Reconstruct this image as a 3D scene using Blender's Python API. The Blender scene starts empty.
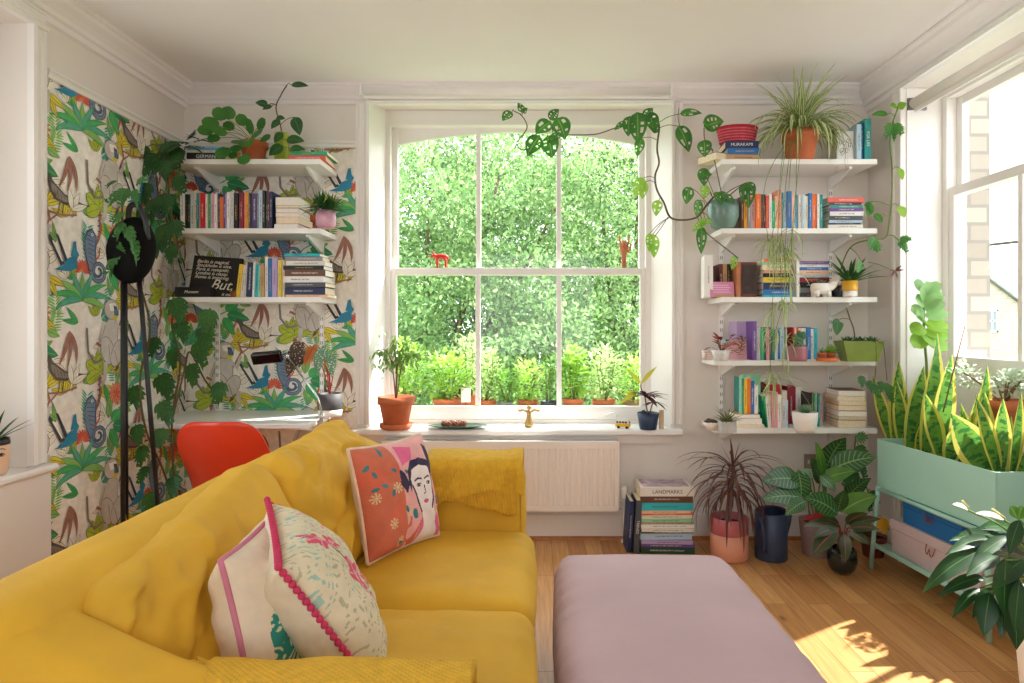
import bpy, bmesh, math, random
import numpy as np
from mathutils import Vector as V, Matrix as M, noise as N
PI = math.pi
R = math.radians
SC = bpy.context.scene
COL = SC.collection
F0, CX, CY, CAMZ, CAMD = 640.0, 535.0, 327.0, 1.32, 4.0
rnd = random.Random(7)

def P(px, py, d):
    """a point at distance d from the camera plane, read off the photograph"""
    return V(((px-CX)*d/F0, d-CAMD, CAMZ-(py-CY)*d/F0))

# ------------------------------------------------------------------ materials
def lin(c):
    if isinstance(c, str):
        c = [int(c[i:i+2], 16)/255 for i in (0, 2, 4)]
    return tuple(x/12.92 if x <= .04045 else ((x+.055)/1.055)**2.4 for x in c) + (1,)
MC = {}
def mat(key, col, rough=.6, metal=0, var=.06, scale=8, bump=0, bscale=60, sheen=0, trans=0, coat=0, spec=.5):
    if key in MC: return MC[key]
    m = bpy.data.materials.new(key); m.use_nodes = True
    nt = m.node_tree; nd = nt.nodes; ln = nt.links
    b = nd['Principled BSDF']
    c = lin(col)
    b.inputs['Roughness'].default_value = rough
    b.inputs['Metallic'].default_value = metal
    b.inputs['Specular IOR Level'].default_value = spec
    if sheen:
        b.inputs['Sheen Weight'].default_value = sheen
        b.inputs['Sheen Roughness'].default_value = .4
        b.inputs['Sheen Tint'].default_value = tuple(min(1, x*1.3+.1) for x in c[:3])+(1,)
    if coat: b.inputs['Coat Weight'].default_value = coat
    tc = nd.new('ShaderNodeTexCoord')
    nz = nd.new('ShaderNodeTexNoise'); nz.inputs['Scale'].default_value = scale; nz.inputs['Detail'].default_value = 4
    ln.new(tc.outputs['Object'], nz.inputs['Vector'])
    rp = nd.new('ShaderNodeValToRGB')
    rp.color_ramp.elements[0].position = .3; rp.color_ramp.elements[1].position = .7
    rp.color_ramp.elements[0].color = tuple(x*(1-var) for x in c[:3])+(1,)
    rp.color_ramp.elements[1].color = tuple(min(1, x*(1+var)) for x in c[:3])+(1,)
    ln.new(nz.outputs['Fac'], rp.inputs['Fac'])
    ln.new(rp.outputs['Color'], b.inputs['Base Color'])
    if bump:
        n2 = nd.new('ShaderNodeTexNoise'); n2.inputs['Scale'].default_value = bscale; n2.inputs['Detail'].default_value = 3
        ln.new(tc.outputs['Object'], n2.inputs['Vector'])
        bp = nd.new('ShaderNodeBump'); bp.inputs['Strength'].default_value = bump; bp.inputs['Distance'].default_value = .01
        ln.new(n2.outputs['Fac'], bp.inputs['Height']); ln.new(bp.outputs['Normal'], b.inputs['Normal'])
    if trans:
        tr = nd.new('ShaderNodeBsdfTranslucent'); ln.new(rp.outputs['Color'], tr.inputs['Color'])
        mx = nd.new('ShaderNodeMixShader'); mx.inputs['Fac'].default_value = trans
        ln.new(b.outputs['BSDF'], mx.inputs[1]); ln.new(tr.outputs['BSDF'], mx.inputs[2])
        ln.new(mx.outputs['Shader'], nd['Material Output'].inputs['Surface'])
    MC[key] = m
    return m

def leafmat(key, c1, c2=None, rough=.45, trans=.3, mid=None, veins=0, edge=None, spots=None, bands=0):
    """leaf from its own length and width coordinates: midrib, side veins, edge band, spots"""
    if key in MC: return MC[key]
    m = bpy.data.materials.new(key); m.use_nodes = True
    nt = m.node_tree; nd = nt.nodes; ln = nt.links
    b = nd['Principled BSDF']; b.inputs['Roughness'].default_value = rough
    uv = nd.new('ShaderNodeUVMap'); sp = nd.new('ShaderNodeSeparateXYZ'); ln.new(uv.outputs['UV'], sp.inputs[0])
    tc = nd.new('ShaderNodeTexCoord')
    nz = nd.new('ShaderNodeTexNoise'); nz.inputs['Scale'].default_value = 9; ln.new(tc.outputs['Object'], nz.inputs['Vector'])
    def mixc(fac, a, bb):
        x = nd.new('ShaderNodeMix'); x.data_type = 'RGBA'
        if fac is not None: ln.new(fac, x.inputs[0])
        for s, v in ((6, a), (7, bb)):
            if isinstance(v, tuple): x.inputs[s].default_value = v
            else: ln.new(v, x.inputs[s])
        return x.outputs[2]
    def mth(op, a, bb=None, cc=None):
        x = nd.new('ShaderNodeMath'); x.operation = op
        for i, v in enumerate((a, bb, cc)):
            if v is None: continue
            if isinstance(v, (int, float)): x.inputs[i].default_value = v
            else: ln.new(v, x.inputs[i])
        return x.outputs[0]
    col = mixc(mth('MULTIPLY_ADD', nz.outputs['Fac'], 2.2, -.6), lin(c1), lin(c2 or c1))
    au = mth('ABSOLUTE', mth('MULTIPLY_ADD', sp.outputs['X'], 2, -1))       # 0 midrib .. 1 edge
    if veins:
        ph = mth('SUBTRACT', mth('MULTIPLY', sp.outputs['Y'], veins), mth('MULTIPLY', au, 1.6))
        s = mth('LESS_THAN', mth('FRACT', ph), .22)
        s = mth('MULTIPLY', s, mth('LESS_THAN', au, .86))
        col = mixc(mth('MULTIPLY', s, .6), col, lin(mid))
    if bands:
        w = nd.new('ShaderNodeTexNoise'); w.inputs['Scale'].default_value = 1; w.inputs['Detail'].default_value = 3
        cb = nd.new('ShaderNodeCombineXYZ'); ln.new(mth('MULTIPLY', sp.outputs['X'], 2), cb.inputs[0]); ln.new(mth('MULTIPLY', sp.outputs['Y'], bands), cb.inputs[1])
        ln.new(tc.outputs['Object'], cb.inputs[2]) if False else None
        ln.new(cb.outputs[0], w.inputs['Vector'])
        col = mixc(mth('GREATER_THAN', w.outputs['Fac'], .53), col, lin(mid))
    elif mid:
        col = mixc(mth('LESS_THAN', au, .045), col, lin(mid))
    if edge: col = mixc(mth('GREATER_THAN', au, edge[1]), col, lin(edge[0]))
    if spots:
        vo = nd.new('ShaderNodeTexVoronoi'); vo.inputs['Scale'].default_value = 90; ln.new(tc.outputs['Object'], vo.inputs['Vector'])
        col = mixc(mth('LESS_THAN', vo.outputs['Distance'], .28), col, lin(spots))
    ln.new(col, b.inputs['Base Color'])
    tr = nd.new('ShaderNodeBsdfTranslucent'); ln.new(col, tr.inputs['Color'])
    mx = nd.new('ShaderNodeMixShader'); mx.inputs['Fac'].default_value = trans
    ln.new(b.outputs['BSDF'], mx.inputs[1]); ln.new(tr.outputs['BSDF'], mx.inputs[2])
    ln.new(mx.outputs['Shader'], nd['Material Output'].inputs['Surface'])
    MC[key] = m
    return m

# ------------------------------------------------------------------ mesh builder
class MB:
    def __init__(s): s.v = []; s.f = []; s.m = []; s.uv = []; s.sm = []
    def vert(s, p, uv=(0, 0)):
        s.v.append(tuple(p)); s.uv.append(uv); return len(s.v)-1
    def face(s, idx, m=0, sm=True): s.f.append(tuple(idx)); s.m.append(m); s.sm.append(sm)
    def box(s, lo, hi, m=0, rot=None, c=None):
        x0, y0, z0 = lo; x1, y1, z1 = hi
        pts = [V((x, y, z)) for z in (z0, z1) for y in (y0, y1) for x in (x0, x1)]
        if rot is not None:
            c = V(c) if c is not None else V(((x0+x1)/2, (y0+y1)/2, (z0+z1)/2))
            pts = [c + rot @ (p-c) for p in pts]
        b = [s.vert(p) for p in pts]
        for q in ((0, 2, 3, 1), (4, 5, 7, 6), (0, 1, 5, 4), (2, 6, 7, 3), (0, 4, 6, 2), (1, 3, 7, 5)):
            s.face([b[i] for i in q], m, False)
        return s
    def prism(s, poly, ax, a, b, m=0):
        """poly: 2-D points in the two other axes (in xyz order), extruded along axis ax from a to b"""
        def pt(p, h):
            q = list(p); q.insert(ax, h); return q
        A = [s.vert(pt(p, a)) for p in poly]; B = [s.vert(pt(p, b)) for p in poly]
        n = len(poly)
        s.face(A[::-1], m, False); s.face(B, m, False)
        for i in range(n): s.face((A[i], A[(i+1) % n], B[(i+1) % n], B[i]), m, False)
        return s
    def lathe(s, prof, seg=24, c=(0, 0, 0), m=0, sx=1, sy=1, wob=None):
        rings = []
        for r, z in prof:
            ring = []
            for k in range(seg):
                a = 2*PI*k/seg; rr = r*(wob(a, z) if wob else 1)
                ring.append(s.vert((c[0]+rr*math.cos(a)*sx, c[1]+rr*math.sin(a)*sy, c[2]+z), (k/seg, z)))
            rings.append(ring)
        for a, b in zip(rings, rings[1:]):
            for k in range(seg): s.face((a[k], a[(k+1) % seg], b[(k+1) % seg], b[k]), m)
        if prof[0][0] > 1e-5: s.face(rings[0][::-1], m)
        if prof[-1][0] > 1e-5: s.face(rings[-1], m)
        return s
    def tube(s, pts, r, seg=8, m=0, cap=True):
        pts = [V(p) for p in pts]; n = len(pts)
        rr = r if isinstance(r, (list, tuple)) else [r]*n
        up = V((0, 0, 1)); prev = None; rings = []
        for i, p in enumerate(pts):
            t = (pts[min(i+1, n-1)]-pts[max(i-1, 0)])
            t = t.normalized() if t.length > 1e-9 else V((0, 0, 1))
            if prev is None:
                u = t.cross(up) if abs(t.dot(up)) < .95 else t.cross(V((1, 0, 0)))
            else: u = prev - t*prev.dot(t)
            if u.length < 1e-6: u = t.orthogonal()
            u.normalize(); prev = u; w = t.cross(u)
            rings.append([s.vert(p+(u*math.cos(2*PI*k/seg)+w*math.sin(2*PI*k/seg))*rr[i], (k/seg, i/max(1, n-1))) for k in range(seg)])
        for a, b in zip(rings, rings[1:]):
            for k in range(seg): s.face((a[k], a[(k+1) % seg], b[(k+1) % seg], b[k]), m)
        if cap: s.face(rings[0][::-1], m); s.face(rings[-1], m)
        return s
    def grid(s, fn, nu, nv, m=0, mfn=None, closed=False):
        """fn(u,v) -> point, u,v in 0..1"""
        ids = [[s.vert(fn(i/nu, j/nv), (i/nu, j/nv)) for j in range(nv+1)] for i in range(nu+1)]
        for i in range(nu):
            for j in range(nv):
                s.face((ids[i][j], ids[i+1][j], ids[i+1][j+1], ids[i][j+1]), mfn((i+.5)/nu, (j+.5)/nv) if mfn else m)
        return ids
    def ball(s, c, r, m=0, seg=10, rings=7, sx=1, sy=1, sz=1):
        return s.lathe([(r*math.sin(PI*i/rings), -r*math.cos(PI*i/rings)*sz) for i in range(rings+1)], seg, c, m, sx, sy)
    def merge(s, o, off=(0, 0, 0), mo=0):
        b = len(s.v); s.v += [(x+off[0], y+off[1], z+off[2]) for x, y, z in o.v]; s.uv += o.uv
        s.f += [tuple(i+b for i in f) for f in o.f]; s.m += [x+mo for x in o.m]; s.sm += o.sm
        return s
    def build(s, name, mats, parent=None, off=None, bevel=0, bseg=2, weld=False, solid=0, subs=0):
        me = bpy.data.meshes.new(name)
        vs = s.v
        if off is not None: vs = [(x-off[0], y-off[1], z-off[2]) for x, y, z in vs]
        me.from_pydata(vs, [], s.f)
        mats = mats if isinstance(mats, (list, tuple)) else [mats]
        for q in mats: me.materials.append(q)
        me.polygons.foreach_set('material_index', s.m)
        me.polygons.foreach_set('use_smooth', s.sm)
        l = me.uv_layers.new(name='UVMap')
        li = np.zeros(len(me.loops), dtype=np.int32); me.loops.foreach_get('vertex_index', li)
        l.data.foreach_set('uv', np.array(s.uv, dtype=np.float32)[li].ravel())
        if weld:
            bm = bmesh.new(); bm.from_mesh(me); bmesh.ops.remove_doubles(bm, verts=bm.verts, dist=weld if weld is not True else 1e-5)
            bmesh.ops.recalc_face_normals(bm, faces=bm.faces); bm.to_mesh(me); bm.free()
        me.validate(); me.update()
        o = bpy.data.objects.new(name, me); COL.objects.link(o)
        if parent is not None: o.parent = parent
        if solid:
            x = o.modifiers.new('solid', 'SOLIDIFY'); x.thickness = solid; x.offset = 0
        if bevel:
            x = o.modifiers.new('bevel', 'BEVEL'); x.width = bevel; x.segments = bseg; x.limit_method = 'ANGLE'; x.angle_limit = R(40)
        if subs:
            x = o.modifiers.new('subs', 'SUBSURF'); x.levels = subs; x.render_levels = subs
        return o

LABELS = {}
def tag(o, label, cat, group=None):
    o['label'] = label; o['category'] = cat
    if group: o['group'] = group
    LABELS.setdefault(label, []).append(o.name)
    return o
def thing(name, label, cat, loc=(0, 0, 0), group=None, rz=0):
    o = bpy.data.objects.new(name, None); COL.objects.link(o); o.empty_display_size = .05
    o.location = loc; o.rotation_euler = (0, 0, rz)
    return tag(o, label, cat, group)
def struct(o): o['kind'] = 'structure'; return o
def text(name, body, size, m, parent, loc, rot, shear=0, ext=.0006, align='CENTER', sx=1):
    c = bpy.data.curves.new(name, 'FONT'); c.body = body; c.size = size; c.extrude = ext; c.shear = shear
    c.align_x = align; c.align_y = 'CENTER'; c.materials.append(m)
    tmp = bpy.data.objects.new('tmp', c); COL.objects.link(tmp); bpy.context.view_layer.update()
    me = bpy.data.meshes.new_from_object(tmp.evaluated_get(bpy.context.evaluated_depsgraph_get())); bpy.data.objects.remove(tmp); bpy.data.curves.remove(c)
    o = bpy.data.objects.new(name, me); COL.objects.link(o); o.parent = parent
    o.location = loc; o.rotation_euler = rot; o.scale = (sx, 1, 1)
    return o
def spline(pts, k=6):
    pts = [V(p) for p in pts]
    if len(pts) < 3: return pts
    q = [pts[0]*2-pts[1]]+pts+[pts[-1]*2-pts[-2]]; out = []
    for i in range(1, len(q)-2):
        a, b, c, d = q[i-1:i+3]
        for j in range(k):
            t = j/k
            out.append(.5*((2*b)+(c-a)*t+(2*a-5*b+4*c-d)*t*t+(3*b-a-3*c+d)*t**3))
    return out+[pts[-1]]

# ------------------------------------------------------------------ leaves
OUT = {
 'ovate': lambda t: math.sin(PI*t**.72)**.85,
 'lance': lambda t: math.sin(PI*t**.8),
 'round': lambda t: math.sqrt(max(0, 1-(2*t-1)**2)),
 'heart': lambda t: min(1, 2.6*t**.5)*math.cos(PI/2*t**1.7) if t > 0 else 0.1,
 'blade': lambda t: min(1, .55+t*1.2)*(1-t**3)**.8,
 'sword': lambda t: (.38+.62*math.sin(PI*min(1, t*1.05)*.9))*(1-t**4)**.8,
 'obov': lambda t: math.sin(PI*t**1.5)**.8 if t > 0 else .05,
}
def frame(d, up):
    d = V(d).normalized(); s = d.cross(V(up))
    if s.length < 1e-4: s = d.orthogonal()
    s.normalize(); return d, s, s.cross(d).normalized()
def leaf(mb, base, d, L, W, out='ovate', droop=.4, fold=.18, m=0, n=7, up=(0, 0, 1), holes=None, roll=0, wave=0, twist=0):
    base = V(base); d, s, u = frame(d, up)
    if holes == 'split':
        # deeply cut leaf: a narrow core with forward-swept lobes along both sides
        leaf(mb, base, d, L, W*.36, 'ovate', droop, fold, m, 6, up)
        for sg in (-1, 1):
            for k, t in enumerate((.08, .26, .44, .62, .78)):
                wl = W*.62*math.sin(PI*min(1, (t+.22))**.8)
                q = M.Rotation(-droop*t*.6, 3, s) if 0 else None
                dd = d*math.cos(1.05-.35*t)+s*(sg*math.sin(1.05-.35*t))
                sag = V((0, 0, -L*.12*t*t*droop))
                b2 = base+d*(L*t)+sag
                leaf(mb, b2, dd, max(wl, W*.2), L*.19, 'ovate', droop*.6, .1, m, 4, u+V((0, 0, .01)))
        return
    if roll: q = M.Rotation(roll, 3, d); s = q @ s; u = q @ u
    if holes: n = 12
    hs = (set(rp.sample(range(2, 9), 3)), set(rp.sample(range(2, 9), 3))) if holes == 'hole' else None
    fn = OUT[out]; p = base.copy(); st = L/n; rows = []
    cols = [-1, 0, 1] if not holes else [-1, -.66, -.3, 0, .3, .66, 1]
    for i in range(n+1):
        t = i/n; hw = W/2*fn(min(t, 1))
        if i == n: hw = max(hw, W*.01)
        ss, uu = s, u
        if twist: q = M.Rotation(twist*t, 3, d); ss = q @ s; uu = q @ u
        row = []
        for c in cols:
            z = abs(c)*fold*hw*2*.5 + (wave*math.sin(t*17+c*2)*abs(c)*hw if wave else 0)
            row.append(mb.vert(p+ss*(c*hw)+uu*z, ((c+1)/2, t)))
        rows.append(row)
        ang = droop/n
        ax = d.cross(V((0, 0, -1)))
        if ax.length > .05:
            q = M.Rotation(ang, 3, ax.normalized()); d = q @ d; s = q @ s; u = q @ u
        p = p+d*st
    for i in range(n):
        for j in range(len(cols)-1):
            if holes:
                a = min(abs(cols[j]), abs(cols[j+1]))
                if holes == 'hole' and abs(a-.3) < .01 and i in hs[0 if cols[j] < 0 else 1]: continue
                if holes == 'split' and a > .25 and i in (4, 7): continue
            mb.face((rows[i][j], rows[i][j+1], rows[i+1][j+1], rows[i+1][j]), m)
    return p
def rdir(az, el): return V((math.cos(az)*math.cos(el), math.sin(az)*math.cos(el), math.sin(el)))

# soft upholstered block: rounded box with bulge and creases
def softbox(c, s, r, n=14, bulge=(0, 0, 0), wr=0, wf=(6, 6, 6), seed=0, shape=None, rot=None, mb=None, m=0, mfn=None):
    mb = mb or MB(); c = V(c); h = V(s)/2
    for ax in range(3):
        for sg in (-1, 1):
            a, b = (ax+1) % 3, (ax+2) % 3
            na = max(4, int(n*min(2, s[a]/max(.2, min(s[a], s[b]))))); nb = max(4, int(n*min(2, s[b]/max(.2, min(s[a], s[b])))))
            def fn(i, j):
                # cluster samples near the rounded edge
                q = [0, 0, 0]; q[ax] = sg*h[ax]
                e = lambda t: math.sin((t-.5)*PI)*.35+(t-.5)*2*.65
                q[a] = e(i)*h[a]*sg; q[b] = e(j)*h[b]
                q = V(q)
                inn = V([max(-(h[k]-r), min(h[k]-r, q[k])) for k in range(3)])
                dl = q-inn
                if dl.length > 1e-9: q = inn+dl.normalized()*r
                nn = [q[k]/h[k] for k in range(3)]
                for k in range(3):
                    o1, o2 = (k+1) % 3, (k+2) % 3
                    q[k] += bulge[k]*nn[k]*max(0, 1-nn[o1]**2)*max(0, 1-nn[o2]**2)
                if shape: q = V(shape(q, nn))
                if wr:
                    w = N.noise(V((q[0]*wf[0]+seed*7.1, q[1]*wf[1], q[2]*wf[2])))+.5*N.noise(V((q[0]*wf[0]*2+seed, q[1]*wf[1]*2+3, q[2]*wf[2]*2)))
                    q = q*(1)+V(nn).normalized()*w*wr
                if rot is not None: q = rot @ q
                return c+q
            mb.grid(fn, na, nb, m, mfn)
    return mb

# ------------------------------------------------------------------ pots and simple rounds
def potprof(rt, rb, h, th=.006, rim=0, rimh=0, soil=.85, foot=0):
    p = [(0, 0), (rb*.96, 0), (rb, h*.02)]
    if rim:
        p += [(rt-rim, h-rimh), (rt, h-rimh), (rt, h)]
    else: p += [(rb+(rt-rb)*.5, h*.5), (rt, h)]
    p += [(rt-th, h), (rb+(rt-rb)*soil-th, h*soil), (0, h*soil)]
    return p
def pot(parent, rt, rb, h, m, name='pot', seg=28, off=(0, 0, 0), soilm=None, **kw):
    pr = potprof(rt, rb, h, **kw)
    o = MB().lathe(pr[:-1], seg, off).build(name, m, parent)
    sl = kw.get('soil', .85); rs = rb+(rt-rb)*sl-kw.get('th', .006)
    MB().lathe([(0, h*sl-.01), (rs, h*sl-.01), (rs, h*sl), (rs*.6, h*sl+.004), (0, h*sl+.006)], seg, off).build('soil', soilm or MAT_SOIL, parent)
    return o
rp = random.Random(5)
MAT_SOIL = mat('soil', '3A2A20', .95, var=.5, scale=90, bump=.6, bscale=140)
# ================================================================== the room
W_WALL = mat('wall_paint', 'E6DFD8', .75, var=.015, scale=2, bump=.05, bscale=120)
W_CEIL = mat('ceiling_paint', 'EFEBEC', .8, var=.015, scale=2)
W_TRIM = mat('trim_paint', 'EDEAE6', .4, var=.012, scale=3)
W_SILL = mat('sill_paint', 'F1EFEC', .3, var=.01, scale=3)
XL, XR, ZC, YB = -2.19, 2.08, 2.81, -5.2

def floor_material():
    m = bpy.data.materials.new('oak_planks'); m.use_nodes = True
    nd = m.node_tree.nodes; ln = m.node_tree.links; b = nd['Principled BSDF']
    tc = nd.new('ShaderNodeTexCoord'); mp = nd.new('ShaderNodeMapping'); mp.inputs['Rotation'].default_value = (0, 0, PI/2)
    ln.new(tc.outputs['Object'], mp.inputs['Vector'])
    br = nd.new('ShaderNodeTexBrick'); br.offset = .37; br.offset_frequency = 2; br.squash = 1
    br.inputs['Scale'].default_value = 1; br.inputs['Brick Width'].default_value = .95; br.inputs['Row Height'].default_value = .1
    br.inputs['Mortar Size'].default_value = .0014; br.inputs['Mortar Smooth'].default_value = .3; br.inputs['Bias'].default_value = -.1
    br.inputs['Color1'].default_value = lin('D8A368'); br.inputs['Color2'].default_value = lin('BC824A'); br.inputs['Mortar'].default_value = lin('6A3E20')
    ln.new(mp.outputs['Vector'], br.inputs['Vector'])
    m2 = nd.new('ShaderNodeMapping'); m2.inputs['Scale'].default_value = (30, 1.6, 1); ln.new(tc.outputs['Object'], m2.inputs['Vector'])
    nz = nd.new('ShaderNodeTexNoise'); nz.inputs['Scale'].default_value = 2.2; nz.inputs['Detail'].default_value = 7; nz.inputs['Distortion'].default_value = .8
    ln.new(m2.outputs['Vector'], nz.inputs['Vector'])
    rp = nd.new('ShaderNodeValToRGB'); rp.color_ramp.elements[0].position = .3; rp.color_ramp.elements[1].position = .75
    rp.color_ramp.elements[0].color = (.72, .66, .6, 1); rp.color_ramp.elements[1].color = (1.12, 1.12, 1.1, 1)
    ln.new(nz.outputs['Fac'], rp.inputs['Fac'])
    mx = nd.new('ShaderNodeMix'); mx.data_type = 'RGBA'; mx.blend_type = 'MULTIPLY'; mx.inputs[0].default_value = .9
    ln.new(br.outputs['Color'], mx.inputs[6]); ln.new(rp.outputs['Color'], mx.inputs[7])
    # knots
    vo = nd.new('ShaderNodeTexVoronoi'); vo.inputs['Scale'].default_value = 2.4
    m3 = nd.new('ShaderNodeMapping'); m3.inputs['Scale'].default_value = (1.6, .8, 1); ln.new(tc.outputs['Object'], m3.inputs['Vector']); ln.new(m3.outputs['Vector'], vo.inputs['Vector'])
    r3 = nd.new('ShaderNodeValToRGB'); r3.color_ramp.elements[0].position = .02; r3.color_ramp.elements[1].position = .075
    r3.color_ramp.elements[0].color = (.25, .13, .06, 1); r3.color_ramp.elements[1].color = (1, 1, 1, 1)
    ln.new(vo.outputs['Distance'], r3.inputs['Fac'])
    my = nd.new('ShaderNodeMix'); my.data_type = 'RGBA'; my.blend_type = 'MULTIPLY'; my.inputs[0].default_value = .75
    ln.new(mx.outputs[2], my.inputs[6]); ln.new(r3.outputs['Color'], my.inputs[7])
    ln.new(my.outputs[2], b.inputs['Base Color'])
    b.inputs['Roughness'].default_value = .38
    bp = nd.new('ShaderNodeBump'); bp.inputs['Strength'].default_value = .15; bp.inputs['Distance'].default_value = .004
    ln.new(br.outputs['Fac'], bp.inputs['Height']); bp.invert = True; ln.new(bp.outputs['Normal'], b.inputs['Normal'])
    return m
struct(MB().box((XL-.35, YB, -.12), (XR+.4, .34, 0)).build('floor', floor_material()))
struct(MB().box((XL-.35, YB, ZC), (XR+.4, .34, ZC+.15)).build('ceiling', W_CEIL))

# back wall around the tall window
OX0, OX1, OZ0, OZ1 = -1.03, .85, .64, 2.74
wb = MB()
wb.box((XL-.35, 0, 0), (OX0, .34, ZC)); wb.box((OX1, 0, 0), (XR+.4, .34, ZC))
wb.box((OX0, 0, 0), (OX1, .34, OZ0)); wb.box((OX0, 0, OZ1), (OX1, .34, ZC))
struct(wb.build('wall_back', W_WALL))
# right wall around its window
RY0, RY1, RZ0, RZ1 = -1.52, -.41, .74, 2.66
wr = MB()
wr.box((XR, RY1, 0), (XR+.32, 0, ZC)); wr.box((XR, YB, 0), (XR+.32, RY0, ZC))
wr.box((XR+.17, RY0, 0), (XR+.32, RY1, RZ0)); wr.box((XR, RY0, RZ1), (XR+.32, RY1, ZC))
struct(wr.build('wall_right', W_WALL))
# left wall around a deep window recess
LY0, LY1, LZ0, LZ1 = -3.3, -1.24, .68, 2.63
wl = MB()
wl.box((XL-.35, LY1, 0), (XL, 0, ZC)); wl.box((XL-.35, YB, 0), (XL, LY0, ZC))
wl.box((XL-.35, LY0, 0), (XL, LY1, LZ0)); wl.box((XL-.35, LY0, LZ1), (XL, LY1, ZC))
struct(wl.build('wall_left', W_WALL))

# cornices: stepped plaster profile (distance from wall, drop from ceiling)
CP = [(0, 0), (.105, 0), (.105, .012), (.092, .018), (.085, .03), (.06, .045), (.04, .06), (.034, .075), (.02, .08), (.016, .1), (0, .105)]
struct(MB().prism([(-a, ZC-b) for a, b in CP], 0, XL, XR).build('trim_1', W_CEIL))
struct(MB().prism([(XL+a, ZC-b*1.25) for a, b in CP], 1, YB, 0).build('trim_2', W_CEIL))
struct(MB().prism([(XR-a, ZC-b*1.5) for a, b in CP], 1, YB, 0).build('trim_3', W_CEIL))
# picture rails
RP = [(0, 0), (.022, 0), (.026, .012), (.018, .022), (.014, .04), (0, .045)]
struct(MB().prism([(XL+a, 2.478-b) for a, b in RP], 1, LY1+.1, 0).build('trim_4', W_TRIM))
struct(MB().prism([(-a, 2.478-b) for a, b in RP], 0, XL, OX0-.085).build('trim_5', W_TRIM))
# baseboards and the oak bead on the floor
BP = [(0, 0), (.022, 0), (.022, .15), (.012, .165), (.008, .185), (0, .19)]
struct(MB().prism([(-a, b) for a, b in BP], 0, XL, XR).build('baseboard_back', W_WALL))
struct(MB().prism([(XL+a, b) for a, b in BP], 1, YB, -.03).build('baseboard_left', W_TRIM))
struct(MB().prism([(XR-a, b) for a, b in BP], 1, RY1+.11, -.03).build('baseboard_right', W_TRIM))
struct(MB().prism([(-.022, 0), (-.04, 0), (-.036, .014), (-.022, .02)], 0, XL+.03, XR-.03).build('trim_6', mat('oak_bead', 'A8642F', .4, var=.2, scale=20)))

# architraves
def arch_strip(mb, ax_fn, w, prof=((0, .028), (.18, .034), (.3, .026), (.36, .016), (.75, .014), (.85, .02), (1, .02))):
    pass
AP = [(0, .03), (.2, .034), (.32, .024), (.4, .016), (.72, .014), (.8, .022), (1, .022)]
def architrave(name, vfn, lo, hi, w, ax):
    """strip of width w extruded along ax; vfn(dist across 0..1, out) -> 2-D profile point"""
    pts = [vfn(0, 0)]+[vfn(a, o) for a, o in AP]+[vfn(1, 0)]
    return struct(MB().prism(pts, ax, lo, hi).build(name, W_TRIM))
architrave('trim_7', lambda a, o: (OX0-.085*a, -o), .715, 2.74, 1, 2)
architrave('trim_8', lambda a, o: (OX1+.07*a, -o), .715, 2.74, 1, 2)
architrave('trim_9', lambda a, o: (-o, OZ1-.02+.03*a), OX0-.085, OX1+.07, 1, 0)
architrave('trim_10', lambda a, o: (XR-o, RY1+.11*a), 0, RZ1, 1, 2)
architrave('trim_11', lambda a, o: (XR-o, RZ1+.08*a), RY0, RY1+.11, 1, 1)
architrave('trim_12', lambda a, o: (XL+o, LY1+.085*a), LZ0+.04, LZ1, 1, 2)
architrave('trim_13', lambda a, o: (XL+o, LZ1+.09*a), LY0, LY1+.085, 1, 1)
# boxed panel under the left recess and its sill
struct(MB().box((XL, LY0, 0), (XL+.03, LY1+.1, LZ0)).build('trim_14', W_TRIM, bevel=.004))
struct(MB().prism([(XL-.3, .68), (XL+.05, .68), (XL+.058, .69), (XL+.058, .702), (XL+.05, .712), (XL-.3, .712)], 1, LY0, LY1+.105).build('trim_15', W_SILL))
# batten above the tall window
struct(MB().box((-1.4, -.04, 2.745), (1.13, 0, 2.8)).build('trim_16', W_TRIM, bevel=.003))
# window board of the tall window
struct(MB().prism([(.24, .655), (-.075, .655), (-.083, .662), (-.083, .682), (-.075, .69), (.24, .69)], 0, -1.13, .905).build('trim_17', W_SILL))
struct(MB().box((-1.05, -.03, .6), (.86, 0, .655)).build('trim_18', W_WALL))
# board under the right window
struct(MB().box((XR+.06, RY0+.004, .745), (XR+.25, RY1-.004, .78)).build('trim_19', W_SILL, bevel=.005))

GLASS = bpy.data.materials.new('clear_pane'); GLASS.use_nodes = True
_n = GLASS.node_tree.nodes; _l = GLASS.node_tree.links
_t = _n.new('ShaderNodeBsdfTransparent'); _g = _n.new('ShaderNodeBsdfGlossy'); _g.inputs['Roughness'].default_value = .02
_t.inputs['Color'].default_value = (.97, .98, .975, 1)
_x = _n.new('ShaderNodeMixShader'); _x.inputs[0].default_value = .015; _l.new(_t.outputs[0], _x.inputs[1]); _l.new(_g.outputs[0], _x.inputs[2])
_l.new(_x.outputs[0], _n['Material Output'].inputs['Surface'])

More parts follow.
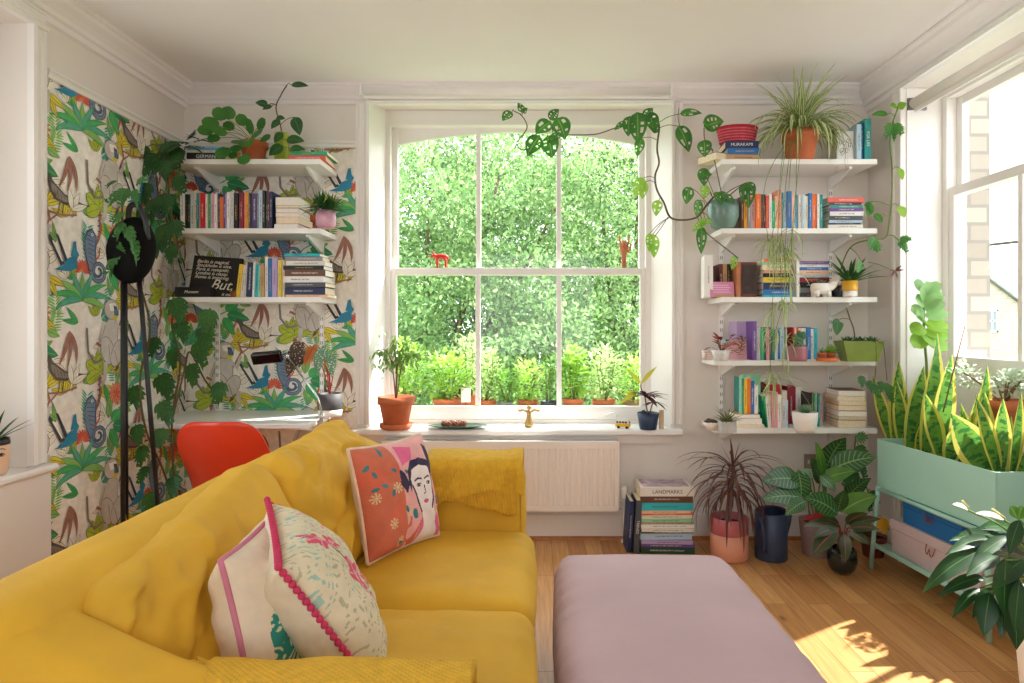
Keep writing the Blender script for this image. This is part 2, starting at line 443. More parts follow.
# tall sash window
w1 = bpy.data.objects.new('window_1', None); COL.objects.link(w1); struct(w1)
def wpart(name, mb, m=W_TRIM, par=w1, bevel=.003):
    o = struct(mb.build(name, m, par, bevel=bevel)); return o
GX0, GX1 = -.91, .69
rv = MB()
rv.prism([(OX0, 0), (OX0-.001, .30), (-.955, .30), (-.975, .19)], 2, .69, OZ1); wpart('reveal', rv)
rv = MB(); rv.prism([(OX1, 0), (.755, .19), (.735, .30), (OX1+.001, .30)], 2, .69, OZ1); wpart('reveal', rv)
fr = MB(); fr.box((-1.0, .186, .69), (-.945, .3, OZ1)); fr.box((.725, .186, .69), (.79, .3, OZ1)); fr.box((-.945, .186, 2.64), (.725, .3, OZ1))
fr.prism([(.186, .69), (.186, .712), (.3, .70), (.3, .69)], 0, -.945, .725)
wpart('window_frame', fr)
def arch_z(x):
    c = (GX0+GX1)/2; h = (GX1-GX0)/2; return 2.53+.085*(1-((x-c)/h)**2)
# arched head piece
hd = MB(); k = 24; xs = [GX0+(GX1-GX0)*i/k for i in range(k+1)]
hd.prism([(-.945, 2.5), (GX0, 2.5)]+[(x, arch_z(x)) for x in xs]+[(GX1, 2.5), (.725, 2.5), (.725, 2.7), (-.945, 2.7)], 1, .255, .285)
wpart('arched_head', hd, bevel=0)
def sash(y, z0, z1, bot, top, name, arched=False):
    s = MB()
    s.box((-.945, y-.02, z0), (GX0, y+.02, z1)); s.box((GX1, y-.02, z0), (.725, y+.02, z1))
    s.box((GX0, y-.019, z0), (GX1, y+.019, z0+bot))
    if top: s.box((GX0, y-.019, z1-top), (GX1, y+.019, z1))
    for mx in (-.375, .158): s.box((mx-.016, y-.014, z0+bot), (mx+.016, y+.014, z1-top))
    o = wpart(name, s)
    for a, b in ((GX0, -.391), (-.359, .142), (.174, GX1)):
        struct(MB().box((a, y-.002, z0+bot), (b, y+.002, z1-top)).build('pane', GLASS, o))
    return o
sash(.215, .712, 1.708, .088, .045, 'lower_sash')
sash(.262, 1.663, 2.64, .045, 0, 'upper_sash')
for hx in (-.72, .5):
    lm = MB(); lm.tube(spline([(hx-.035, .19, .735), (hx-.03, .165, .75), (hx, .16, .76), (hx+.03, .165, .75), (hx+.035, .19, .735)], 4), .005); 
    struct(lm.build('sash_lift', W_TRIM, w1))
ct = MB(); ct.ball((-.93, .19, .765), .012); ct.ball((.71, .19, .765), .012)
struct(ct.build('sash_stop', mat('dark_bronze', '3A332C', .4, .6), w1))

# right sash window
w2 = bpy.data.objects.new('window_2', None); COL.objects.link(w2); struct(w2)
GXR = 2.33
rv = MB(); rv.prism([(XR, RY1), (GXR, RY1-.02+.06), (GXR+.07, RY1+.04), (GXR+.07, RY1+.001), (XR+.2, RY1+.0005)], 2, .78, RZ1)
wpart('reveal', MB().box((XR+.002, RY1-.006, .781), (GXR-.05, RY1+.002, RZ1-.001)), par=w2)
fr = MB()
fr.box((GXR-.05, RY1-.045, .78), (GXR+.06, RY1+.01, RZ1)); fr.box((GXR-.05, RY0-.01, .78), (GXR+.06, RY0+.045, RZ1))
fr.box((GXR-.049, RY0+.045, 2.585), (GXR+.06, RY1-.045, RZ1)); fr.box((GXR-.03, RY0+.045, .78), (GXR+.06, RY1-.045, 1.07))
wpart('window_frame', fr, par=w2)
def rsash(x, z0, z1, bot, top, name):
    s = MB(); a, b = RY0+.045, RY1-.045
    s.box((x-.02, a, z0), (x+.02, a+.045, z1)); s.box((x-.02, b-.045, z0), (x+.02, b, z1))
    s.box((x-.019, a+.045, z0), (x+.019, b-.045, z0+bot)); s.box((x-.019, a+.045, z1-top), (x+.019, b-.045, z1))
    ms = [b-.045-.47]
    for my in ms: s.box((x-.014, my-.016, z0), (x+.014, my+.016, z1))
    o = wpart(name, s, par=w2)
    e = [b-.045]+ms+[a+.045]
    for i in range(2):
        struct(MB().box((x-.002, e[i+1]+(.016 if i < 1 else 0), z0+bot), (x+.002, e[i]-(.016 if i else 0), z1-top)).build('pane', GLASS, o))
rsash(GXR-.02, 1.07, 2.09, .09, .05, 'lower_sash')
rsash(GXR+.025, 2.045, 2.585, .045, .045, 'upper_sash')

# left window deep in its recess (outside the frame, it lights the sill)
w3 = bpy.data.objects.new('window_3', None); COL.objects.link(w3); struct(w3)
fr = MB(); x0 = XL-.33
for a, b in ((LY0, LY0+.3), (LY1-.5, LY1), (-2.36, -2.3)): fr.box((x0, a, .712), (x0+.06, b, LZ1))
for a, b in ((.712, .83), (1.7, 1.745), (2.55, LZ1)): fr.box((x0, LY0, a), (x0+.06, LY1, b))
wpart('window_frame', fr, par=w3)
for a, b in ((LY0+.3, -2.36), (-2.3, LY1-.5)):
    for c, d in ((.83, 1.7), (1.745, 2.55)):
        struct(MB().box((x0+.02, a, c), (x0+.024, b, d)).build('pane', GLASS, w3))

# roller blinds
BL = mat('blind_fabric', 'EDEAE4', .7, var=.02)
t = thing('roller_blind', 'rolled up white roller blind over the tall tree-view window', 'roller blind', (-.1, -.075, 2.765))
MB().tube([(-.95, 0, 0), (.92, 0, 0)], .028, 20).build('roll', BL, t)
MB().box((-.95, -.005, -.045), (.92, .005, -.024)).build('bottom_bar', W_TRIM, t, bevel=.002)
for x in (-.965, .93): MB().box((x-.006, -.03, -.032), (x+.01, .036, .032)).build('bracket', W_TRIM, t, bevel=.003)
t = thing('roller_blind', 'white roller blind over the brick-view window beside the planter', 'roller blind', (1.985, -.98, 2.49))
MB().tube([(0, .33, 0), (0, -.60, 0)], .027, 20).build('roll', BL, t)
MB().box((-.005, -.60, -.05), (.005, .32, -.024)).build('bottom_bar', W_TRIM, t, bevel=.002)
for y in (.34, -.61): MB().box((-.03, y-.006, -.032), (.07, y+.006, .032)).build('bracket', mat('grey_metal', '8D8D8C', .35, .7), t, bevel=.002)
for y in (): pass

# unseen wall added behind the camera, its opening sized to limit front light
wq_ = MB(); wq_.box((XL-.35, YB-.3, 0), (-.9, YB, ZC)); wq_.box((.9, YB-.3, 0), (XR+.4, YB, ZC)); wq_.box((-.9, YB-.3, 0), (.9, YB, .9)); wq_.box((-.9, YB-.3, 2.45), (.9, YB, ZC))
struct(wq_.build('wall_front', W_WALL))
# ------------------------------------------------------------------ wallpaper
WPC = {'bg': 'F4EFE5', 'yg': 'B4C63C', 'yl': 'DCCB3C', 'gr': '45AE62', 'dg': '2A8E58', 'tl': '4FA98E', 'lg': '86BE62', 'bl': '2E86A8', 'db': '39414A',
       'ch': '7487A0', 'cd': '4C5B74', 'or': 'EC8A58', 'rd': 'CE5A44', 'mk': 'C9C3BA', 'md': '8C8279', 'st': 'A0705F', 'br': '7A4B33', 'bk': '5A524B', 'wh': 'F5F1EA', 'pk': 'D79A9A', 'ol': '5A5A35'}
WPK = list(WPC); WPM = [mat('paper_'+k, v, .7, var=.1, scale=30) for k, v in WPC.items()]
TW, TH = .52, .82
MOT = []
OFF = [0, 0]; ZM = [1, 0, 0]
def mo(c, pts): MOT.append((WPK.index(c), [(((x-ZM[1])*ZM[0]+ZM[1]+OFF[0]-.3)*1.08+.3, ((y-ZM[2])*ZM[0]+ZM[2]+OFF[1]-.42)*1.04+.42) for x, y in pts]))
def ml(c, x, y, L, w, a, out='ovate', vein='ol', bend=0):
    a = R(a); n = 9; fn = OUT[out]
    def pt(t, s):
        aa = a+bend*t; return (x+L*t*math.cos(a+bend*t/2)-s*math.sin(aa), y+L*t*math.sin(a+bend*t/2)+s*math.cos(aa))
    poly = [pt(i/n, w/2*fn(i/n)) for i in range(n+1)]+[pt(i/n, -w/2*fn(i/n)) for i in range(n-1, 0, -1)]
    big = [pt(-.02+i/n*1.05, (w/2+.0022)*fn(i/n)) for i in range(n+1)]+[pt(-.02+i/n*1.05, -(w/2+.0022)*fn(i/n)) for i in range(n-1, 0, -1)]
    if vein: mo('ol' if c in ('yg', 'yl', 'lg') else 'dg' if c in ('gr', 'tl') else 'bk', big)
    mo(c, poly)
    if vein: ms(vein, [pt(.05, 0), pt(.5, 0), pt(.9, 0)], .0022)
def ms(c, pts, w, w2=None):
    w2 = w if w2 is None else w2; n = len(pts); L = []; Rr = []
    for i, p in enumerate(pts):
        a = pts[max(0, i-1)]; b = pts[min(n-1, i+1)]; dx, dy = b[0]-a[0], b[1]-a[1]; l = math.hypot(dx, dy) or 1
        ww = (w+(w2-w)*i/max(1, n-1))/2
        L.append((p[0]-dy/l*ww, p[1]+dx/l*ww)); Rr.append((p[0]+dy/l*ww, p[1]-dx/l*ww))
    for i in range(n-1): mo(c, [L[i], L[i+1], Rr[i+1], Rr[i]])
def mb_(c, x, y, rx, ry, a=0, n=14, o=True):
    a = R(a); q = lambda r1, r2: [(x+r1*math.cos(2*PI*i/n)*math.cos(a)-r2*math.sin(2*PI*i/n)*math.sin(a), y+r1*math.cos(2*PI*i/n)*math.sin(a)+r2*math.sin(2*PI*i/n)*math.cos(a)) for i in range(n)]
    if o: mo('bk' if c not in ('mk', 'or', 'ch') else 'md' if c == 'mk' else 'rd' if c == 'or' else 'cd', q(rx+.003, ry+.003))
    mo(c, q(rx, ry))
def arc(x, y, r, a0, a1, n=8, r2=None):
    r2 = r if r2 is None else r2
    return [(x+(r+(r2-r)*i/n)*math.cos(R(a0+(a1-a0)*i/n)), y+(r+(r2-r)*i/n)*math.sin(R(a0+(a1-a0)*i/n))) for i in range(n+1)]
# background sprigs
for x, y, a in ((.02, .05, 40), (.50, .50, 120), (.30, .36, 80), (.12, .02, 100), (.10, .75, 60), (.40, .02, 20)):
    for i in range(7): ml('tl' if x > .2 else 'lg', x+.006*i*math.cos(R(a)), y+.014*i*math.sin(R(a)), .05, .009, a+55, 'lance', None); ml('tl' if x > .2 else 'lg', x+.006*i*math.cos(R(a)), y+.014*i*math.sin(R(a)), .05, .009, a-55, 'lance', None)
OFF[:] = (0, 0)
_q = random.Random(12)
for i in range(26):
    x, y, a = _q.uniform(0, .52), _q.uniform(0, .82), _q.uniform(0, 360); c = ('yl', 'bg', 'lg', 'yg', 'gr', 'bg')[i % 6]
    for k in (-38, 0, 38)[:2+i % 2]: ml(c, x, y, _q.uniform(.06, .1), _q.uniform(.02, .03), a+k, 'ovate', 'yl' if c == 'bg' else 'ol')
# yellow leaf shrub and its stems
OFF[:] = (-.01, .11)
ms('st', [(.0, .20), (.05, .26), (.09, .34), (.07, .40)], .012); ms('st', [(.09, .33), (.14, .37), (.17, .36)], .008); ms('st', [(.0, .20), (-.04, .14), (-.05, .05)], .012)
for i in range(5): ms('br', [(.012+.016*i, .226+.022*i), (.026+.016*i, .218+.022*i)], .005)
for a in (95, 60, 125, 20): ml('yl', .075, .40, .085, .028, a)
for a in (110, 50, 160, 75): ml('yl', .17, .36, .075, .026, a)
for a in (200, 235, 265): ml('yl', .03, .16, .09, .028, a)
ml('bk', .02, .3, .06, .02, 170); ml('bk', .03, .28, .05, .016, 205)
# four big yellow-green leaves on a banded stem
OFF[:] = (.025, -.125)
ms('st', [(.36, .66), (.37, .58), (.35, .52), (.31, .46)], .022, .014)
for i in range(6): ms('br', [(.345+.004*(i % 2), .64-.026*i), (.378-.006*i, .645-.027*i)], .006)
for a, L in ((85, .085), (150, .10), (20, .10), (205, .095)): ml('yg', .36, .675, L, .06, a, 'round')
# branch leaves and the orange flower
OFF[:] = (.06, -.28)
ml('gr', .40, .67, .11, .034, 115); ml('lg', .385, .60, .12, .04, 80)
ml('gr', .41, .585, .085, .06, 30, 'ovate', 'lg'); ml('dg', .42, .56, .13, .062, -15, 'ovate', 'lg'); ml('gr', .40, .54, .12, .055, -60, 'ovate', 'lg')
ml('lg', .49, .635, .07, .034, -20); ms('tl', [(.33, .5), (.38, .56), (.42, .58)], .006)
for i in range(6): ml('tl', .385, .45-.014*i, .035, .008, -150+i*2, 'lance', None); ml('tl', .385, .45-.014*i, .035, .008, -30, 'lance', None)
OFF[:] = (.05, -.30)
for a in range(0, 360, 24): ml('or', .455, .735, .062, .02, a, 'lance', 'rd')
for a in range(10, 360, 72): ml('rd', .455, .735, .03, .012, a, 'lance', None)
# chameleon with curled tail
OFF[:] = (.05, -.21)
mo('cd', [(.235, .60), (.25, .64), (.285, .655), (.315, .62), (.31, .55), (.315, .49), (.30, .45), (.27, .45), (.245, .5), (.232, .55)])
mo('ch', [(.242, .60), (.255, .632), (.285, .645), (.307, .615), (.30, .55), (.305, .49), (.29, .456), (.272, .46), (.252, .5), (.24, .55)])
for i in range(7): ms('cd', [(.245+.004*i, .62-.02*i), (.30, .615-.022*i)], .004)
for i in range(8): mo('tl', [(.238-.001*i, .62-.018*i), (.215, .63-.018*i), (.236, .61-.018*i)])
mb_('wh', .285, .625, .008, .008); mb_('bk', .285, .625, .004, .004, o=False)
ms('cd', arc(.325, .455, .048, 180, 330, 8)+arc(.325, .455, .046, 335, 560, 9, .03)+arc(.325, .455, .03, 565, 820, 9, .012), .026, .012)
ms('ch', arc(.325, .455, .048, 185, 330, 8)+arc(.325, .455, .046, 335, 560, 9, .03), .016, .008)
ms('rd', [(.30, .50), (.33, .53), (.335, .57)], .008)
# agave spray
OFF[:] = (.055, .215)
for a, L, c, bd in ((90, .13, 'lg', 0), (70, .15, 'tl', -.3), (110, .15, 'tl', .3), (50, .18, 'gr', -.8), (130, .18, 'lg', .8), (30, .19, 'tl', -.9), (150, .19, 'gr', .9), (12, .17, 'lg', -1), (168, .17, 'tl', 1)):
    ml(c, .215, -.115, L, .032, a, 'lance', 'lg', bd)
# brown tails
OFF[:] = (-.11, .66)
for a, bd in ((-50, -.9), (-75, -.7), (-100, -.4)): ml('st', .30, .09, .17, .022, a, 'lance', None, bd)
# red flower and the blue swallow above it
OFF[:] = (.055, .225)
for a in range(-20, 220, 22): ml('rd', .215, .02, .05, .018, a, 'lance', None); ml('or', .215, .02, .032, .012, a+10, 'lance', None)
OFF[:] = (.05, .20)
mo('db', [(.015, .175), (.03, .18), (.115, .06), (.09, .05)]); mo('wh', [(.04, .155), (.05, .155), (.105, .07), (.095, .07)]); mo('db', [(.06, .19), (.075, .185), (.13, .08), (.115, .07)])
mo('bl', [(.05, .03), (.10, .05), (.13, .085), (.165, .10), (.185, .13), (.20, .11), (.185, .085), (.19, .05), (.15, .03), (.11, .028)])
mo('bl', [(.15, .10), (.165, .165), (.18, .17), (.19, .10)])
# yellow star leaves beneath the monkey
OFF[:] = (.08, -.01)
for a in (-60, -100, -20, -140, 200): ml('yl', .47, .60, .10, .032, a)
ml('bk', .45, .6, .06, .018, 200); ml('bk', .44, .59, .05, .016, 235)
ms('st', [(.28, .70), (.36, .66), (.46, .60)], .014)
# monkey
OFF[:] = (.36, -.03); ZM[:] = (1.4, .1, .75)
mb_('mk', .10, .745, .036, .075, -8); mb_('mk', .085, .70, .03, .05, 20); mb_('mk', .135, .69, .028, .05, -25)
ms('mk', [(.075, .80), (.05, .74), (.085, .70), (.105, .66)], .022, .016); ms('md', [(.073, .79), (.05, .73)], .003)
ms('mk', [(.125, .80), (.155, .77), (.17, .82)], .02, .014); ms('mk', [(.16, .67), (.165, .61), (.145, .585)], .02, .012); ms('mk', [(.075, .66), (.07, .60), (.05, .58)], .02, .012)
ms('md', [(.12, .70), (.14, .64), (.16, .615)], .003); ms('md', [(.09, .72), (.1, .65)], .003)
ms('md', [(.06, .67), (.02, .66), (-.01, .70), (-.015, .78)], .012, .008)
mb_('mk', .105, .845, .036, .034); mo('wh', [(.09, .865), (.125, .868), (.13, .84), (.1, .84)]); mo('bk', [(.115, .86), (.132, .855), (.142, .825), (.12, .82)]); mo('bl', [(.122, .85), (.132, .845), (.134, .825), (.124, .826)]); mo('yl', [(.112, .825), (.14, .822), (.13, .808), (.11, .81)])
# hornbill
ZM[:] = (1, 0, 0)
OFF[:] = (-.235, .38)
mo('bk', [(.30, .235), (.285, .25), (.275, .22), (.268, .19), (.272, .23), (.29, .268), (.315, .262), (.33, .235), (.40, .19), (.50, .17), (.56, .165), (.50, .155), (.40, .145), (.345, .155), (.315, .19)])
mo('md', [(.318, .225), (.335, .22), (.40, .18), (.46, .168), (.40, .156), (.35, .166), (.325, .195)])
for i in range(6): ms('bk', [(.335+.018*i, .205-.006*i), (.345+.018*i, .168-.001*i)], .003)
mo('or', [(.285, .25), (.275, .22), (.268, .19), (.279, .215), (.292, .24)])
ms('bk', [(.37, .15), (.36, .10)], .005); ms('bk', [(.39, .15), (.385, .10)], .005)
ms('st', [(.30, .10), (.38, .095), (.47, .11)], .009)
for a in (60, 100, 20): ml('bg', .44, .13, .10, .03, a, 'lance', 'yl')
OFF[:] = (0, 0)
def clip(poly, x0, x1, y0, y1):
    for ax, lim, sg in ((0, x0, 1), (0, x1, -1), (1, y0, 1), (1, y1, -1)):
        out = []
        for i in range(len(poly)):
            a, b = poly[i-1], poly[i]
            ia, ib = (a[ax]-lim)*sg >= 0, (b[ax]-lim)*sg >= 0
            if ia != ib:
                t = (lim-a[ax])/(b[ax]-a[ax]); out.append((a[0]+(b[0]-a[0])*t, a[1]+(b[1]-a[1])*t))
            if ib: out.append(b)
        poly = out
        if len(poly) < 3: return None
    return poly
def tri_ok(poly):
    a = sum(poly[i-1][0]*poly[i][1]-poly[i][0]*poly[i-1][1] for i in range(len(poly)))
    return a
def paper(name, x0, x1, y0, y1, fn, ph):
    mb = MB(); q = [mb.vert(fn(x, y, .0012)) for x, y in ((x0, y0), (x1, y0), (x1, y1), (x0, y1))]; mb.face(q, 0, False)
    i0 = int((x0-ph[0])//TW)-1
    for i in range(i0, int((x1-ph[0])//TW)+2):
        for j in range(int((y0-ph[1])//TH)-2, int((y1-ph[1])//TH)+2):
            ox, oy = ph[0]+i*TW, ph[1]+j*TH+(TH/2 if i % 2 else 0)
            for k, (c, pts) in enumerate(MOT):
                pl = clip([(x+ox, y+oy) for x, y in pts], x0, x1, y0, y1)
                if not pl: continue
                h = .0014+k*.000008
                mb.face([mb.vert(fn(x, y, h)) for x, y in (pl if tri_ok(pl) > 0 else pl[::-1])], c, False)
    return struct(mb.build(name, WPM))
wleft = bpy.data.objects['wall_left']; wback = bpy.data.objects['wall_back']
paper('wallpaper', -2.19, OX0-.08, .19, 2.44, lambda x, y, h: (x, -h, y), (-1.895, .715)).parent = wback
paper('wallpaper', LY1+.08, 0, .19, 2.44, lambda x, y, h: (XL+h, x, y), (-.66, .95)).parent = wleft
# ================================================================== outside
GRASS = mat('lawn', '5C7A38', .95, var=.3, scale=.6)
struct(MB().box((-60, .36, -4.3), (60, 80, -4.2)).build('ground', GRASS))
struct(MB().box((2.42, -40, -4.3), (60, .36, -4.2)).build('street', mat('asphalt', '8C8A86', .95, var=.1, scale=3)))
def brickmat(key, c1, c2, mo_, w=.215, h=.072):
    m = bpy.data.materials.new(key); m.use_nodes = True; nd = m.node_tree.nodes; ln = m.node_tree.links; b = nd['Principled BSDF']
    tc = nd.new('ShaderNodeTexCoord'); sp = nd.new('ShaderNodeSeparateXYZ'); cb = nd.new('ShaderNodeCombineXYZ'); ad = nd.new('ShaderNodeMath')
    ln.new(tc.outputs['Object'], sp.inputs[0]); ln.new(sp.outputs['X'], ad.inputs[0]); ln.new(sp.outputs['Y'], ad.inputs[1]); ln.new(ad.outputs[0], cb.inputs[0]); ln.new(sp.outputs['Z'], cb.inputs[1])
    br = nd.new('ShaderNodeTexBrick'); br.inputs['Scale'].default_value = 1; br.inputs['Brick Width'].default_value = w; br.inputs['Row Height'].default_value = h; br.inputs['Mortar Size'].default_value = h*.1
    br.inputs['Color1'].default_value = lin(c1); br.inputs['Color2'].default_value = lin(c2); br.inputs['Mortar'].default_value = lin(mo_)
    ln.new(cb.outputs[0], br.inputs['Vector']); ln.new(br.outputs['Color'], b.inputs['Base Color']); b.inputs['Roughness'].default_value = .9
    return m
BR1 = brickmat('stock_brick', 'B0A698', '94897C', '8C857C', .215, .1)
struct(MB().box((2.415, -.40, -4.2), (2.56, .34, 2.9)).build('wall_outer_brick', BR1))
ws = MB().box((2.395, RY0-.02, 1.0), (2.62, RY1-.01, 1.06)); struct(ws.build('trim_20', W_TRIM))
# far houses
def house(label, x, y, w, dpt, eave, ridge, wallm, roofm, chx, wins):
    t = thing('terraced_house', label, 'house', (x, y, -4.2))
    b = MB(); b.prism([(0, 0), (w, 0), (w, eave+4.2), (w/2, ridge+4.2), (0, eave+4.2)], 1, 0, dpt); b.build('house_wall', wallm, t)
    for sg in (0, 1):
        r = MB(); xa, xb = (-.25, w/2) if sg == 0 else (w+.25, w/2)
        za = eave+4.2-.12
        r.prism([(xa, za), (xb, ridge+4.2+.02), (xb, ridge+4.2+.16), (xa, za+.14)], 1, -.2, dpt+.2); r.build('roof_slope', roofm, t)
    c = MB(); c.box((chx-.4, dpt*.4, eave+4.2), (chx+.4, dpt*.4+.6, ridge+4.2+.75)); co = c.build('chimney', wallm, t)
    for k in (-.2, .2): MB().lathe([(.11, 0), (.09, .4), (.12, .42)], 10, (chx+k, dpt*.4+.3, ridge+4.2+.75)).build('chimney_pot', mat('clay_pot', 'B5653F', .8), co)
    for wx, wz, ww, wh in wins:
        f = MB(); f.box((wx-ww/2, -.06, wz-wh/2), (wx-ww/2+.08, .02, wz+wh/2)); f.box((wx+ww/2-.08, -.06, wz-wh/2), (wx+ww/2, .02, wz+wh/2))
        f.box((wx-ww/2, -.06, wz-wh/2), (wx+ww/2, .02, wz-wh/2+.09)); f.box((wx-ww/2, -.06, wz+wh/2-.08), (wx+ww/2, .02, wz+wh/2)); f.box((wx-ww/2, -.05, wz-.04), (wx+ww/2, .02, wz+.04)); f.box((wx-.03, -.05, wz-wh/2), (wx+.03, .02, wz+wh/2))
        fo = f.build('window_frame', W_TRIM, t)
        MB().box((wx-ww/2+.05, -.02, wz-wh/2+.05), (wx+ww/2-.05, -.005, wz+wh/2-.05)).build('pane', mat('house_glass', '7F8C96', .3, var=.1), fo)
SL = mat('slate', '9A969C', .8, var=.15, scale=6); TI = mat('tile_red', 'B07A66', .8, var=.15, scale=6)
house('pale brick gabled house with a chimney, seen beyond the brick pier', 17, 26, 8, 10, .7, 3.7, brickmat('house_brick_hazed', 'B9A9A2', 'A8978E', 'BFB6B0', .3, .1), SL, 5.1, [(4.4, 5.8, .55, 1.05), (6.3, 5.8, .55, 1.05), (4.4, 3.4, .55, 1.05)])  # wall brick lightened, distance haze put into its colour
house('orange brick house with a tiled roof, next to the pale gabled house', 26, 29, 9, 12, 2.4, 5.0, brickmat('red_brick', 'B57A5C', 'A5684C', 'BCAEA4', .3, .1), TI, 5, [(1.4, 4.9, 1, 1.5), (4.4, 4.9, 1, 1.5)])
# cable outside the right window
cb = MB(); cb.tube(spline([(2.9, .2, 1.85), (2.9, -1.0, 1.80), (2.9, -2.4, 1.84)], 8), .009)
tag(cb.build('hanging_cable', mat('dark_cable', '55504C', .7)), 'dark cable strung outside the brick-view window', 'cable')

# ---- trees beyond the tall window: trunk, limbs and leaf clusters of real leaves
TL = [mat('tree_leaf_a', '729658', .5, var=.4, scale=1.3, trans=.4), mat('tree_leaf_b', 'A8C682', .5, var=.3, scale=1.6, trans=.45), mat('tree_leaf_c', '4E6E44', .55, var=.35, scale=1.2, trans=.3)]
BARK = mat('bark', '5B4A3B', .9, var=.3, scale=6, bump=.5, bscale=20)
def tree(label, x, y, clusters, trunk, n_per, lsize, mi, seed):
    g = np.random.default_rng(seed)
    t = thing('tree', label, 'tree', (x, y, -4.2), 'trees beyond the window')
    tb = MB(); tb.tube(spline([(0, 0, 0), (.1, .05, 2), (-.05, 0, 4), (.1, .1, trunk)], 5), [.22-.12*i/15 for i in range(16)], 10)
    tb.build('trunk', BARK, t)
    V4 = []; cnt = []
    for (cx, cy, cz, r) in clusters:
        br = MB(); br.tube(spline([(0, 0, trunk*.45), ((cx-x)*.5, (cy-y)*.5, (cz+4.2)*.62+trunk*.1), (cx-x, cy-y, cz+4.2)], 4), [.09-.07*i/8 for i in range(9)], 6); br.build('limb', BARK, t)
        n = int(n_per*r*r*3.1)
        u = g.normal(size=(n, 3)); u /= np.linalg.norm(u, axis=1)[:, None]
        rad = r*(.45+.6*g.random(n)**.6)
        # clumpy: pull to sub-centres
        sub = g.normal(size=(44, 3)); sub /= np.linalg.norm(sub, axis=1)[:, None]
        k = g.integers(0, 44, n)
        c = sub[k]*r*(.6+.4*((k*37%11)/11))[:, None]+g.normal(size=(n, 3))*r*np.array([.15, .15, .09])
        mixm = g.random(n) < .92
        c[~mixm] = (u*rad[:, None])[~mixm]
        c += np.array([cx-x, cy-y, cz+4.2])
        a = g.normal(size=(n, 3)); a[:, 2] -= .5; a /= np.linalg.norm(a, axis=1)[:, None]
        b = np.cross(a, g.normal(size=(n, 3))); b /= np.linalg.norm(b, axis=1)[:, None]
        nn = np.cross(a, b)
        L = lsize*.62*(.7+.6*g.random(n))[:, None]
        V4.append(np.stack([c, c+a*L*.5+b*L*.27+nn*L*.06, c+a*L, c+a*L*.5-b*L*.27+nn*L*.06], 1)); cnt.append(n)
    v = np.concatenate(V4).reshape(-1, 3); nf = len(v)//4
    me = bpy.data.meshes.new('foliage'); me.from_pydata(v.tolist(), [], np.arange(nf*4).reshape(-1, 4).tolist())
    for q in TL: me.materials.append(q)
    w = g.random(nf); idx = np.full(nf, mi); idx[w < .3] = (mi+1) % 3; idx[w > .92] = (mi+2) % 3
    me.polygons.foreach_set('material_index', idx.astype(np.int32)); me.update()
    o = bpy.data.objects.new('foliage', me); COL.objects.link(o); o.parent = t
def cl(px, py, d, r): p = P(px, py, d); return (p.x, p.y, p.z, r)
tree('broad bright green tree filling most of the window view', -1.9, 6.2, [cl(430, 200, 9.6, 1.0), cl(430, 262, 9.5, .95), cl(500, 175, 10.2, 1.0), cl(520, 250, 10, 1.1), cl(460, 320, 9.2, 1.0), cl(395, 320, 9.4, .9), cl(540, 330, 9.6, 1.0), cl(470, 385, 9.2, 1.0), cl(560, 200, 10.4, .8), cl(400, 400, 9.2, .8), cl(340, 180, 10.5, 1.0), cl(330, 260, 10.2, 1.0), cl(345, 340, 9.8, 1.0)], 5.5, 1150, .125, 0, 3)
tree('looser tree with sky gaps at the vine side of the window view', 1.6, 7.2, [cl(600, 190, 11, .9), cl(620, 250, 10.8, .85), cl(585, 290, 10.6, .9), cl(630, 330, 10.4, .95), cl(590, 370, 10.2, 1.0), cl(650, 390, 10.2, .9), cl(640, 160, 11.2, .7), cl(700, 220, 10.8, .9), cl(700, 310, 10.6, 1.0), cl(715, 390, 10.4, .9)], 5.5, 1050, .125, 1, 5)
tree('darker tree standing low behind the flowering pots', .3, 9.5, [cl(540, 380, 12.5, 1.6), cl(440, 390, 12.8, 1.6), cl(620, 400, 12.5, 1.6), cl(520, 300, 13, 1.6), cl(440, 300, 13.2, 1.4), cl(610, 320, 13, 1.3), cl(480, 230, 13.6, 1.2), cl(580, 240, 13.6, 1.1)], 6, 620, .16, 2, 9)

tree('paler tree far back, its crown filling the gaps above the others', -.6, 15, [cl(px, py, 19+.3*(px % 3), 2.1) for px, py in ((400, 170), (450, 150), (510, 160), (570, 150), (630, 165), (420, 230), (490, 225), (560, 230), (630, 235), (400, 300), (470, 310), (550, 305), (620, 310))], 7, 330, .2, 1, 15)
# ---- light
wd = bpy.data.worlds.new('sky'); SC.world = wd; wd.use_nodes = True
bgn = wd.node_tree.nodes['Background']
tcw = wd.node_tree.nodes.new('ShaderNodeTexCoord'); spw = wd.node_tree.nodes.new('ShaderNodeSeparateXYZ'); rpw = wd.node_tree.nodes.new('ShaderNodeValToRGB')
wd.node_tree.links.new(tcw.outputs['Generated'], spw.inputs[0]); wd.node_tree.links.new(spw.outputs['Z'], rpw.inputs['Fac']); wd.node_tree.links.new(rpw.outputs['Color'], bgn.inputs['Color'])
rpw.color_ramp.elements[0].color = (.98, .985, 1, 1); rpw.color_ramp.elements[1].color = (.82, .91, 1, 1); rpw.color_ramp.elements[1].position = .9
bgn.inputs['Strength'].default_value = SKY = 3.2
sl = bpy.data.lights.new('sun', 'SUN'); sl.energy = 9; sl.angle = R(.7); sl.color = (1, .96, .9)
so = bpy.data.objects.new('sun', sl); COL.objects.link(so)
EL, AZ = R(53), R(32)
so.rotation_euler = V((-math.cos(EL)*math.cos(AZ), -math.cos(EL)*math.sin(AZ), -math.sin(EL))).to_track_quat('-Z', 'Y').to_euler()

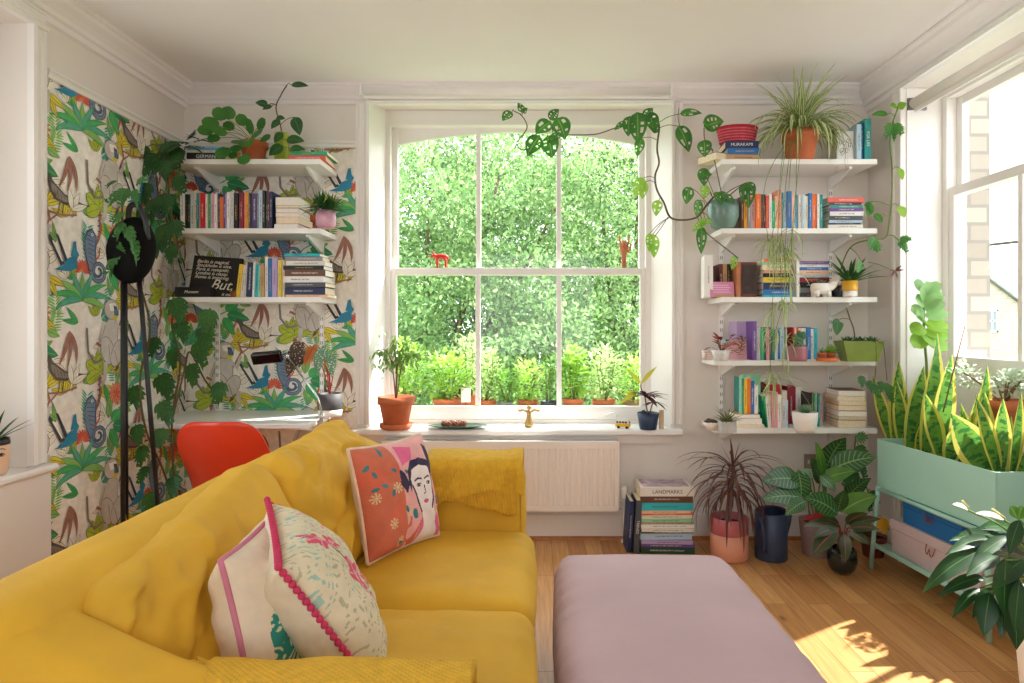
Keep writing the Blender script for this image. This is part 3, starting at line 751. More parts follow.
# ---- camera
cam = bpy.data.cameras.new('camera'); co = bpy.data.objects.new('camera', cam); COL.objects.link(co)
co.location = (0, -CAMD, CAMZ); co.rotation_euler = (PI/2, 0, 0)
cam.sensor_width = 36; cam.lens = F0/1024*36; cam.shift_x = (512-CX)/1024; cam.shift_y = -(341.5-CY)/1024; cam.clip_start = .05
SC.camera = co
SC.view_settings.view_transform = 'Standard'; SC.view_settings.look = 'None'; SC.view_settings.gamma = 1; SC.view_settings.use_curve_mapping = False
SC.view_settings.exposure = 0.62
SC.cycles.max_bounces = 10; SC.cycles.transparent_max_bounces = 24; SC.cycles.diffuse_bounces = 6
# ================================================================== furniture
YEL = mat('mustard_velvet', 'D8A92A', .75, var=.1, scale=5, bump=.12, bscale=30, sheen=.08)
def knitmat(key, c, su=26, sv=26):
    m = mat(key, c, .9, var=.1, scale=40); nd = m.node_tree.nodes; ln = m.node_tree.links; b = nd['Principled BSDF']
    tc = nd.new('ShaderNodeTexCoord'); wv = []
    for rz in (R(40), R(-50)):
        mp = nd.new('ShaderNodeMapping'); mp.inputs['Rotation'].default_value = (0, R(8), rz); ln.new(tc.outputs['Object'], mp.inputs['Vector'])
        w = nd.new('ShaderNodeTexWave'); w.inputs['Scale'].default_value = 34; w.inputs['Distortion'].default_value = .6; ln.new(mp.outputs['Vector'], w.inputs['Vector']); wv.append(w)
    a = nd.new('ShaderNodeMath'); a.operation = 'MULTIPLY'; ln.new(wv[0].outputs['Fac'], a.inputs[0]); ln.new(wv[1].outputs['Fac'], a.inputs[1])
    bp = nd.new('ShaderNodeBump'); bp.inputs['Strength'].default_value = .5; bp.inputs['Distance'].default_value = .005
    ln.new(a.outputs[0], bp.inputs['Height']); ln.new(bp.outputs['Normal'], b.inputs['Normal'])
    return m
YKN = knitmat('mustard_knit', 'DDAE2E')
MAUVE = mat('mauve_velvet', 'C3A9AF', .8, var=.06, scale=3, bump=.06, bscale=40, sheen=.15)
WOOD = mat('dark_wood', '5B3A22', .5, var=.25, scale=12)
WMET = mat('white_metal', 'F2F1EE', .35, var=.01)
BLK = mat('black_metal', '141314', .45, var=.2)
CHR = mat('chrome', 'D8D8DA', .15, 1, var=.02)

# ---- sofa: faces the ottoman, arms towards the window and the camera
SB, SF, SN, SFR = -1.0, 0.0, -3.0, -1.14     # back x, front x, near y, far y
sofa = thing('sofa', 'mustard yellow velvet sofa with two seat cushions in front of the window', 'sofa', (-.5, -2.07, 0))
so_ = (-.5, -2.07, 0)
def sm(x): x = max(0, min(1, x)); return x*x*(3-2*x)
def armshape(cz):
    def f(q, nn):
        # arm swells up towards the back
        x = q.x-.49
        k = max(0, (-.46-x)/.46)**1.25
        return V((q.x, q.y, q.z+max(0, nn[2])*.19*k))
    return f
b = softbox((-.9, -2.07, .50), (.20, 1.86, .72), .075, 18, wr=.006, wf=(3, 3, 3), shape=lambda q, nn: V((q.x-.03*max(0, nn[2]), q.y, q.z)))
b.build('backrest', YEL, sofa, so_, weld=True)
softbox((-.49, -1.235, .415), (.90, .20, .63), .06, 18, wr=.004, seed=3, shape=armshape(0)).build('armrest', YEL, sofa, so_, weld=True)
softbox((-.49, -2.905, .385), (.90, .20, .57), .06, 22, wr=.004, seed=4, shape=armshape(0)).build('armrest', YEL, sofa, so_, weld=True)
softbox((-.45, -2.07, .22), (.84, 1.5, .22), .03, 12, wr=.003, seed=5).build('base', YEL, sofa, so_, weld=True)
for x in (-.93, -.12):
    for y in (-1.25, -2.9):
        MB().lathe([(.022, 0), (.03, .12)], 14, (x, y, 0)).build('leg', WOOD, sofa, so_)
def folds(seed, n, yr, zr, A=(.004, .012), W=(.010, .024), Lr=(.08, .25), ang=(0, PI)):
    q = random.Random(seed); F = [(q.uniform(*yr), q.uniform(*zr), q.uniform(*ang), q.uniform(*A)*q.choice((1, 1, -1)), q.uniform(*W), q.uniform(*Lr), q.uniform(-3, 3)) for _ in range(n)]
    def h(y, z):
        t = 0
        for y0, z0, a, A_, w, l, cv in F:
            dy, dz = y-y0, z-z0; al = dy*math.cos(a)+dz*math.sin(a); pe = -dy*math.sin(a)+dz*math.cos(a)+cv*al*al
            e = (pe/w)**2+(al/l)**2
            if e < 9: t += A_*math.exp(-e)
        return t
    return h
def seatcush(y, sd):
    h = folds(sd, 16, (-.36, .36), (-.4, .4), (.003, .008), (.012, .028), (.1, .3), (-.5, .5))
    def shp(q, nn):
        z = q.z
        if nn[2] > 0: z += h(q.x, q.y)*nn[2]
        return V((q.x, q.y, z))
    return softbox((-.405, y, .405), (.80, .735, .15), .062, 30, bulge=(.014, 0, .030), wr=.004, wf=(5, 3, 4), seed=sd, shape=shp)
for y, sd in ((-1.70, 11), (-2.43, 17)):
    seatcush(y, sd).build('seat_cushion', YEL, sofa, so_, weld=True)
def backcush(y, hgt, sd, tilt, lean, w, x, z, fl, pk, th=.21, am=1):
    rot = M.Rotation(tilt, 3, 'X') @ M.Rotation(-lean, 3, 'Y')
    h = folds(sd, fl, (-w/2, w/2), (-hgt*.3, hgt/2), (.009, .019), (.012, .030), (.12, .34), (-.2, 1.1))
    h2 = folds(sd+5, 14, (-w/2, w/2), (hgt*.1, hgt*.5), (.008, .018), (.012, .028), (.06, .18), (.2, 1.4))
    def shp(q, nn):
        k = (nn[2]+1)/2
        q = V((q.x*(1.15-.5*k*k), q.y*(1-.03*k), q.z-.035*k*(1-nn[1]**2)+pk*k*nn[1]))
        f = max(0, nn[0])
        q.x += (h(q.y, q.z)+h2(q.y, q.z))*f*am
        if nn[2] > .5: q.z += h2(q.y, .2)*.25+.006*N.noise(V((q.y*9, q.x*9, sd)))
        return q
    return softbox((x, y, z), (th, w, hgt), .08, 40, bulge=(.03, 0, .012), wr=.007, wf=(3.5, 3.5, 3.5), seed=sd, shape=shp, rot=rot)
c1 = backcush(-1.70, .50, 2, R(-2), .24, .74, -.785, .695, 20, .02)
c1.build('back_cushion', YEL, sofa, so_, weld=True)
c2 = backcush(-2.44, .49, 8, R(2), .24, .82, -.81, .64, 16, .035, .24, .75)
c2o = c2.build('back_cushion', YEL, sofa, so_, weld=True)
# knitted throw folded over the window-side arm
def throw(name, label, x0, x1, yc, top, hw, drop_in, drop_out, seed, thick=.016):
    mb = MB(); nu, nv = 54, 40
    Ltot = drop_in+2*hw+drop_out
    def fn(u, v):
        x = x0+(x1-x0)*u; l = Ltot*v
        wob = .016*N.noise(V((x*8+seed, l*6, 0)))+.007*math.sin(x*19+seed+l*5)
        edge = .16*N.noise(V((x*7+seed, 3, 0)))+.06*math.sin(x*17+seed)
        if l < drop_out:
            y, z = yc+hw+.012+wob*.6, top-(drop_out-l)*(1+edge)
        elif l < drop_out+2*hw:
            t = (l-drop_out)/(2*hw); y = yc+hw*math.cos(PI*t)*1.05; z = top+.02*math.sin(PI*t)**.6+.006+wob*.5
        else:
            dd = l-drop_out-2*hw; y, z = yc-hw-.012+wob*.8-.02*math.sin(min(1, dd/max(.01, drop_in))*PI)*0, top-dd*(1+edge*2)
        return (x, y, z)
    mb.grid(fn, nu, nv)
    return mb
t = thing('throw', 'mustard knitted throw folded over the sofa arm by the radiator', 'throw blanket', (-.25, -1.235, .76))
def knit():
    m = YKN; return m
ta = throw('', '', -.455, -.05, -1.235, .745, .108, .115, .12, 1)
ta.build('top_fold', YKN, t, (-.25, -1.235, .76), solid=.02)
tb = throw('', '', -.43, -.075, -1.235, .735, .108, .165, .1, 4)
tb.build('under_fold', knitmat('mustard_knit_shaded', 'D2A026'), t, (-.25, -1.235, .76), solid=.016)  # shade beneath the top fold put into a darker copy of the knit
t = thing('throw', 'fringed mustard knitted throw spread along the sofa arm by the cream cushion', 'throw blanket', (-.35, -2.9, .71))
nb = throw('', '', -.60, -.11, -2.905, .676, .106, .2, .16, 7)
nb.build('top_fold', YKN, t, (-.35, -2.9, .71), solid=.014)
fm = MB()
for i in range(26):
    y = -2.80-.2*i/25; z = .688+.016*math.sin(PI*i/25); fm.tube([(-.60, y, z+.004*math.sin(i)), (-.615, y, z+.005), (-.632, y+.004*math.sin(i*2), z+.012)], .003, 5)
fm.build('fringe', YKN, t, (-.35, -2.9, .71))

# ---- loose cushions
def pillow(w, h, th, painter=None, n=72, seed=0, pinch=.06, wr=.006, m=0, mback=1):
    mb = MB()
    for sg in (1, -1):
        def fn(u, v):
            a, b = u*2-1, v*2-1
            x = a*w/2*(1-pinch*(1-b*b)*abs(a)); z = b*h/2*(1-pinch*(1-a*a)*abs(b))
            e = max(0, (1-a**4))**.55*max(0, (1-b**4))**.55
            rad = N.noise(V((a*2.2+seed, b*2.2, 0)))+.5*N.noise(V((a*5+seed, b*5, 1)))*max(abs(a), abs(b))+.35*math.sin(b*3+a*16+seed)*max(0, b-.35)
            y = sg*(th/2*e*(.85+.15*math.cos(a*1.3)*math.cos(b*1.3))+wr*e*rad*2+wr*.6*e*math.sin(14*math.atan2(b, a))*(abs(a*b))**.5)
            return (x*sg if 0 else x, -y, z)
        ids = mb.grid(lambda u, v: fn(u if sg > 0 else 1-u, v), n, n, m, (painter if sg > 0 else (lambda u, v: mback)))
    return mb
def inpoly(x, y, pl):
    r = False; j = len(pl)-1
    for i in range(len(pl)):
        if (pl[i][1] > y) != (pl[j][1] > y) and x < (pl[j][0]-pl[i][0])*(y-pl[i][1])/(pl[j][1]-pl[i][1])+pl[i][0]: r = not r
        j = i
    return r
def seg(x, y, pts, w):
    for a, b in zip(pts, pts[1:]):
        dx, dy = b[0]-a[0], b[1]-a[1]; L = dx*dx+dy*dy or 1e-9
        t = max(0, min(1, ((x-a[0])*dx+(y-a[1])*dy)/L))
        if math.hypot(x-a[0]-t*dx, y-a[1]-t*dy) < w: return True
    return False
def ell(x, y, cx, cy, rx, ry): return ((x-cx)/rx)**2+((y-cy)/ry)**2 < 1
fab = lambda k, c: mat('cloth_'+k, c, .85, var=.06, scale=30, bump=.15, bscale=200)
# pink portrait cushion
PA = [fab('coral', 'CF6F54'), fab('cream', 'E9DCCB'), fab('pink', 'E8A9A6'), fab('hot', 'E56A95'), fab('ink', '2F2A4A'), fab('face', 'EFE3E0'), fab('lip', 'C85C8A'), fab('leafink', '3F7C84'), fab('salmon', 'D96A50'), fab('daisy', 'DDC39A')]
rf = random.Random(3); LV = [(rf.uniform(.05, .95), rf.uniform(.05, .95), rf.uniform(0, PI)) for _ in range(26)]; FL = [(rf.uniform(.05, .9), rf.uniform(.05, .6)) for _ in range(12)]
FACE = [(.52, .62), (.56, .70), (.66, .73), (.78, .70), (.83, .60), (.82, .46), (.76, .34), (.69, .28), (.61, .35), (.55, .47)]
def pa(u, v):
    if seg(u, v, [(.60, .30), (.565, .44), (.53, .55)], .012) or seg(u, v, [(.76, .30), (.83, .45), (.84, .58)], .010): return 4
    if inpoly(u, v, FACE):
        for ex in (.625, .755):
            if ell(u, v, ex, .545, .035, .018): return 4 if ell(u, v, ex, .545, .016, .016) or not ell(u, v, ex, .545, .027, .012) else 5
            if seg(u, v, [(ex-.045, .59), (ex, .605), (ex+.04, .595)], .008): return 4
        if seg(u, v, [(.69, .53), (.705, .46), (.68, .45)], .006): return 4
        if ell(u, v, .69, .38, .036, .018): return 6
        return 5
    if inpoly(u, v, [(.60, .36), (.78, .36), (.80, .16), (.88, .0), (.52, .0), (.60, .16)]): return 5
    if inpoly(u, v, [(.49, .50), (.49, .70), (.58, .79), (.70, .80), (.82, .76), (.87, .64), (.85, .56), (.80, .68), (.67, .735), (.55, .69), (.53, .58)]): return 4
    if inpoly(u, v, [(.50, .58), (.42, .50), (.36, .60), (.38, .74), (.44, .68)]) or inpoly(u, v, [(.82, .74), (.86, .93), (.93, .88), (.93, .70), (.87, .62)]): return 4
    if inpoly(u, v, [(.42, .76), (.46, .97), (.66, .92), (.60, .80)]): return 3
    if ell(u, v, .50, .30, .035, .05) or ell(u, v, .86, .36, .03, .05): return 7
    if inpoly(u, v, [(.50, .0), (.55, .22), (.60, .20), (.56, .0)]) or inpoly(u, v, [(.84, .0), (.80, .2), (.84, .24), (.95, .0)]): return 3
    for x, y, a in LV:
        dx, dy = (u-x)*math.cos(a)+(v-y)*math.sin(a), -(u-x)*math.sin(a)+(v-y)*math.cos(a)
        if u < .5 and ell(dx, dy, 0, 0, .035, .018): return 7
    for x, y in FL:
        r = math.hypot(u-x, v-y)
        if r < .05 and (math.cos(8*math.atan2(v-y, u-x)) > -.2 or r < .015): return 9
    if u > .38: return 2 if v > .3 else (2 if N.noise(V((u*9, v*9, 0))) > -.1 else 0)
    return 0 if N.noise(V((u*5, v*5, 3))) > -.25 else 8
def place(o, loc, rx=0, rz=0, ry=0):
    o.location = loc; o.rotation_mode = 'XYZ'
    o.matrix_world = M.Translation(loc) @ M.Rotation(rz, 4, 'Z') @ M.Rotation(rx, 4, 'X') @ M.Rotation(ry, 4, 'Y')
def cushion(label, loc, w, h, th, painter, mats, xa, za, seed, piping=None, pompom=None, gusset=None):
    t = thing('cushion', label, 'cushion', (0, 0, 0)); X = V(xa).normalized(); Z = V(za); Z = (Z-X*Z.dot(X)).normalized(); Y = Z.cross(X)
    q = M((X, Y, Z)).transposed().to_4x4(); q.translation = V(loc); t.matrix_world = q
    pillow(w, h, th, painter, 150, seed).build('cover', mats, t, weld=True)
    edge = []
    def ept(a, b, pinch=.06): return V((a*w/2*(1-pinch*(1-b*b)*abs(a)), 0, b*h/2*(1-pinch*(1-a*a)*abs(b))))
    k = 24
    for i in range(k): edge.append(ept(-1+2*i/k, -1))
    for i in range(k): edge.append(ept(1, -1+2*i/k))
    for i in range(k): edge.append(ept(1-2*i/k, 1))
    for i in range(k): edge.append(ept(-1, 1-2*i/k))
    if piping: MB().tube(edge+[edge[0]], .0065, 8).build('piping', piping, t)
    if pompom:
        pm = MB()
        for i in range(0, len(edge)):
            p = edge[i]; q = p.normalized()*.012; pm.ball(p+q, .0085, seg=7, rings=5)
        for i in range(len(edge)): pm.tube([edge[i], edge[(i+1) % len(edge)]], .003, 4)
        pm.build('pompom_trim', pompom, t)
    return t
cushion('coral and pink cushion with a portrait face, propped against the throw-covered arm', (-.515, -1.63, .70), .375, .395, .17, pa, PA, (.52, .85, 0), (-.22, .10, .96), 1, piping=fab('pipe_coral', 'E6CDB8'))
# floral pompom cushion
PBm = [fab('leafprint', 'DDD3B4'), fab('cream2', 'E6DCC4'), fab('olive', 'B9B392'), fab('poppy', 'D9566F'), fab('pinkf', 'E5A0AE'), fab('mintf', '9EC3B4'), fab('inkf', '5B5560')]
PF = [(.36, .88, .10), (.48, .76, .07), (.38, .52, .14), (.42, .22, .12), (.56, .40, .09)]
def pb(u, v):
    for x, y, r in PF:
        d = math.hypot(u-x, v-y); a = math.atan2(v-y, u-x)
        if d < r*(.8+.2*math.cos(5*a)):
            return 4 if d < r*.28 or (r > .08 and math.cos(5*a+1) > .86) else 3
    if seg(u, v, [(.34, .95), (.40, .7), (.40, .45), (.46, .3), (.48, .1)], .008): return 6
    if abs(u-.80+.1*v) < .12 and N.noise(V((u*26, v*26, 1))) > .28: return 4
    s = math.sin(u*105+7*N.noise(V((u*11, v*11, 2))))*math.sin(v*80+7*N.noise(V((u*11, v*11, 5))))
    if s > .5: return 2 if v < .55 else (5 if N.noise(V((u*5, v*5, 7))) > 0 else 2)
    return 0
cushion('floral cushion with a raspberry pompom edge, leaning over the pink-piped cushion', (-.508, -2.475, .683), .37, .40, .19, pb, PBm, (-.145, .30, .037), (-.153, -.15, .318), 5, pompom=fab('pom', 'C9365F'))
# cream cushion with pink piping and a leafy face print
PCm = [fab('calico', 'E6D7BF'), fab('calico_b', 'E3D2B8'), fab('teal', '2B8D80'), fab('navy', '2C2848'), fab('facew', 'EFE9E6'), fab('rouge', 'D8505E'), fab('leafcr', 'D8D6B0')]
FC = [(.60, .64), (.70, .66), (.80, .52), (.86, .30), (.84, .08), (.72, .02), (.66, .30)]
def pc(u, v):
    if inpoly(u, v, FC):
        if seg(u, v, FC+[FC[0]], .008): return 3
        if ell(u, v, .75, .40, .03, .05): return 4 if ell(u, v, .75, .40, .022, .04) and not ell(u, v, .75, .38, .012, .02) else 3
        if seg(u, v, [(.80, .36), (.79, .24), (.77, .23)], .006): return 3
        if ell(u, v, .77, .13, .03, .045): return 5
        return 4
    if inpoly(u, v, [(.52, .78), (.62, .74), (.74, .66), (.84, .48), (.9, .2), (.95, .3), (.86, .62), (.70, .80), (.56, .86)]): return 3
    if inpoly(u, v, [(.42, .02), (.44, .58), (.52, .72), (.60, .62), (.66, .3), (.70, .02)]):
        if ell(u, v, .58, .06, .09, .08): return 5
        s = math.sin(u*85+4*math.sin(v*30))*math.sin(v*60+2*math.sin(u*40))
        return 6 if s > .35 else 2
    return 0
cushion('cream cushion with pink piping and a leafy face print, under the pompom cushion', (-.622, -2.50, .665), .40, .37, .17, lambda u, v: pc(u*.75+.38, v), PCm, (-.10, .99, 0), (-.20, .05, .97), 9, piping=fab('pipe_pink', 'CE7F96'))

# ---- ottoman
ot = thing('ottoman', 'long mauve velvet ottoman on the oak floor beside the sofa', 'ottoman', (.43, -2.05, 0))
oo = (.43, -2.05, 0)
def oshape(q, nn):
    e = max(abs(nn[0]), abs(nn[1]))
    if nn[2] > 0: q.z += .004*math.sin(q.y*46+q.x*8)*max(0, abs(nn[0])-.6)*2
    if nn[0] < -.7: q.x += .004*math.sin(q.y*60+q.z*25)*max(0, nn[2]+.3)
    return q
softbox((.43, -2.05, .245), (.70, 1.33, .33), .075, 26, bulge=(.02, .03, .022), wr=.004, wf=(3, 2, 3), seed=2, shape=oshape).build('upholstered_top', MAUVE, ot, oo, weld=True)
pp = MB(); pp.tube(spline([(.095, -2.68, .12), (.075, -2.05, .12), (.095, -1.42, .12)], 8), .006, 6); pp.tube(spline([(.765, -2.68, .12), (.785, -2.05, .12), (.765, -1.42, .12)], 8), .006, 6)
pp.build('piping', MAUVE, ot, oo)
for x in (.17, .69):
    for y in (-1.5, -2.6): MB().lathe([(.02, 0), (.028, .09)], 14, (x, y, 0)).build('leg', WOOD, ot, oo)

# ---- desk: wall-hung top on the shelf tracks
TRK = []
def track(label, x, z0, z1, group):
    o = MB(); o.box((x-.012, -.016, z0), (x+.012, -.0015, z1))
    s = MB()
    k = z0+.04
    while k < z1-.03: s.box((x-.008, -.0175, k), (x-.003, -.0155, k+.022)); s.box((x+.003, -.0175, k), (x+.008, -.0155, k+.022)); k += .05
    r = o.build('shelf_track', WMET); tag(r, label, 'shelf track', group)
    s.build('slot_pattern', mat('slot_grey', '9B9893', .6), r)
XT = [P(218.5, 350, 4).x, P(322.5, 350, 4).x]
track('white slotted wall track beside the desk plant vine', XT[0], .72, 2.45, 'desk shelf tracks')
track('white slotted wall track above the dark-potted begonia', XT[1], .72, 2.45, 'desk shelf tracks')
dk = thing('desk', 'white wall-mounted desk top under the desk shelves', 'desk', (-1.68, -.3, .78))
do = (-1.68, -.3, .78)
MB().box((-2.165, -.575, .775), (-1.215, -.01, .80)).build('desk_top', mat('white_laminate', 'F3F3F3', .3, var=.01), dk, do, bevel=.003)
def brk(mb, x, zt, dp, y0=-.0175, hh=.09):
    mb.prism([(y0, zt), (y0-dp, zt), (y0-dp, zt-.012), (y0-.03, zt-hh), (y0, zt-hh)], 0, x-.008, x+.008)
    return mb
for x in XT: brk(MB(), x, .775, .5, hh=.1).build('bracket', WMET, dk, do)

# ---- red shell chair
ch = thing('shell_chair', 'orange-red plastic shell chair tucked at the white desk', 'chair', (-1.52, -.66, 0))
RED = mat('red_plastic', 'D9381A', .35, var=.03, coat=.2)
def shell(u, v):
    # u across, v from front of seat to top of back ; chair faces +y
    a = u*2-1
    if v < .5:
        t = v/.5; y = .22-.36*t; z = .45-.02*math.sin(t*PI)+.05*max(0, t-.8)**2*5; w = .22+.015*math.sin(t*PI)
        return V((a*w, y, z+.035*a*a*(.3+.7*t)))
    t = (v-.5)/.5; w = .232-.03*t**3
    ca = a*w; y = -.14-.10*sm(t*1.1)-.07*t+.085*a*a*(1-.35*t); z = .445+.425*t+.03*(1-t)*0-.07*(abs(a)**5)*t**2+.03*a*a*(1-t)
    return V((ca, y, z))
mb = MB(); mb.grid(shell, 24, 40); mb.build('shell', RED, ch, solid=.008)
st = MB(); st.box((-.12, -.1, .405), (.12, .14, .425)); st.build('seat_frame', BLK, ch, bevel=.006)
for x in (-1, 1):
    for y, yy in ((.13, .22), (-.09, -.22)): MB().tube([(x*.12, y, .42), (x*.22, yy, 0)], [.014, .009], 10).build('leg', mat('beech', 'C79A66', .5, var=.15, scale=14), ch)

# ---- black stand with a dish head
fl = thing('floor_lamp', 'tall black tripod floor lamp with a dish shade among the vines', 'floor lamp', (-1.95, -.86, 0))
fo = (-1.95, -.86, 0)
hd = P(131, 250, 3.06)
LP = lambda px, py, d=3.08: P(px, py, d)
dish = MB()
for i in range(1):
    pr = [(0, .05), (.06, .048), (.105, .035), (.13, .012), (.137, -.01), (.132, -.012), (.12, .01), (.09, .028), (0, .038)]
    dish.lathe(pr, 30, (0, 0, 0), sx=.78, sy=1.18)
do_ = dish.build('lamp_shade', mat('matt_black', '080707', .8, var=.2, spec=.15), fl)
do_.location = V(hd)-V(fo); do_.rotation_euler = (R(90), R(6), R(12))
hk = MB(); hk.tube(spline([LP(128, 222, 3.06), LP(130, 207, 3.05), LP(138, 206, 3.05), LP(145, 220, 3.05), LP(148, 240, 3.06)], 6), .013, 10); hk.build('yoke', BLK, fl, fo)
for a, b_ in ((LP(123, 275), LP(123, 600, 3.08)), (LP(139, 275, 3.1), LP(164, 570, 3.3)), (LP(125, 277, 3.12), LP(126.5, 545, 3.5))):
    b2 = V((b_.x, b_.y, 0)) ; MB().tube([a, V((b2.x, b2.y, .012))], .011, 10).build('leg', BLK, fl, fo)
cn = MB(); cn.lathe([(.05, -.015), (.055, 0), (.04, .02)], 16, LP(131, 278, 3.09)); cn.build('leg_collar', BLK, fl, fo)

# ---- clamp lamp on the desk
dl = thing('desk_lamp', 'slim chrome clamp lamp with a black oblong head on the desk edge', 'desk lamp', P(322, 412, 3.5))
lo = P(322, 412, 3.5)
LQ = lambda px, py, d=3.5: P(px, py, d)
MB().tube([LQ(322, 414), LQ(318, 398), LQ(287, 356, 3.55)], .006, 8).build('arm', CHR, dl, lo)
cm = MB(); a = LQ(322, 416); cm.box((a.x-.016, a.y-.02, .803), (a.x+.016, a.y+.05, .815)); cm.box((a.x-.016, a.y-.03, .72), (a.x+.016, a.y-.02+.004, .815)); cm.box((a.x-.016, a.y-.03, .72), (a.x+.016, a.y+.04, .73)); cm.tube([(a.x, a.y+.02, .70), (a.x, a.y+.02, .77)], .006); cm.lathe([(.012, 0), (.012, .04)], 12, (a.x, a.y, .81))
cm.build('clamp', CHR, dl, lo)
h = LQ(267, 357.5, 3.55); hb = MB(); hb.box((h.x-.08, h.y-.02, h.z-.032), (h.x+.08, h.y+.02, h.z+.032), rot=M.Rotation(R(-5), 3, 'Y') @ M.Rotation(R(25), 3, 'X')); hb.build('lamp_head', mat('gloss_black', '0C0D10', .12, var=.1), dl, lo, bevel=.006)
MB().ball(LQ(287, 356, 3.55), .011).build('pivot', CHR, dl, lo)

# ---- radiator
rd = thing('radiator', 'long white ribbed panel radiator under the window board', 'radiator', (-.2, -.09, .2))
ro = (-.2, -.09, .2)
RAD = mat('radiator_enamel', 'EFE3D8', .35, var=.01)
rx0, rx1, rz0, rz1 = -.93, .51, .205, .63
pn = MB()
def rib(x): return -.128-.008*(math.cos((x-rx0)/.0333*2*PI)*.5+.5)**.5
prof = []; nn_ = 440
for i in range(nn_+1):
    x = rx0+.012+(rx1-rx0-.024)*i/nn_; prof.append((x, rib(x)))
for z0, z1 in ((rz0+.035, rz1-.045),):
    pn.prism([(rx1-.012, -.10), (rx0+.012, -.10)]+prof, 2, z0, z1)
pn.box((rx0+.012, -.132, rz0), (rx1-.012, -.10, rz0+.035)); pn.box((rx0+.012, -.132, rz1-.045), (rx1-.012, -.10, rz1-.006))
pn.build('front_panel', RAD, rd, ro)
pn = MB(); pn.box((rx0+.02, -.05, rz0+.01), (rx1-.02, -.035, rz1-.012)); pn.build('rear_panel', RAD, rd, ro)
for a, c in ((rx0, rx0+.012), (rx1-.012, rx1)): MB().box((a, -.135, rz0+.004), (c, -.03, rz1)).build('side_panel', RAD, rd, ro, bevel=.003)
gr = MB(); gr.box((rx0+.012, -.132, rz1-.006), (rx1-.012, -.118, rz1)); gr.box((rx0+.012, -.046, rz1-.006), (rx1-.012, -.032, rz1)); gr.box((-.26, -.12, rz1-.006), (-.235, -.045, rz1))
i = 0
x = rx0+.02
while x < rx1-.02: gr.box((x, -.118, rz1-.006), (x+.0045, -.046, rz1-.001)); x += .0125
gr.build('top_grille', WMET, rd, ro)
vl = MB(); vl.tube([(rx1, -.08, .26), (rx1+.035, -.08, .26)], .009); vl.tube([(rx1+.035, -.08, .0), (rx1+.035, -.08, .27)], .008); vl.lathe([(.016, 0), (.02, .01), (.016, .02)], 14, (rx1+.035, -.08, 0))
vl.build('pipe', WMET, rd, ro)
MB().lathe([(.017, .27), (.019, .275), (.02, .33), (.017, .345), (0, .347)], 16, (rx1+.035, -.08, 0)).build('valve_cap', WMET, rd, ro)

# ---- planter trough on legs
PGR = mat('mint_metal', 'A6D6C6', .4, var=.02)
ps = thing('planter_stand', 'mint green metal trough planter on slim legs by the brick-view window', 'planter', (2.035, -.9, 0), rz=R(4.6))
po = (1.93, -.9, 0)
y0p, y1p = -.50, -1.31
tr = MB(); tr_x0, tr_x1 = 1.79, 2.04
def shellbox(mb, x0, x1, y0, y1, z0, z1, th=.006):
    mb.box((x0, y0, z0), (x0+th, y1, z1)); mb.box((x1-th, y0, z0), (x1, y1, z1)); mb.box((x0+th, y0, z0), (x1-th, y0+th, z1)); mb.box((x0+th, y1-th, z0), (x1-th, y1, z1)); mb.box((x0+th, y0+th, z0), (x1-th, y1-th, z0+th)); return mb
shellbox(tr, tr_x0, tr_x1, y1p, y0p, .455, .712).build('trough', PGR, ps, po, bevel=.002)
MB().box((tr_x0+.006, y1p+.006, .461), (tr_x1-.006, y0p-.006, .665)).build('soil', MAT_SOIL, ps, po)
for y, sy in ((y0p-.03, 1), (y1p+.03, -1)):
    for x, sx in ((tr_x0-.012, -1), (tr_x1+.004, 1)):
        MB().tube([(x, y, .46), (x+sx*.02, y+sy*.035, .004)], .0115, 12).build('leg', PGR, ps, po)
    MB().tube([(tr_x0-.03, y+sy*.028, .12), (tr_x1+.02, y+sy*.028, .12)], .009, 10).build('cross_bar', PGR, ps, po)
for x in (tr_x0-.012, tr_x1+.004): MB().tube([(x, y0p-.03, .445), (x, y1p+.03, .445)], .011, 10).build('rail', PGR, ps, po)
sh = MB(); sh.box((tr_x0-.02, y1p, .125), (tr_x1+.01, y0p, .135)); sh.box((tr_x0-.024, y1p, .125), (tr_x0-.016, y0p, .15)); sh.build('lower_shelf', PGR, ps, po, bevel=.002)
def storage(label, x0, x1, y0, y1, z0, h, m, lidh):
    q_ = M.Rotation(R(4.6), 3, 'Z') @ V(((x0+x1)/2-1.93, (y0+y1)/2+.9, 0))+V((2.035, -.9, z0))
    t = thing('storage_box', label, 'storage box', q_, rz=R(4.6)); o = ((x0+x1)/2, (y0+y1)/2, z0)
    MB().box((x0+.003, y0+.003, z0), (x1-.003, y1-.003, z0+h-lidh-.002)).build('box_body', m, t, o, bevel=.003)
    MB().box((x0, y0, z0+h-lidh), (x1, y1, z0+h)).build('lid', m, t, o, bevel=.003)
    my = (y0+y1)/2; mz = z0+h*.55; b = MB(); b.tube(spline([(x0-.001, my-.03, mz+.03), (x0-.012, my-.022, mz-.01), (x0-.012, my-.005, mz-.005), (x0-.01, my, mz+.02), (x0-.012, my+.012, mz-.01), (x0-.01, my+.025, mz+.005), (x0-.001, my+.03, mz+.035)], 5), .0022, 6)
    b.build('tie_cord', mat('rust_cord', '8C3F22', .8), t, o)
    return t
storage('large pale pink storage box on the lower shelf of the mint planter', 1.80, 2.03, -1.22, -.60, .136, .175, mat('box_pink', 'CDB9BB', .8, var=.03), .05)
storage('blue storage box stacked on the pale pink box', 1.81, 2.02, -1.10, -.68, .312, .125, mat('box_blue', '1667A8', .7, var=.05), .04)

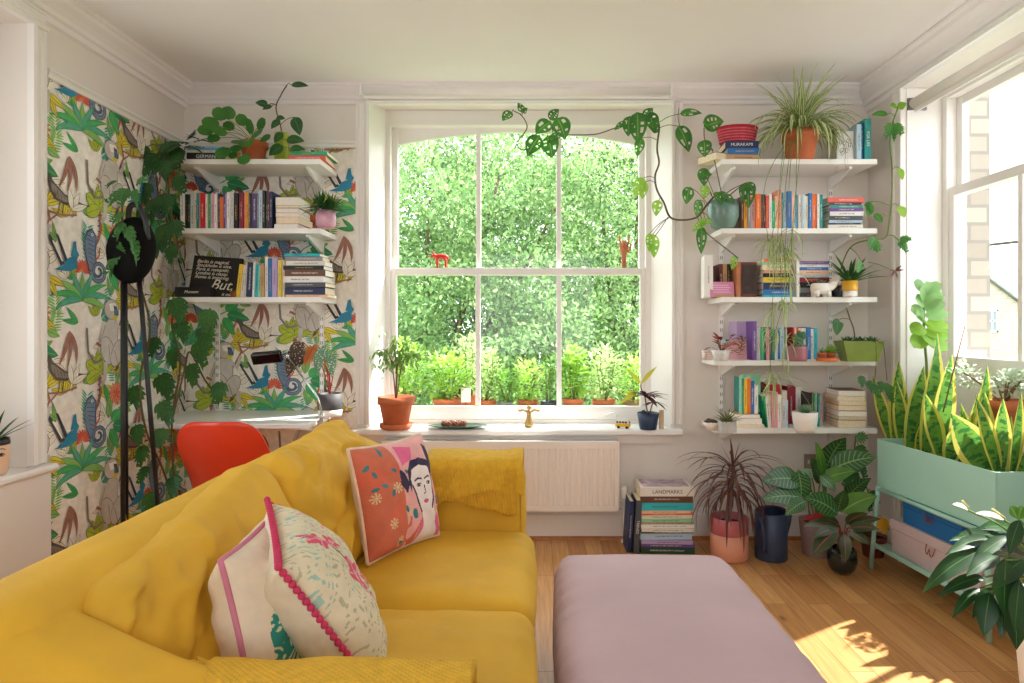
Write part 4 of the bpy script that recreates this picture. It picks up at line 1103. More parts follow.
# ---- watering can
wc = thing('watering_can', 'dark blue-grey metal watering can on the floor beside the pink pot', 'watering can', P(771, 556, 3.66)*1)
wo = P(771, 556, 3.66); wo.z = 0; wc.location = wo
NAV = mat('navy_metal', '3E4A66', .45, .2, var=.05)
MB().lathe([(.0, 0), (.086, 0), (.09, .006), (.09, .262), (.084, .268), (.086, .262), (.086, .01), (0, .01)], 32).build('can_body', NAV, wc)
MB().lathe([(.089, .255), (.07, .285), (.0, .295)], 32).v and None
cv = MB()
cv.grid(lambda u, v: ((.088*math.cos(PI*u))*(1-.999*v) if 0 else .088*math.cos(PI*u), (.088*math.sin(PI*u))*(1-v), .268+.028*math.sin(PI*.5*v)*math.sin(PI*u)), 20, 8); cv.build('top_cover', NAV, wc, solid=.003)
hn = MB(); hn.tube(spline([(-.075, -.05, .24), (-.085, -.095, .235), (-.08, -.105, .19), (-.072, -.095, .10), (-.06, -.065, .06)], 6), .012, 10); hn.build('handle', NAV, wc)
sp = MB(); sp.tube([(.07, .03, .06), (.12, .05, .20), (.135, .06, .30)], [.022, .016, .013], 12); sp.build('spout', NAV, wc)
MB().lathe([(.013, 0), (.03, .05), (0, .055)], 16, (.135, .06, .295)).build('rose', NAV, wc)

# ---- wall socket and picture behind the floor plants
sk = thing('wall_socket', 'small grey wall socket plate behind the striped-leaf plant', 'socket', P(811, 461, 4)); skp = P(811, 461, 4)
k = MB(); k.box((skp.x-.045, -.012, skp.z-.045), (skp.x+.045, -.0005, skp.z+.045)); k.build('plate', mat('socket_grey', 'A89C98', .4), sk, skp, bevel=.003)
for dx in (-.02, .02): MB().box((skp.x+dx-.006, -.0135, skp.z-.015), (skp.x+dx+.006, -.0119, skp.z+.01)).build('switch', WMET, sk, skp)
# ================================================================== shelves, books and small objects
SH_Z = [2.285, 1.887, 1.492]
SH_ZR = [2.285, 1.887, 1.492, 1.128, .738]
def shelf(label, x0, x1, z, xs, group, rl=0):
    t = thing('wall_shelf', label, 'shelf', ((x0+x1)/2, -.17, z-.03), group); o = ((x0+x1)/2, -.17, z-.03)
    b = MB()
    if rl:
        pts = [(x1, -.02), (x1, -.325), (x0+rl, -.325)]+[(x0+rl-rl*math.sin(PI/2*i/8), -.325+rl*.7*(1-math.cos(PI/2*i/8))) for i in range(1, 9)]+[(x0, -.02)]
        b.prism(pts[::-1], 2, z-.03, z)
    else: b.box((x0, -.325, z-.03), (x1, -.02, z))
    b.build('board', WMET, t, o, bevel=.002)
    for x in xs: brk(MB(), x, z-.03, .25, hh=.075).build('bracket', WMET, t, o)
for i, nm in enumerate(('topmost white shelf over the desk, holding the round-leaf plant', 'middle white shelf over the desk, holding the long book row', 'lowest white shelf over the desk, holding the black lettered sign')):
    shelf(nm, -2.10, -1.232, SH_Z[i], XT, 'desk shelves')
XRT = [P(720.5, 300, 4).x, P(829.5, 300, 4).x]
track('white slotted wall track beside the swiss cheese vine', XRT[0], .60, 2.45, 'plant shelf tracks')
track('white slotted wall track behind the trailing vine corner', XRT[1], .60, 2.45, 'plant shelf tracks')
for i, nm in enumerate(('topmost white shelf holding the spider plant', 'white shelf holding the blue-spined book row, beneath the spider plant', 'white shelf holding the white animal-shaped planter', 'white shelf holding the green trough planter', 'lowest white shelf with a rounded corner over the floor plants')):
    shelf(nm, 1.07 if i < 3 else 1.035, 1.965, SH_ZR[i], XRT, 'plant shelves', .06 if i > 2 else 0)

CN = {'white': 'F0EEEA', 'off-white': 'E6E0D6', 'cream': 'E8DAB8', 'pale grey': 'CFCFD0', 'grey': '8F9196', 'dark grey': '4A4C52', 'black': '1C1B1D', 'teal': '1E8F8C', 'dark green': '1F4A38', 'green': '3E9A54',
      'mint': '8FD3B4', 'emerald': '1FB07C', 'red': 'C4202A', 'crimson': '8E1F34', 'coral': 'E2675A', 'orange': 'EE7424', 'amber': 'E69A1E', 'yellow': 'E6C93A', 'pink': 'E3A0B0', 'dusty pink': 'CF9792', 'magenta': 'C2387C', 'purple': '6E4A93',
      'lilac': 'B9A3CE', 'violet': '5B4A80', 'navy': '22305C', 'blue': '2C6FB4', 'sky blue': '6FB4DC', 'pale blue': 'BCD5E6', 'turquoise': '2DB4C0', 'brown': '6B4530', 'tan': 'C39A6B', 'maroon': '5E2230', 'salmon': 'E99B83', 'peach': 'F0C3A0'}
PAGE = mat('page_edges', 'EBDDC0', .9, var=.08, scale=60); PAGW = mat('page_white', 'F1ECE2', .9, var=.05, scale=60)
INKW = mat('title_white', 'EFEDE6', .6); INKD = mat('title_dark', '2A2826', .6); INKG = mat('title_gold', 'D9B24A', .5)
cov = lambda c: mat('cover_'+c.replace(' ', '_'), CN[c], .5, var=.05, scale=14)
rb = random.Random(21)
def titlemat(c, ink):
    k = 'title_'+c+ink.name
    if k in MC: return MC[k]
    m = mat(k, CN[c], .55, var=.02); nd = m.node_tree.nodes; ln = m.node_tree.links; b = nd['Principled BSDF']
    tc = nd.new('ShaderNodeTexCoord'); nz = nd.new('ShaderNodeTexNoise'); nz.inputs['Scale'].default_value = 260; nz.inputs['Detail'].default_value = 1
    ln.new(tc.outputs['Object'], nz.inputs['Vector']); g = nd.new('ShaderNodeMath'); g.operation = 'GREATER_THAN'; g.inputs[1].default_value = .5; ln.new(nz.outputs['Fac'], g.inputs[0])
    x = nd.new('ShaderNodeMix'); x.data_type = 'RGBA'; ln.new(g.outputs[0], x.inputs[0]); x.inputs[6].default_value = lin(CN[c]); x.inputs[7].default_value = tuple(.7*a+.3*d for a, d in zip(ink.node_tree.nodes['Color Ramp'].color_ramp.elements[0].color, lin(CN[c])))
    ln.new(x.outputs[2], b.inputs['Base Color']); return m
DARKS = {'dark grey', 'black', 'teal', 'dark green', 'green', 'red', 'crimson', 'magenta', 'purple', 'violet', 'navy', 'blue', 'brown', 'maroon', 'orange', 'coral', 'grey', 'emerald'}
def book(label, c, t, h, dp, mtx, group, title=True, hard=None, name='book', page=None, word=None, flip=False):
    """spine faces -y at y=0, thickness along x, height along z"""
    hard = (t > .022) if hard is None else hard
    e = .003 if hard else 0; ct = .0022 if hard else .0012
    b = MB(); b.box((0, 0, 0), (ct, dp, h)); b.box((t-ct, 0, 0), (t, dp, h))
    if hard: b.prism([(ct, 0), (t-ct, 0), (t-ct, ct), (ct, ct)], 2, 0, h)
    else: b.box((ct, 0, 0), (t-ct, ct, h))
    o = b.build(name, cov(c)); tag(o, label, 'book', group)
    o.matrix_world = mtx
    MB().box((ct, ct, e), (t-ct, dp-e, h-e)).build('pages', page or (PAGE if rb.random() < .6 else PAGW), o)
    if word:
        text('spine_title', word, min(t*.62, .03), INKW if c in DARKS else INKD, o, (t/2, -.0006, h*.5), (PI/2, -PI/2 if flip else PI/2, 0), ext=.0003)
    elif title:
        ink = (INKG if rb.random() < .25 else INKW) if c in DARKS else INKD
        z0 = h*rb.uniform(.15, .34); z1 = h*rb.uniform(.62, .86); w = min(.008, t*rb.uniform(.22, .36))
        s = MB(); s.box((t/2-w/2, -.0005, z0), (t/2+w/2, .0001, z1))
        ink = titlemat(c, ink)
        s.build('spine_title', ink, o)
    return o
def spans(row):
    return row
def row(shelfname, x, z, yf, items, group, px0=None):
    """items: (colour, thickness, height, depth[, lean degrees])"""
    n = len(items)
    for i, it in enumerate(items):
        c, t, h, dp = it[:4]; lean = it[4] if len(it) > 4 else 0
        a = items[i-1][0] if i else None; b = items[i+1][0] if i < n-1 else None
        mid = f'between the {a} and {b} ones' if a and b else (f'starting the row by the {b} one' if b else f'ending the row after the {a} one')
        lab = f"{c} book {mid}, {shelfname}"
        yo = yf+rb.uniform(0, .02)
        m = M.Translation((x, yo, z+.0005))
        if lean:
            q = R(lean)
            m = M.Translation((x+(abs(math.sin(q))*h if lean < 0 else 0), yo, z+.0005+(t*abs(math.sin(q)) if lean > 0 else 0))) @ M.Rotation(q, 4, 'Y')
            x += abs(math.sin(q))*h*.0+t/math.cos(q)
            if lean < 0: pass
        else: x += t
        x += .0012
        book(lab, c, t, h, dp, m, group)
    return x
ORD = ['topmost', 'second from the top', 'third from the top', 'fourth from the top', 'fifth from the top', 'sixth from the top', 'seventh from the top', 'eighth from the top', 'ninth from the top', 'tenth from the top', 'eleventh from the top', 'twelfth from the top', 'thirteenth from the top', 'fourteenth from the top', 'fifteenth from the top']
def stack(stackname, x, z, yf, items, group, fore=False, words_=None, word_kind='book', rotz=0, onlyone=False):
    """items from the top down: (colour, thickness, length, depth); spine (or pages when fore) towards the room"""
    zz = z+.0005; n = len(items)
    for i in range(n-1, -1, -1):
        c, t, h, dp = items[i][:4]
        sk = rb.uniform(-.008, .008); tw = R(rb.uniform(-3, 3))+rotz
        # lay flat: thickness -> z, height -> x
        m = M.Translation((x+sk, yf+rb.uniform(0, .012), zz)) @ M.Rotation(tw, 4, 'Z')
        lay = M(((0, 0, 1, 0), (0, 1, 0, 0), (-1, 0, 0, t), (0, 0, 0, 1)))
        if fore: lay = M.Translation((h, dp, 0)) @ M.Rotation(PI, 4, 'Z') @ lay
        zz += t+.0008
        book(f"{c} {word_kind}, {ORD[i]} {stackname}", c, t, h, dp, m @ lay, group, title=not fore, word=(words_ or {}).get(i), hard=None if not fore else False, name=word_kind, flip=True)
    return zz
XS = lambda px: (px-CX)*3.66/F0       # x on a shelf front
# --- desk shelves
YF = -.315
stack('of the pile under the pilea leaves', XS(183), SH_Z[0], -.30, [('pale blue', .012, .2, .14), ('sky blue', .012, .2, .14), ('off-white', .014, .22, .14), ('black', .045, .22, .15)], 'books beside the pilea', words_={3: 'GERMAN'})
stack('of the emerald-topped pile, topmost desk shelf', XS(287), SH_Z[0], -.30, [('emerald', .018, .215, .2), ('coral', .03, .21, .2)], 'books at the end of the top desk shelf')
L2 = [('white', .022, .235, .16), ('black', .012, .20, .15), ('dark green', .012, .20, .15), ('pale grey', .022, .205, .15), ('cream', .018, .225, .16), ('teal', .014, .205, .15), ('dusty pink', .008, .21, .15), ('red', .022, .205, .15), ('off-white', .012, .2, .15), ('green', .014, .205, .15), ('pale blue', .008, .2, .15), ('pink', .016, .205, .15), ('white', .014, .2, .15), ('navy', .012, .205, .15), ('orange', .02, .185, .15), ('purple', .014, .205, .15), ('lilac', .010, .2, .15), ('white', .016, .21, .15), ('pale grey', .020, .215, .16), ('black', .024, .205, .15), ('dark grey', .006, .2, .15), ('crimson', .020, .205, .15), ('salmon', .012, .205, .15), ('amber', .016, .21, .15), ('dark grey', .010, .205, .15), ('violet', .034, .205, .15), ('grey', .010, .2, .15), ('pale blue', .020, .225, .16), ('black', .016, .22, .15), ('dark green', .010, .215, .15), ('maroon', .012, .21, .15), ('navy', .014, .215, .15)]
xe = row('middle desk shelf', XS(177.5), SH_Z[1], YF, L2, 'book row on the middle desk shelf')
stack('of the page-edge pile, middle desk shelf', max(XS(272), xe+.006), SH_Z[1], YF+.01, [('cream', .046, .135, .2), ('navy', .016, .135, .2), ('tan', .026, .13, .2), ('orange', .024, .135, .2), ('red', .04, .135, .2), ('white', .028, .138, .2)], 'page-edge pile on the middle desk shelf', fore=True)
# black lettered sign board and its front box
sg = thing('lettered_sign', 'black board with white script lettering ending in But, on the lowest desk shelf', 'sign', (XS(205), -.235, SH_Z[2])); SGM = mat('sign_black', '17120F', .6, var=.1); SGW = mat('sign_cream', 'EAE3D2', .7)
MB().box((-.150, -.012, .0), (.135, .012, .245)).build('board', SGM, sg)
sg.rotation_euler = (R(-10), R(4), 0)
LNS = ['Berlin is magical.', 'Stockholm is nice.', 'Paris is romantic.', 'London is classy.', 'Rome is inspiring.']
for i, l in enumerate(LNS): text('lettering', l, .0285, SGW, sg, (-.128, -.0128, .212-.0235*i), (PI/2, 0, 0), .35, align='LEFT')
text('lettering', 'But,', .085, SGW, sg, (.04, -.0128, .075), (PI/2, 0, 0), .38)
text('lettering', 'is mine.', .026, SGW, sg, (.085, -.0128, .022), (PI/2, 0, 0), .35)
bb = thing('flat_box', 'low black box with small white script lying before the lettered sign', 'box', (XS(191), -.29, SH_Z[2]))
MB().box((-.105, -.03, .0005), (.10, .03, .058)).build('box_body', SGM, bb, bevel=.002)
text('lettering', 'Moment', .024, SGW, bb, (-.01, -.0306, .03), (PI/2, 0, 0), .35)
L3 = [('yellow', .020, .19, .14, 7), ('off-white', .018, .185, .14, 6), ('pale grey', .014, .205, .15, 4), ('navy', .036, .20, .15, 3), ('white', .010, .205, .15, 2), ('turquoise', .018, .19, .14, 2), ('mint', .016, .185, .14, 2), ('tan', .020, .19, .14), ('white', .018, .235, .16), ('blue', .026, .225, .15), ('lilac', .026, .225, .16), ('off-white', .008, .22, .15), ('yellow', .016, .215, .15), ('cream', .012, .215, .15)]
xe = row('lowest desk shelf', XS(233.5), SH_Z[2], YF, L3, 'book row on the lowest desk shelf')
stack('of the wide pile, lowest desk shelf', max(XS(279.5), xe+.004), SH_Z[2], YF, [('turquoise', .015, .205, .15), ('grey', .026, .215, .16), ('off-white', .026, .225, .16), ('black', .024, .235, .17), ('brown', .036, .235, .17), ('white', .036, .232, .17), ('dark grey', .026, .235, .17), ('navy', .042, .232, .17), ('peach', .014, .24, .18)], 'wide pile on the lowest desk shelf')
wf = thing('paper_file', 'glossy white upright paper file at the bright end of the lowest desk shelf', 'paper file', (-1.249, -.12, SH_Z[2])); wq = MB(); shellbox(wq, -.012, .012, -.11, .08, .0005, .16, .002).build('file_case', WMET, wf)
wp = MB(); [wp.box((-.008+.004*i, -.105, .004), (-.006+.004*i, .07, .15+.004*i)) for i in range(4)]; wp.build('papers', PAGW, wf)
# small amber pot at the foot of the sign
aj = thing('amber_jar', 'tiny amber jar between the lettered sign and the yellow book', 'jar', (XS(231.5), -.305, SH_Z[2])); MB().lathe([(0, .0005), (.016, .0005), (.02, .012), (.018, .034), (.012, .04)], 14).build('glass_body', mat('amber', '8A4A16', .2, var=.2), aj); MB().lathe([(.013, .04), (.013, .048), (0, .049)], 14).build('lid', BLK, aj)

# --- plant shelves
XQ = lambda px: (px-CX)*3.69/F0
GY = -.315
stack('of the pile beneath the red basket', XQ(727), SH_ZR[0], -.30, [('navy', .040, .19, .15), ('blue', .034, .19, .15), ('tan', .034, .19, .15)], 'books beneath the red basket', words_={0: 'MURAKAMI'})
sb = thing('book', 'open-edged cream book lying tilted against the pile beneath the red basket', 'book', (0, 0, 0)); sb['group'] = 'books beneath the red basket'
sb.matrix_world = M.Translation((XQ(713), -.25, SH_ZR[0]+.052)) @ M.Rotation(R(28), 4, 'Z') @ M.Rotation(R(0), 4, 'Y')
MB().box((-.02, -.07, -.0505), (.055, .08, -.012)).build('pages', PAGE, sb); cv = MB(); cv.box((-.022, -.072, -.012), (.056, .082, -.009)); cv.build('cover', cov('brown'), sb)
bk = thing('woven_basket', 'red woven oval basket on top of the book pile, topmost plant shelf', 'basket', (XQ(742), -.22, SH_ZR[0]+.112)); bkr = mat('red_weave', 'B8283A', .7, var=.15, scale=40)
MB().lathe([(0, 0), (.098, 0), (.112, .05), (.118, .09), (.113, .092), (.106, .05), (.094, .006), (0, .006)], 40, sx=1, sy=.68).build('basket_body', bkr, bk)
wv = MB()
for j in range(5): wv.tube([(.103*(1+.028*j)*math.cos(2*PI*i/40), .103*(1+.028*j)*.68*math.sin(2*PI*i/40), .012+.016*j) for i in range(41)], .004, 5)
wv.build('weave_bands', mat('pink_weave', 'D0667A', .7, var=.15, scale=40), bk)
wv = MB(); wv.tube([(.117*math.cos(2*PI*i/40), .117*.68*math.sin(2*PI*i/40), .092) for i in range(41)], .006, 6); wv.build('rim', bkr, bk)
# printed white box, grey and teal books
pbx = thing('patterned_box', 'white box with a dark swirling print, between the spider plant and blue books', 'box', (XQ(848), -.22, SH_ZR[0]))
MB().box((-.05, -.06, .0005), (.05, .06, .175)).build('box_body', mat('print_white', 'E9E7E6', .6, var=.03), pbx, bevel=.002)
swm = MB()
for i in range(9):
    a = rb.uniform(-.03, .03); b_ = rb.uniform(.03, .145); swm.tube([(a+.014*math.cos(t*.7)*(1-t/14), -.0605, b_+.018*math.sin(t*.7)*(1-t/14)) for t in range(12)], .0011, 4)
swm.build('swirl_print', INKD, pbx)
row('topmost plant shelf', XQ(857.2), SH_ZR[0], -.315, [('pale blue', .026, .205, .16), ('blue', .012, .215, .16)], 'blue books by the swirl-print box')
book('teal book with white spine lettering at the open end of the topmost plant shelf', 'teal', .036, .235, .16, M.Translation((XQ(864.4), -.315, SH_ZR[0]+.0005)), 'blue books by the swirl-print box', word='FOR LIFE')
R2 = [('brown', .014, .19, .15), ('amber', .018, .195, .15), ('grey', .020, .175, .15), ('dusty pink', .026, .17, .15), ('orange', .03, .20, .15), ('dark grey', .016, .2, .15), ('crimson', .012, .2, .15), ('coral', .016, .19, .15), ('white', .014, .2, .15), ('emerald', .018, .16, .15), ('peach', .014, .19, .15), ('salmon', .022, .225, .15), ('teal', .010, .21, .15), ('pale blue', .016, .215, .15), ('blue', .026, .215, .15), ('peach', .016, .195, .15), ('sky blue', .022, .195, .15), ('off-white', .018, .195, .15), ('pale blue', .016, .195, .15), ('cream', .020, .19, .15), ('blue', .020, .205, .15), ('orange', .026, .2, .15), ('white', .012, .2, .15), ('teal', .018, .195, .15)]
xe = row('blue-spined row shelf', XQ(741.5), SH_ZR[1], GY, R2, 'book row beneath the spider plant')
stack('of the flat pile, blue-spined row shelf', max(XQ(829), xe+.004), SH_ZR[1], GY, [('coral', .028, .205, .15), ('maroon', .016, .195, .15), ('teal', .016, .19, .15), ('purple', .018, .195, .15), ('white', .026, .195, .15), ('dark grey', .022, .195, .15), ('pale blue', .016, .19, .15), ('navy', .010, .185, .15), ('off-white', .022, .2, .15)], 'flat pile on the blue-spined row shelf')
# third shelf
book('tall white book at the window end of the animal-planter shelf', 'white', .05, .25, .17, M.Translation((XQ(707), -.25, SH_ZR[2]+.0005)) @ M.Rotation(R(-8), 4, 'Z'), 'books on the animal-planter shelf')
book('maroon book standing between the tall white and tan ones, animal-planter shelf', 'maroon', .02, .2, .14, M.Translation((XQ(724), -.22, SH_ZR[2]+.0005)), 'books on the animal-planter shelf')
book('tan book standing between the maroon and black ones, animal-planter shelf', 'tan', .022, .2, .14, M.Translation((XQ(727.7), -.22, SH_ZR[2]+.0005)), 'books on the animal-planter shelf')
book('black book standing between the tan one and the brown box, animal-planter shelf', 'black', .02, .2, .14, M.Translation((XQ(731.8), -.22, SH_ZR[2]+.0005)), 'books on the animal-planter shelf')
cd = thing('greeting_card', 'pink lettered card leaning before the tall white book', 'card', (XQ(725), -.27, SH_ZR[2])); 
MB().box((-.072, -.002, .0005), (.066, .002, .095)).build('card_sheet', mat('card_pink', 'D98CB4', .7), cd); cd.rotation_euler = (R(-14), 0, R(-4))
lm = MB()
for j in range(4): lm.box((-.055, -.0026, .03+.014*j), (.045-.01*(j % 2), -.0019, .034+.014*j))
lm.build('written_lines', mat('card_ink', 'F0C8DC', .7), cd)
MB().box((-.05, -.0035, .0005), (.06, -.002, .016)).build('card_band', cov('tan'), cd)
bx = thing('storage_box', 'brown leather-look box standing upright on the animal-planter shelf', 'box', (XQ(749), -.225, SH_ZR[2]))
LTH = mat('brown_leather', '6A3526', .5, var=.25, scale=12)
MB().box((-.065, -.06, .0005), (.055, .06, .205)).build('box_body', LTH, bx, bevel=.004)
MB().box((-.066, -.061, .0005), (-.04, .061, .206)).build('end_band', mat('tan_leather', 'B4704A', .5, var=.2, scale=12), bx, bevel=.003)
MB().box((-.03, -.0625, .02), (.05, -.0598, .19)).build('front_print', mat('dark_print', '3A2622', .5, var=.5, scale=30), bx)
stack('of the tall pile beside the brown box', XQ(763), SH_ZR[2], GY, [('orange', .018, .17, .14), ('mint', .014, .17, .14), ('cream', .030, .165, .14), ('salmon', .018, .165, .14), ('black', .022, .17, .14), ('yellow', .030, .165, .14), ('navy', .040, .17, .14), ('blue', .03, .17, .14), ('turquoise', .012, .175, .14)], 'tall pile beside the brown box')
book('slim white book standing between the tall pile and the purple-topped pile', 'white', .016, .215, .15, M.Translation((XQ(797), GY+.01, SH_ZR[2]+.0005)), 'books on the animal-planter shelf')
stack('of the purple-topped pile, animal-planter shelf', XQ(801), SH_ZR[2], GY+.045, [('purple', .018, .19, .14), ('white', .016, .19, .14), ('blue', .018, .175, .14), ('peach', .026, .18, .14), ('pale blue', .014, .18, .14), ('crimson', .028, .175, .14), ('black', .03, .18, .14), ('grey', .028, .18, .14), ('dark grey', .028, .185, .14)], 'purple-topped pile on the animal-planter shelf')
lb = thing('lilac_pot', 'plain lilac box pot half hidden behind the yellow and white pot', 'pot', (XQ(858), -.19, SH_ZR[2])); shellbox(MB(), -.03, .03, -.03, .03, .0005, .09, .004).build('pot', mat('lilac_glaze', 'B08CB4', .4), lb, bevel=.004)
# fourth shelf
R4 = [('lilac', .018, .205, .15), ('violet', .020, .225, .15)]
book('lilac book standing between the pink print and the purple book', 'lilac', .06, .225, .15, M.Translation((XQ(742.5), -.2, SH_ZR[3]+.0005)), 'books on the green-trough shelf')
xe = row('green-trough shelf', XQ(752.5), SH_ZR[3], GY, [('purple', .024, .225, .15), ('pale grey', .014, .185, .15), ('white', .008, .19, .15), ('emerald', .018, .185, .15), ('black', .010, .18, .15), ('pink', .018, .185, .15), ('dark grey', .014, .19, .15), ('teal', .014, .18, .15)], 'purple-led row on the green-trough shelf')
row('cactus end of the green-trough shelf', XQ(771), SH_ZR[3], -.20, [('brown', .02, .19, .13), ('cream', .02, .185, .13), ('pale grey', .02, .19, .13), ('off-white', .02, .185, .13), ('blue', .014, .185, .13), ('pale blue', .022, .19, .13), ('grey', .018, .18, .13)], 'books behind the mauve pot')
row('saucer end of the green-trough shelf', XQ(801), SH_ZR[3], -.20, [('red', .010, .19, .13), ('cream', .014, .19, .13), ('coral', .008, .19, .13), ('peach', .016, .185, .13), ('white', .028, .185, .13), ('blue', .024, .19, .13), ('off-white', .022, .18, .13), ('turquoise', .022, .185, .13)], 'books behind the saucer pots')
pr = thing('art_print', 'pink card printed with orange feathers, leaning on the green-trough shelf', 'card', (XQ(738), -.255, SH_ZR[3])); pr.rotation_euler = (R(-8), 0, 0)
MB().box((-.075, -.002, .0005), (.07, .002, .12)).build('card_sheet', mat('print_pink', 'D9A9AE', .7, var=.05), pr)
fm = MB()
for i in range(9):
    x0 = rb.uniform(-.06, .03); z0 = rb.uniform(.015, .09); fm.tube([(x0, -.0026, z0), (x0+.02, -.0026, z0+.008), (x0+.04, -.0026, z0+.004)], [.001, .0032, .001], 5)
fm.build('feather_print', mat('print_orange', 'C9734F', .7), pr)
MB().box((-.075, -.0025, .1), (-.03, -.0019, .12)).build('corner_print', mat('print_aqua', '9CCFC6', .7), pr)
tn = thing('tin', 'small cream paper cup with pale stripes at the rounded shelf end', 'cup', (XQ(709), -.27, SH_ZR[3])); MB().lathe([(0, .0005), (.027, .0005), (.031, .055), (.028, .055), (.025, .004), (0, .004)], 24).build('cup_body', mat('cup_cream', 'E5DCD0', .5), tn); cbm = MB(); [cbm.lathe([(.0282+.0008*j, .012+.01*j), (.0286+.0008*j, .015+.01*j)], 24) for j in range(4)]; cbm.build('stripe_print', mat('cup_pink', 'D3A9A0', .6), tn)
# fifth shelf
stack('of the cream pile under the mint book', XQ(738.5), SH_ZR[4], GY+.01, [('tan', .022, .135, .17), ('cream', .034, .14, .17), ('peach', .018, .145, .17)], 'cream pile on the lowest plant shelf', fore=True)
mz = SH_ZR[4]+.079
mb_k = book('pale green book with a small scene on its cover, standing open-faced on the cream pile', 'mint', .014, .225, .16, M.Translation((XQ(741.3), GY+.03, mz)) @ M.Rotation(R(-62), 4, 'Z') @ M.Translation((-.007, 0, 0)), 'books on the cream pile')
cs = MB(); cs.box((-.0006, .03, .06), (.0001, .13, .09)); cs.build('cover_scene', cov('turquoise'), mb_k); cs = MB(); cs.lathe([(.0, 0), (.01, .0), (.008, .03), (0, .032)], 8, (-.0004, .1, .12), sx=.05); cs.build('cover_figure', cov('red'), mb_k)
row('cream pile on the lowest plant shelf', XQ(743.5), mz, GY+.015, [('teal', .008, .205, .15), ('yellow', .016, .205, .15), ('orange', .022, .205, .15), ('blue', .020, .19, .15), ('white', .02, .165, .15)], 'books on the cream pile')
row('pink-led row, lowest plant shelf', XQ(763), SH_ZR[4], GY, [('emerald', .012, .185, .14, -9), ('off-white', .02, .185, .14, -5), ('cream', .016, .19, .14, -3), ('pink', .034, .205, .15), ('white', .022, .19, .15), ('pale grey', .020, .165, .15), ('pale blue', .012, .16, .15)], 'pink-led row on the lowest plant shelf')
row('rear row of the lowest plant shelf', XQ(763), SH_ZR[4], -.165, [('maroon', .06, .25, .12), ('brown', .03, .22, .12), ('red', .075, .235, .12), ('off-white', .03, .2, .12), ('crimson', .05, .225, .12), ('white', .04, .22, .12)], 'rear row on the lowest plant shelf')
row('white-pot side, lowest plant shelf', XQ(812), SH_ZR[4], GY+.04, [('black', .016, .2, .15), ('grey', .010, .2, .15), ('green', .010, .195, .15), ('white', .012, .195, .15), ('teal', .012, .195, .15), ('dusty pink', .016, .195, .15)], 'slim books beside the white pot')
tk = [('brown', .032, .15, .19), ('white', .026, .155, .19), ('tan', .026, .155, .19), ('amber', .030, .155, .19), ('grey', .032, .158, .19), ('black', .020, .158, .19), ('violet', .044, .155, .19)]
stack('of the tall page-edge pile, lowest plant shelf', XQ(838), SH_ZR[4], GY+.0, tk, 'page-edge pile on the lowest plant shelf', fore=True, rotz=R(-4))

# --- window board objects
bz = .69
pl = thing('plate', 'dark green oval plate of brown cones on the window board', 'plate', P(458, 428, 3.98)); pl.location.z = bz
PG = mat('bottle_green', '2E4A3A', .25, var=.15)
MB().lathe([(0, .0005), (.10, .0005), (.165, .016), (.19, .02), (.165, .022), (.10, .007), (0, .006)], 36, sx=1, sy=.5).build('plate_body', PG, pl)
CONE = mat('pine_cone', '6B3F2C', .8, var=.4, scale=60)
for i, (dx, dy) in enumerate(((-.075, .0), (-.045, -.02), (-.03, .02), (.0, -.012), (.012, .022), (.045, -.005))):
    c = thing('pine_cone', 'small brown pine cone lying on the green plate', 'pine cone', V(pl.location)+V((dx-.01, dy, .007)), 'pine cones on the plate')
    b = MB(); b.ball((0, 0, .021), .018, seg=10, rings=7, sz=1.1); b.build('core', CONE, c)
    s = MB()
    for q in range(26):
        a = q*2.4; e = -1+2*(q+.5)/26; rr = .02*math.sqrt(1-e*e*.8); s.ball((rr*math.cos(a), rr*math.sin(a), .021+.018*e), .0055, seg=6, rings=4, sz=.6)
    s.build('scales', mat('cone_scale', '8A5A40', .8, var=.3, scale=60), c)
fg = thing('figurine', 'small brass figurine with raised arms at the centre of the window board', 'figurine', P(529, 427, 4.02)); fg.location.z = bz
BRS = mat('brass', 'A88A55', .4, .6, var=.15)
b = MB(); b.lathe([(0, .0005), (.024, .0005), (.03, .012), (.026, .03), (.016, .055), (.013, .08), (.016, .095), (.012, .108), (0, .11)], 18, sx=1, sy=.7); b.build('robe_body', BRS, fg)
MB().ball((0, 0, .125), .013, sz=1.2).build('head', BRS, fg)
for s in (-1, 1): MB().tube(spline([(s*.012, 0, .098), (s*.04, 0, .11), (s*.058, 0, .102), (s*.066, 0, .112)], 5), [.006]*10+[.004]*6, 8).build('arm', BRS, fg)
for s in (-1, 1): MB().tube(spline([(s*.02, -.018, .01), (s*.004, -.022, .05), (-s*.008, -.014, .085)], 5), .004, 6).build('fold', BRS, fg)
# toy camper van
tv = thing('toy_van', 'little yellow toy camper van with a white roof on the window board', 'toy van', P(623, 429, 3.98)); tv.location.z = bz; tv.rotation_euler = (0, 0, R(-20))
VY = mat('toy_yellow', 'E8B92A', .3, var=.03); VW = mat('toy_white', 'F2F0EA', .3, var=.02); VG = mat('toy_glass', '2C3238', .15)
b = MB(); b.prism([(-.044, .010), (.044, .010), (.046, .026), (.043, .031), (-.044, .031), (-.046, .024)], 1, -.018, .018); b.build('lower_body', VY, tv, bevel=.003)
b = MB(); b.prism([(-.043, .031), (.042, .031), (.036, .047), (.030, .052), (-.036, .052), (-.042, .046)], 1, -.0165, .0165); b.build('cabin', VW, tv, bevel=.003)
for x in (-.032, -.014, .004, .021): MB().box((x-.0065, -.0176, .034), (x+.0065, -.0160, .045)).build('side_window', VG, tv)
MB().box((.0365, -.012, .034), (.0425, .012, .045)).build('windscreen', VG, tv)
for x in (-.026, .027):
    for y in (-.0165, .0165):
        b = MB(); b.tube([(x, y-.004, .0085), (x, y+.004, .0085)], .0085, 14); b.build('wheel', BLK, tv)
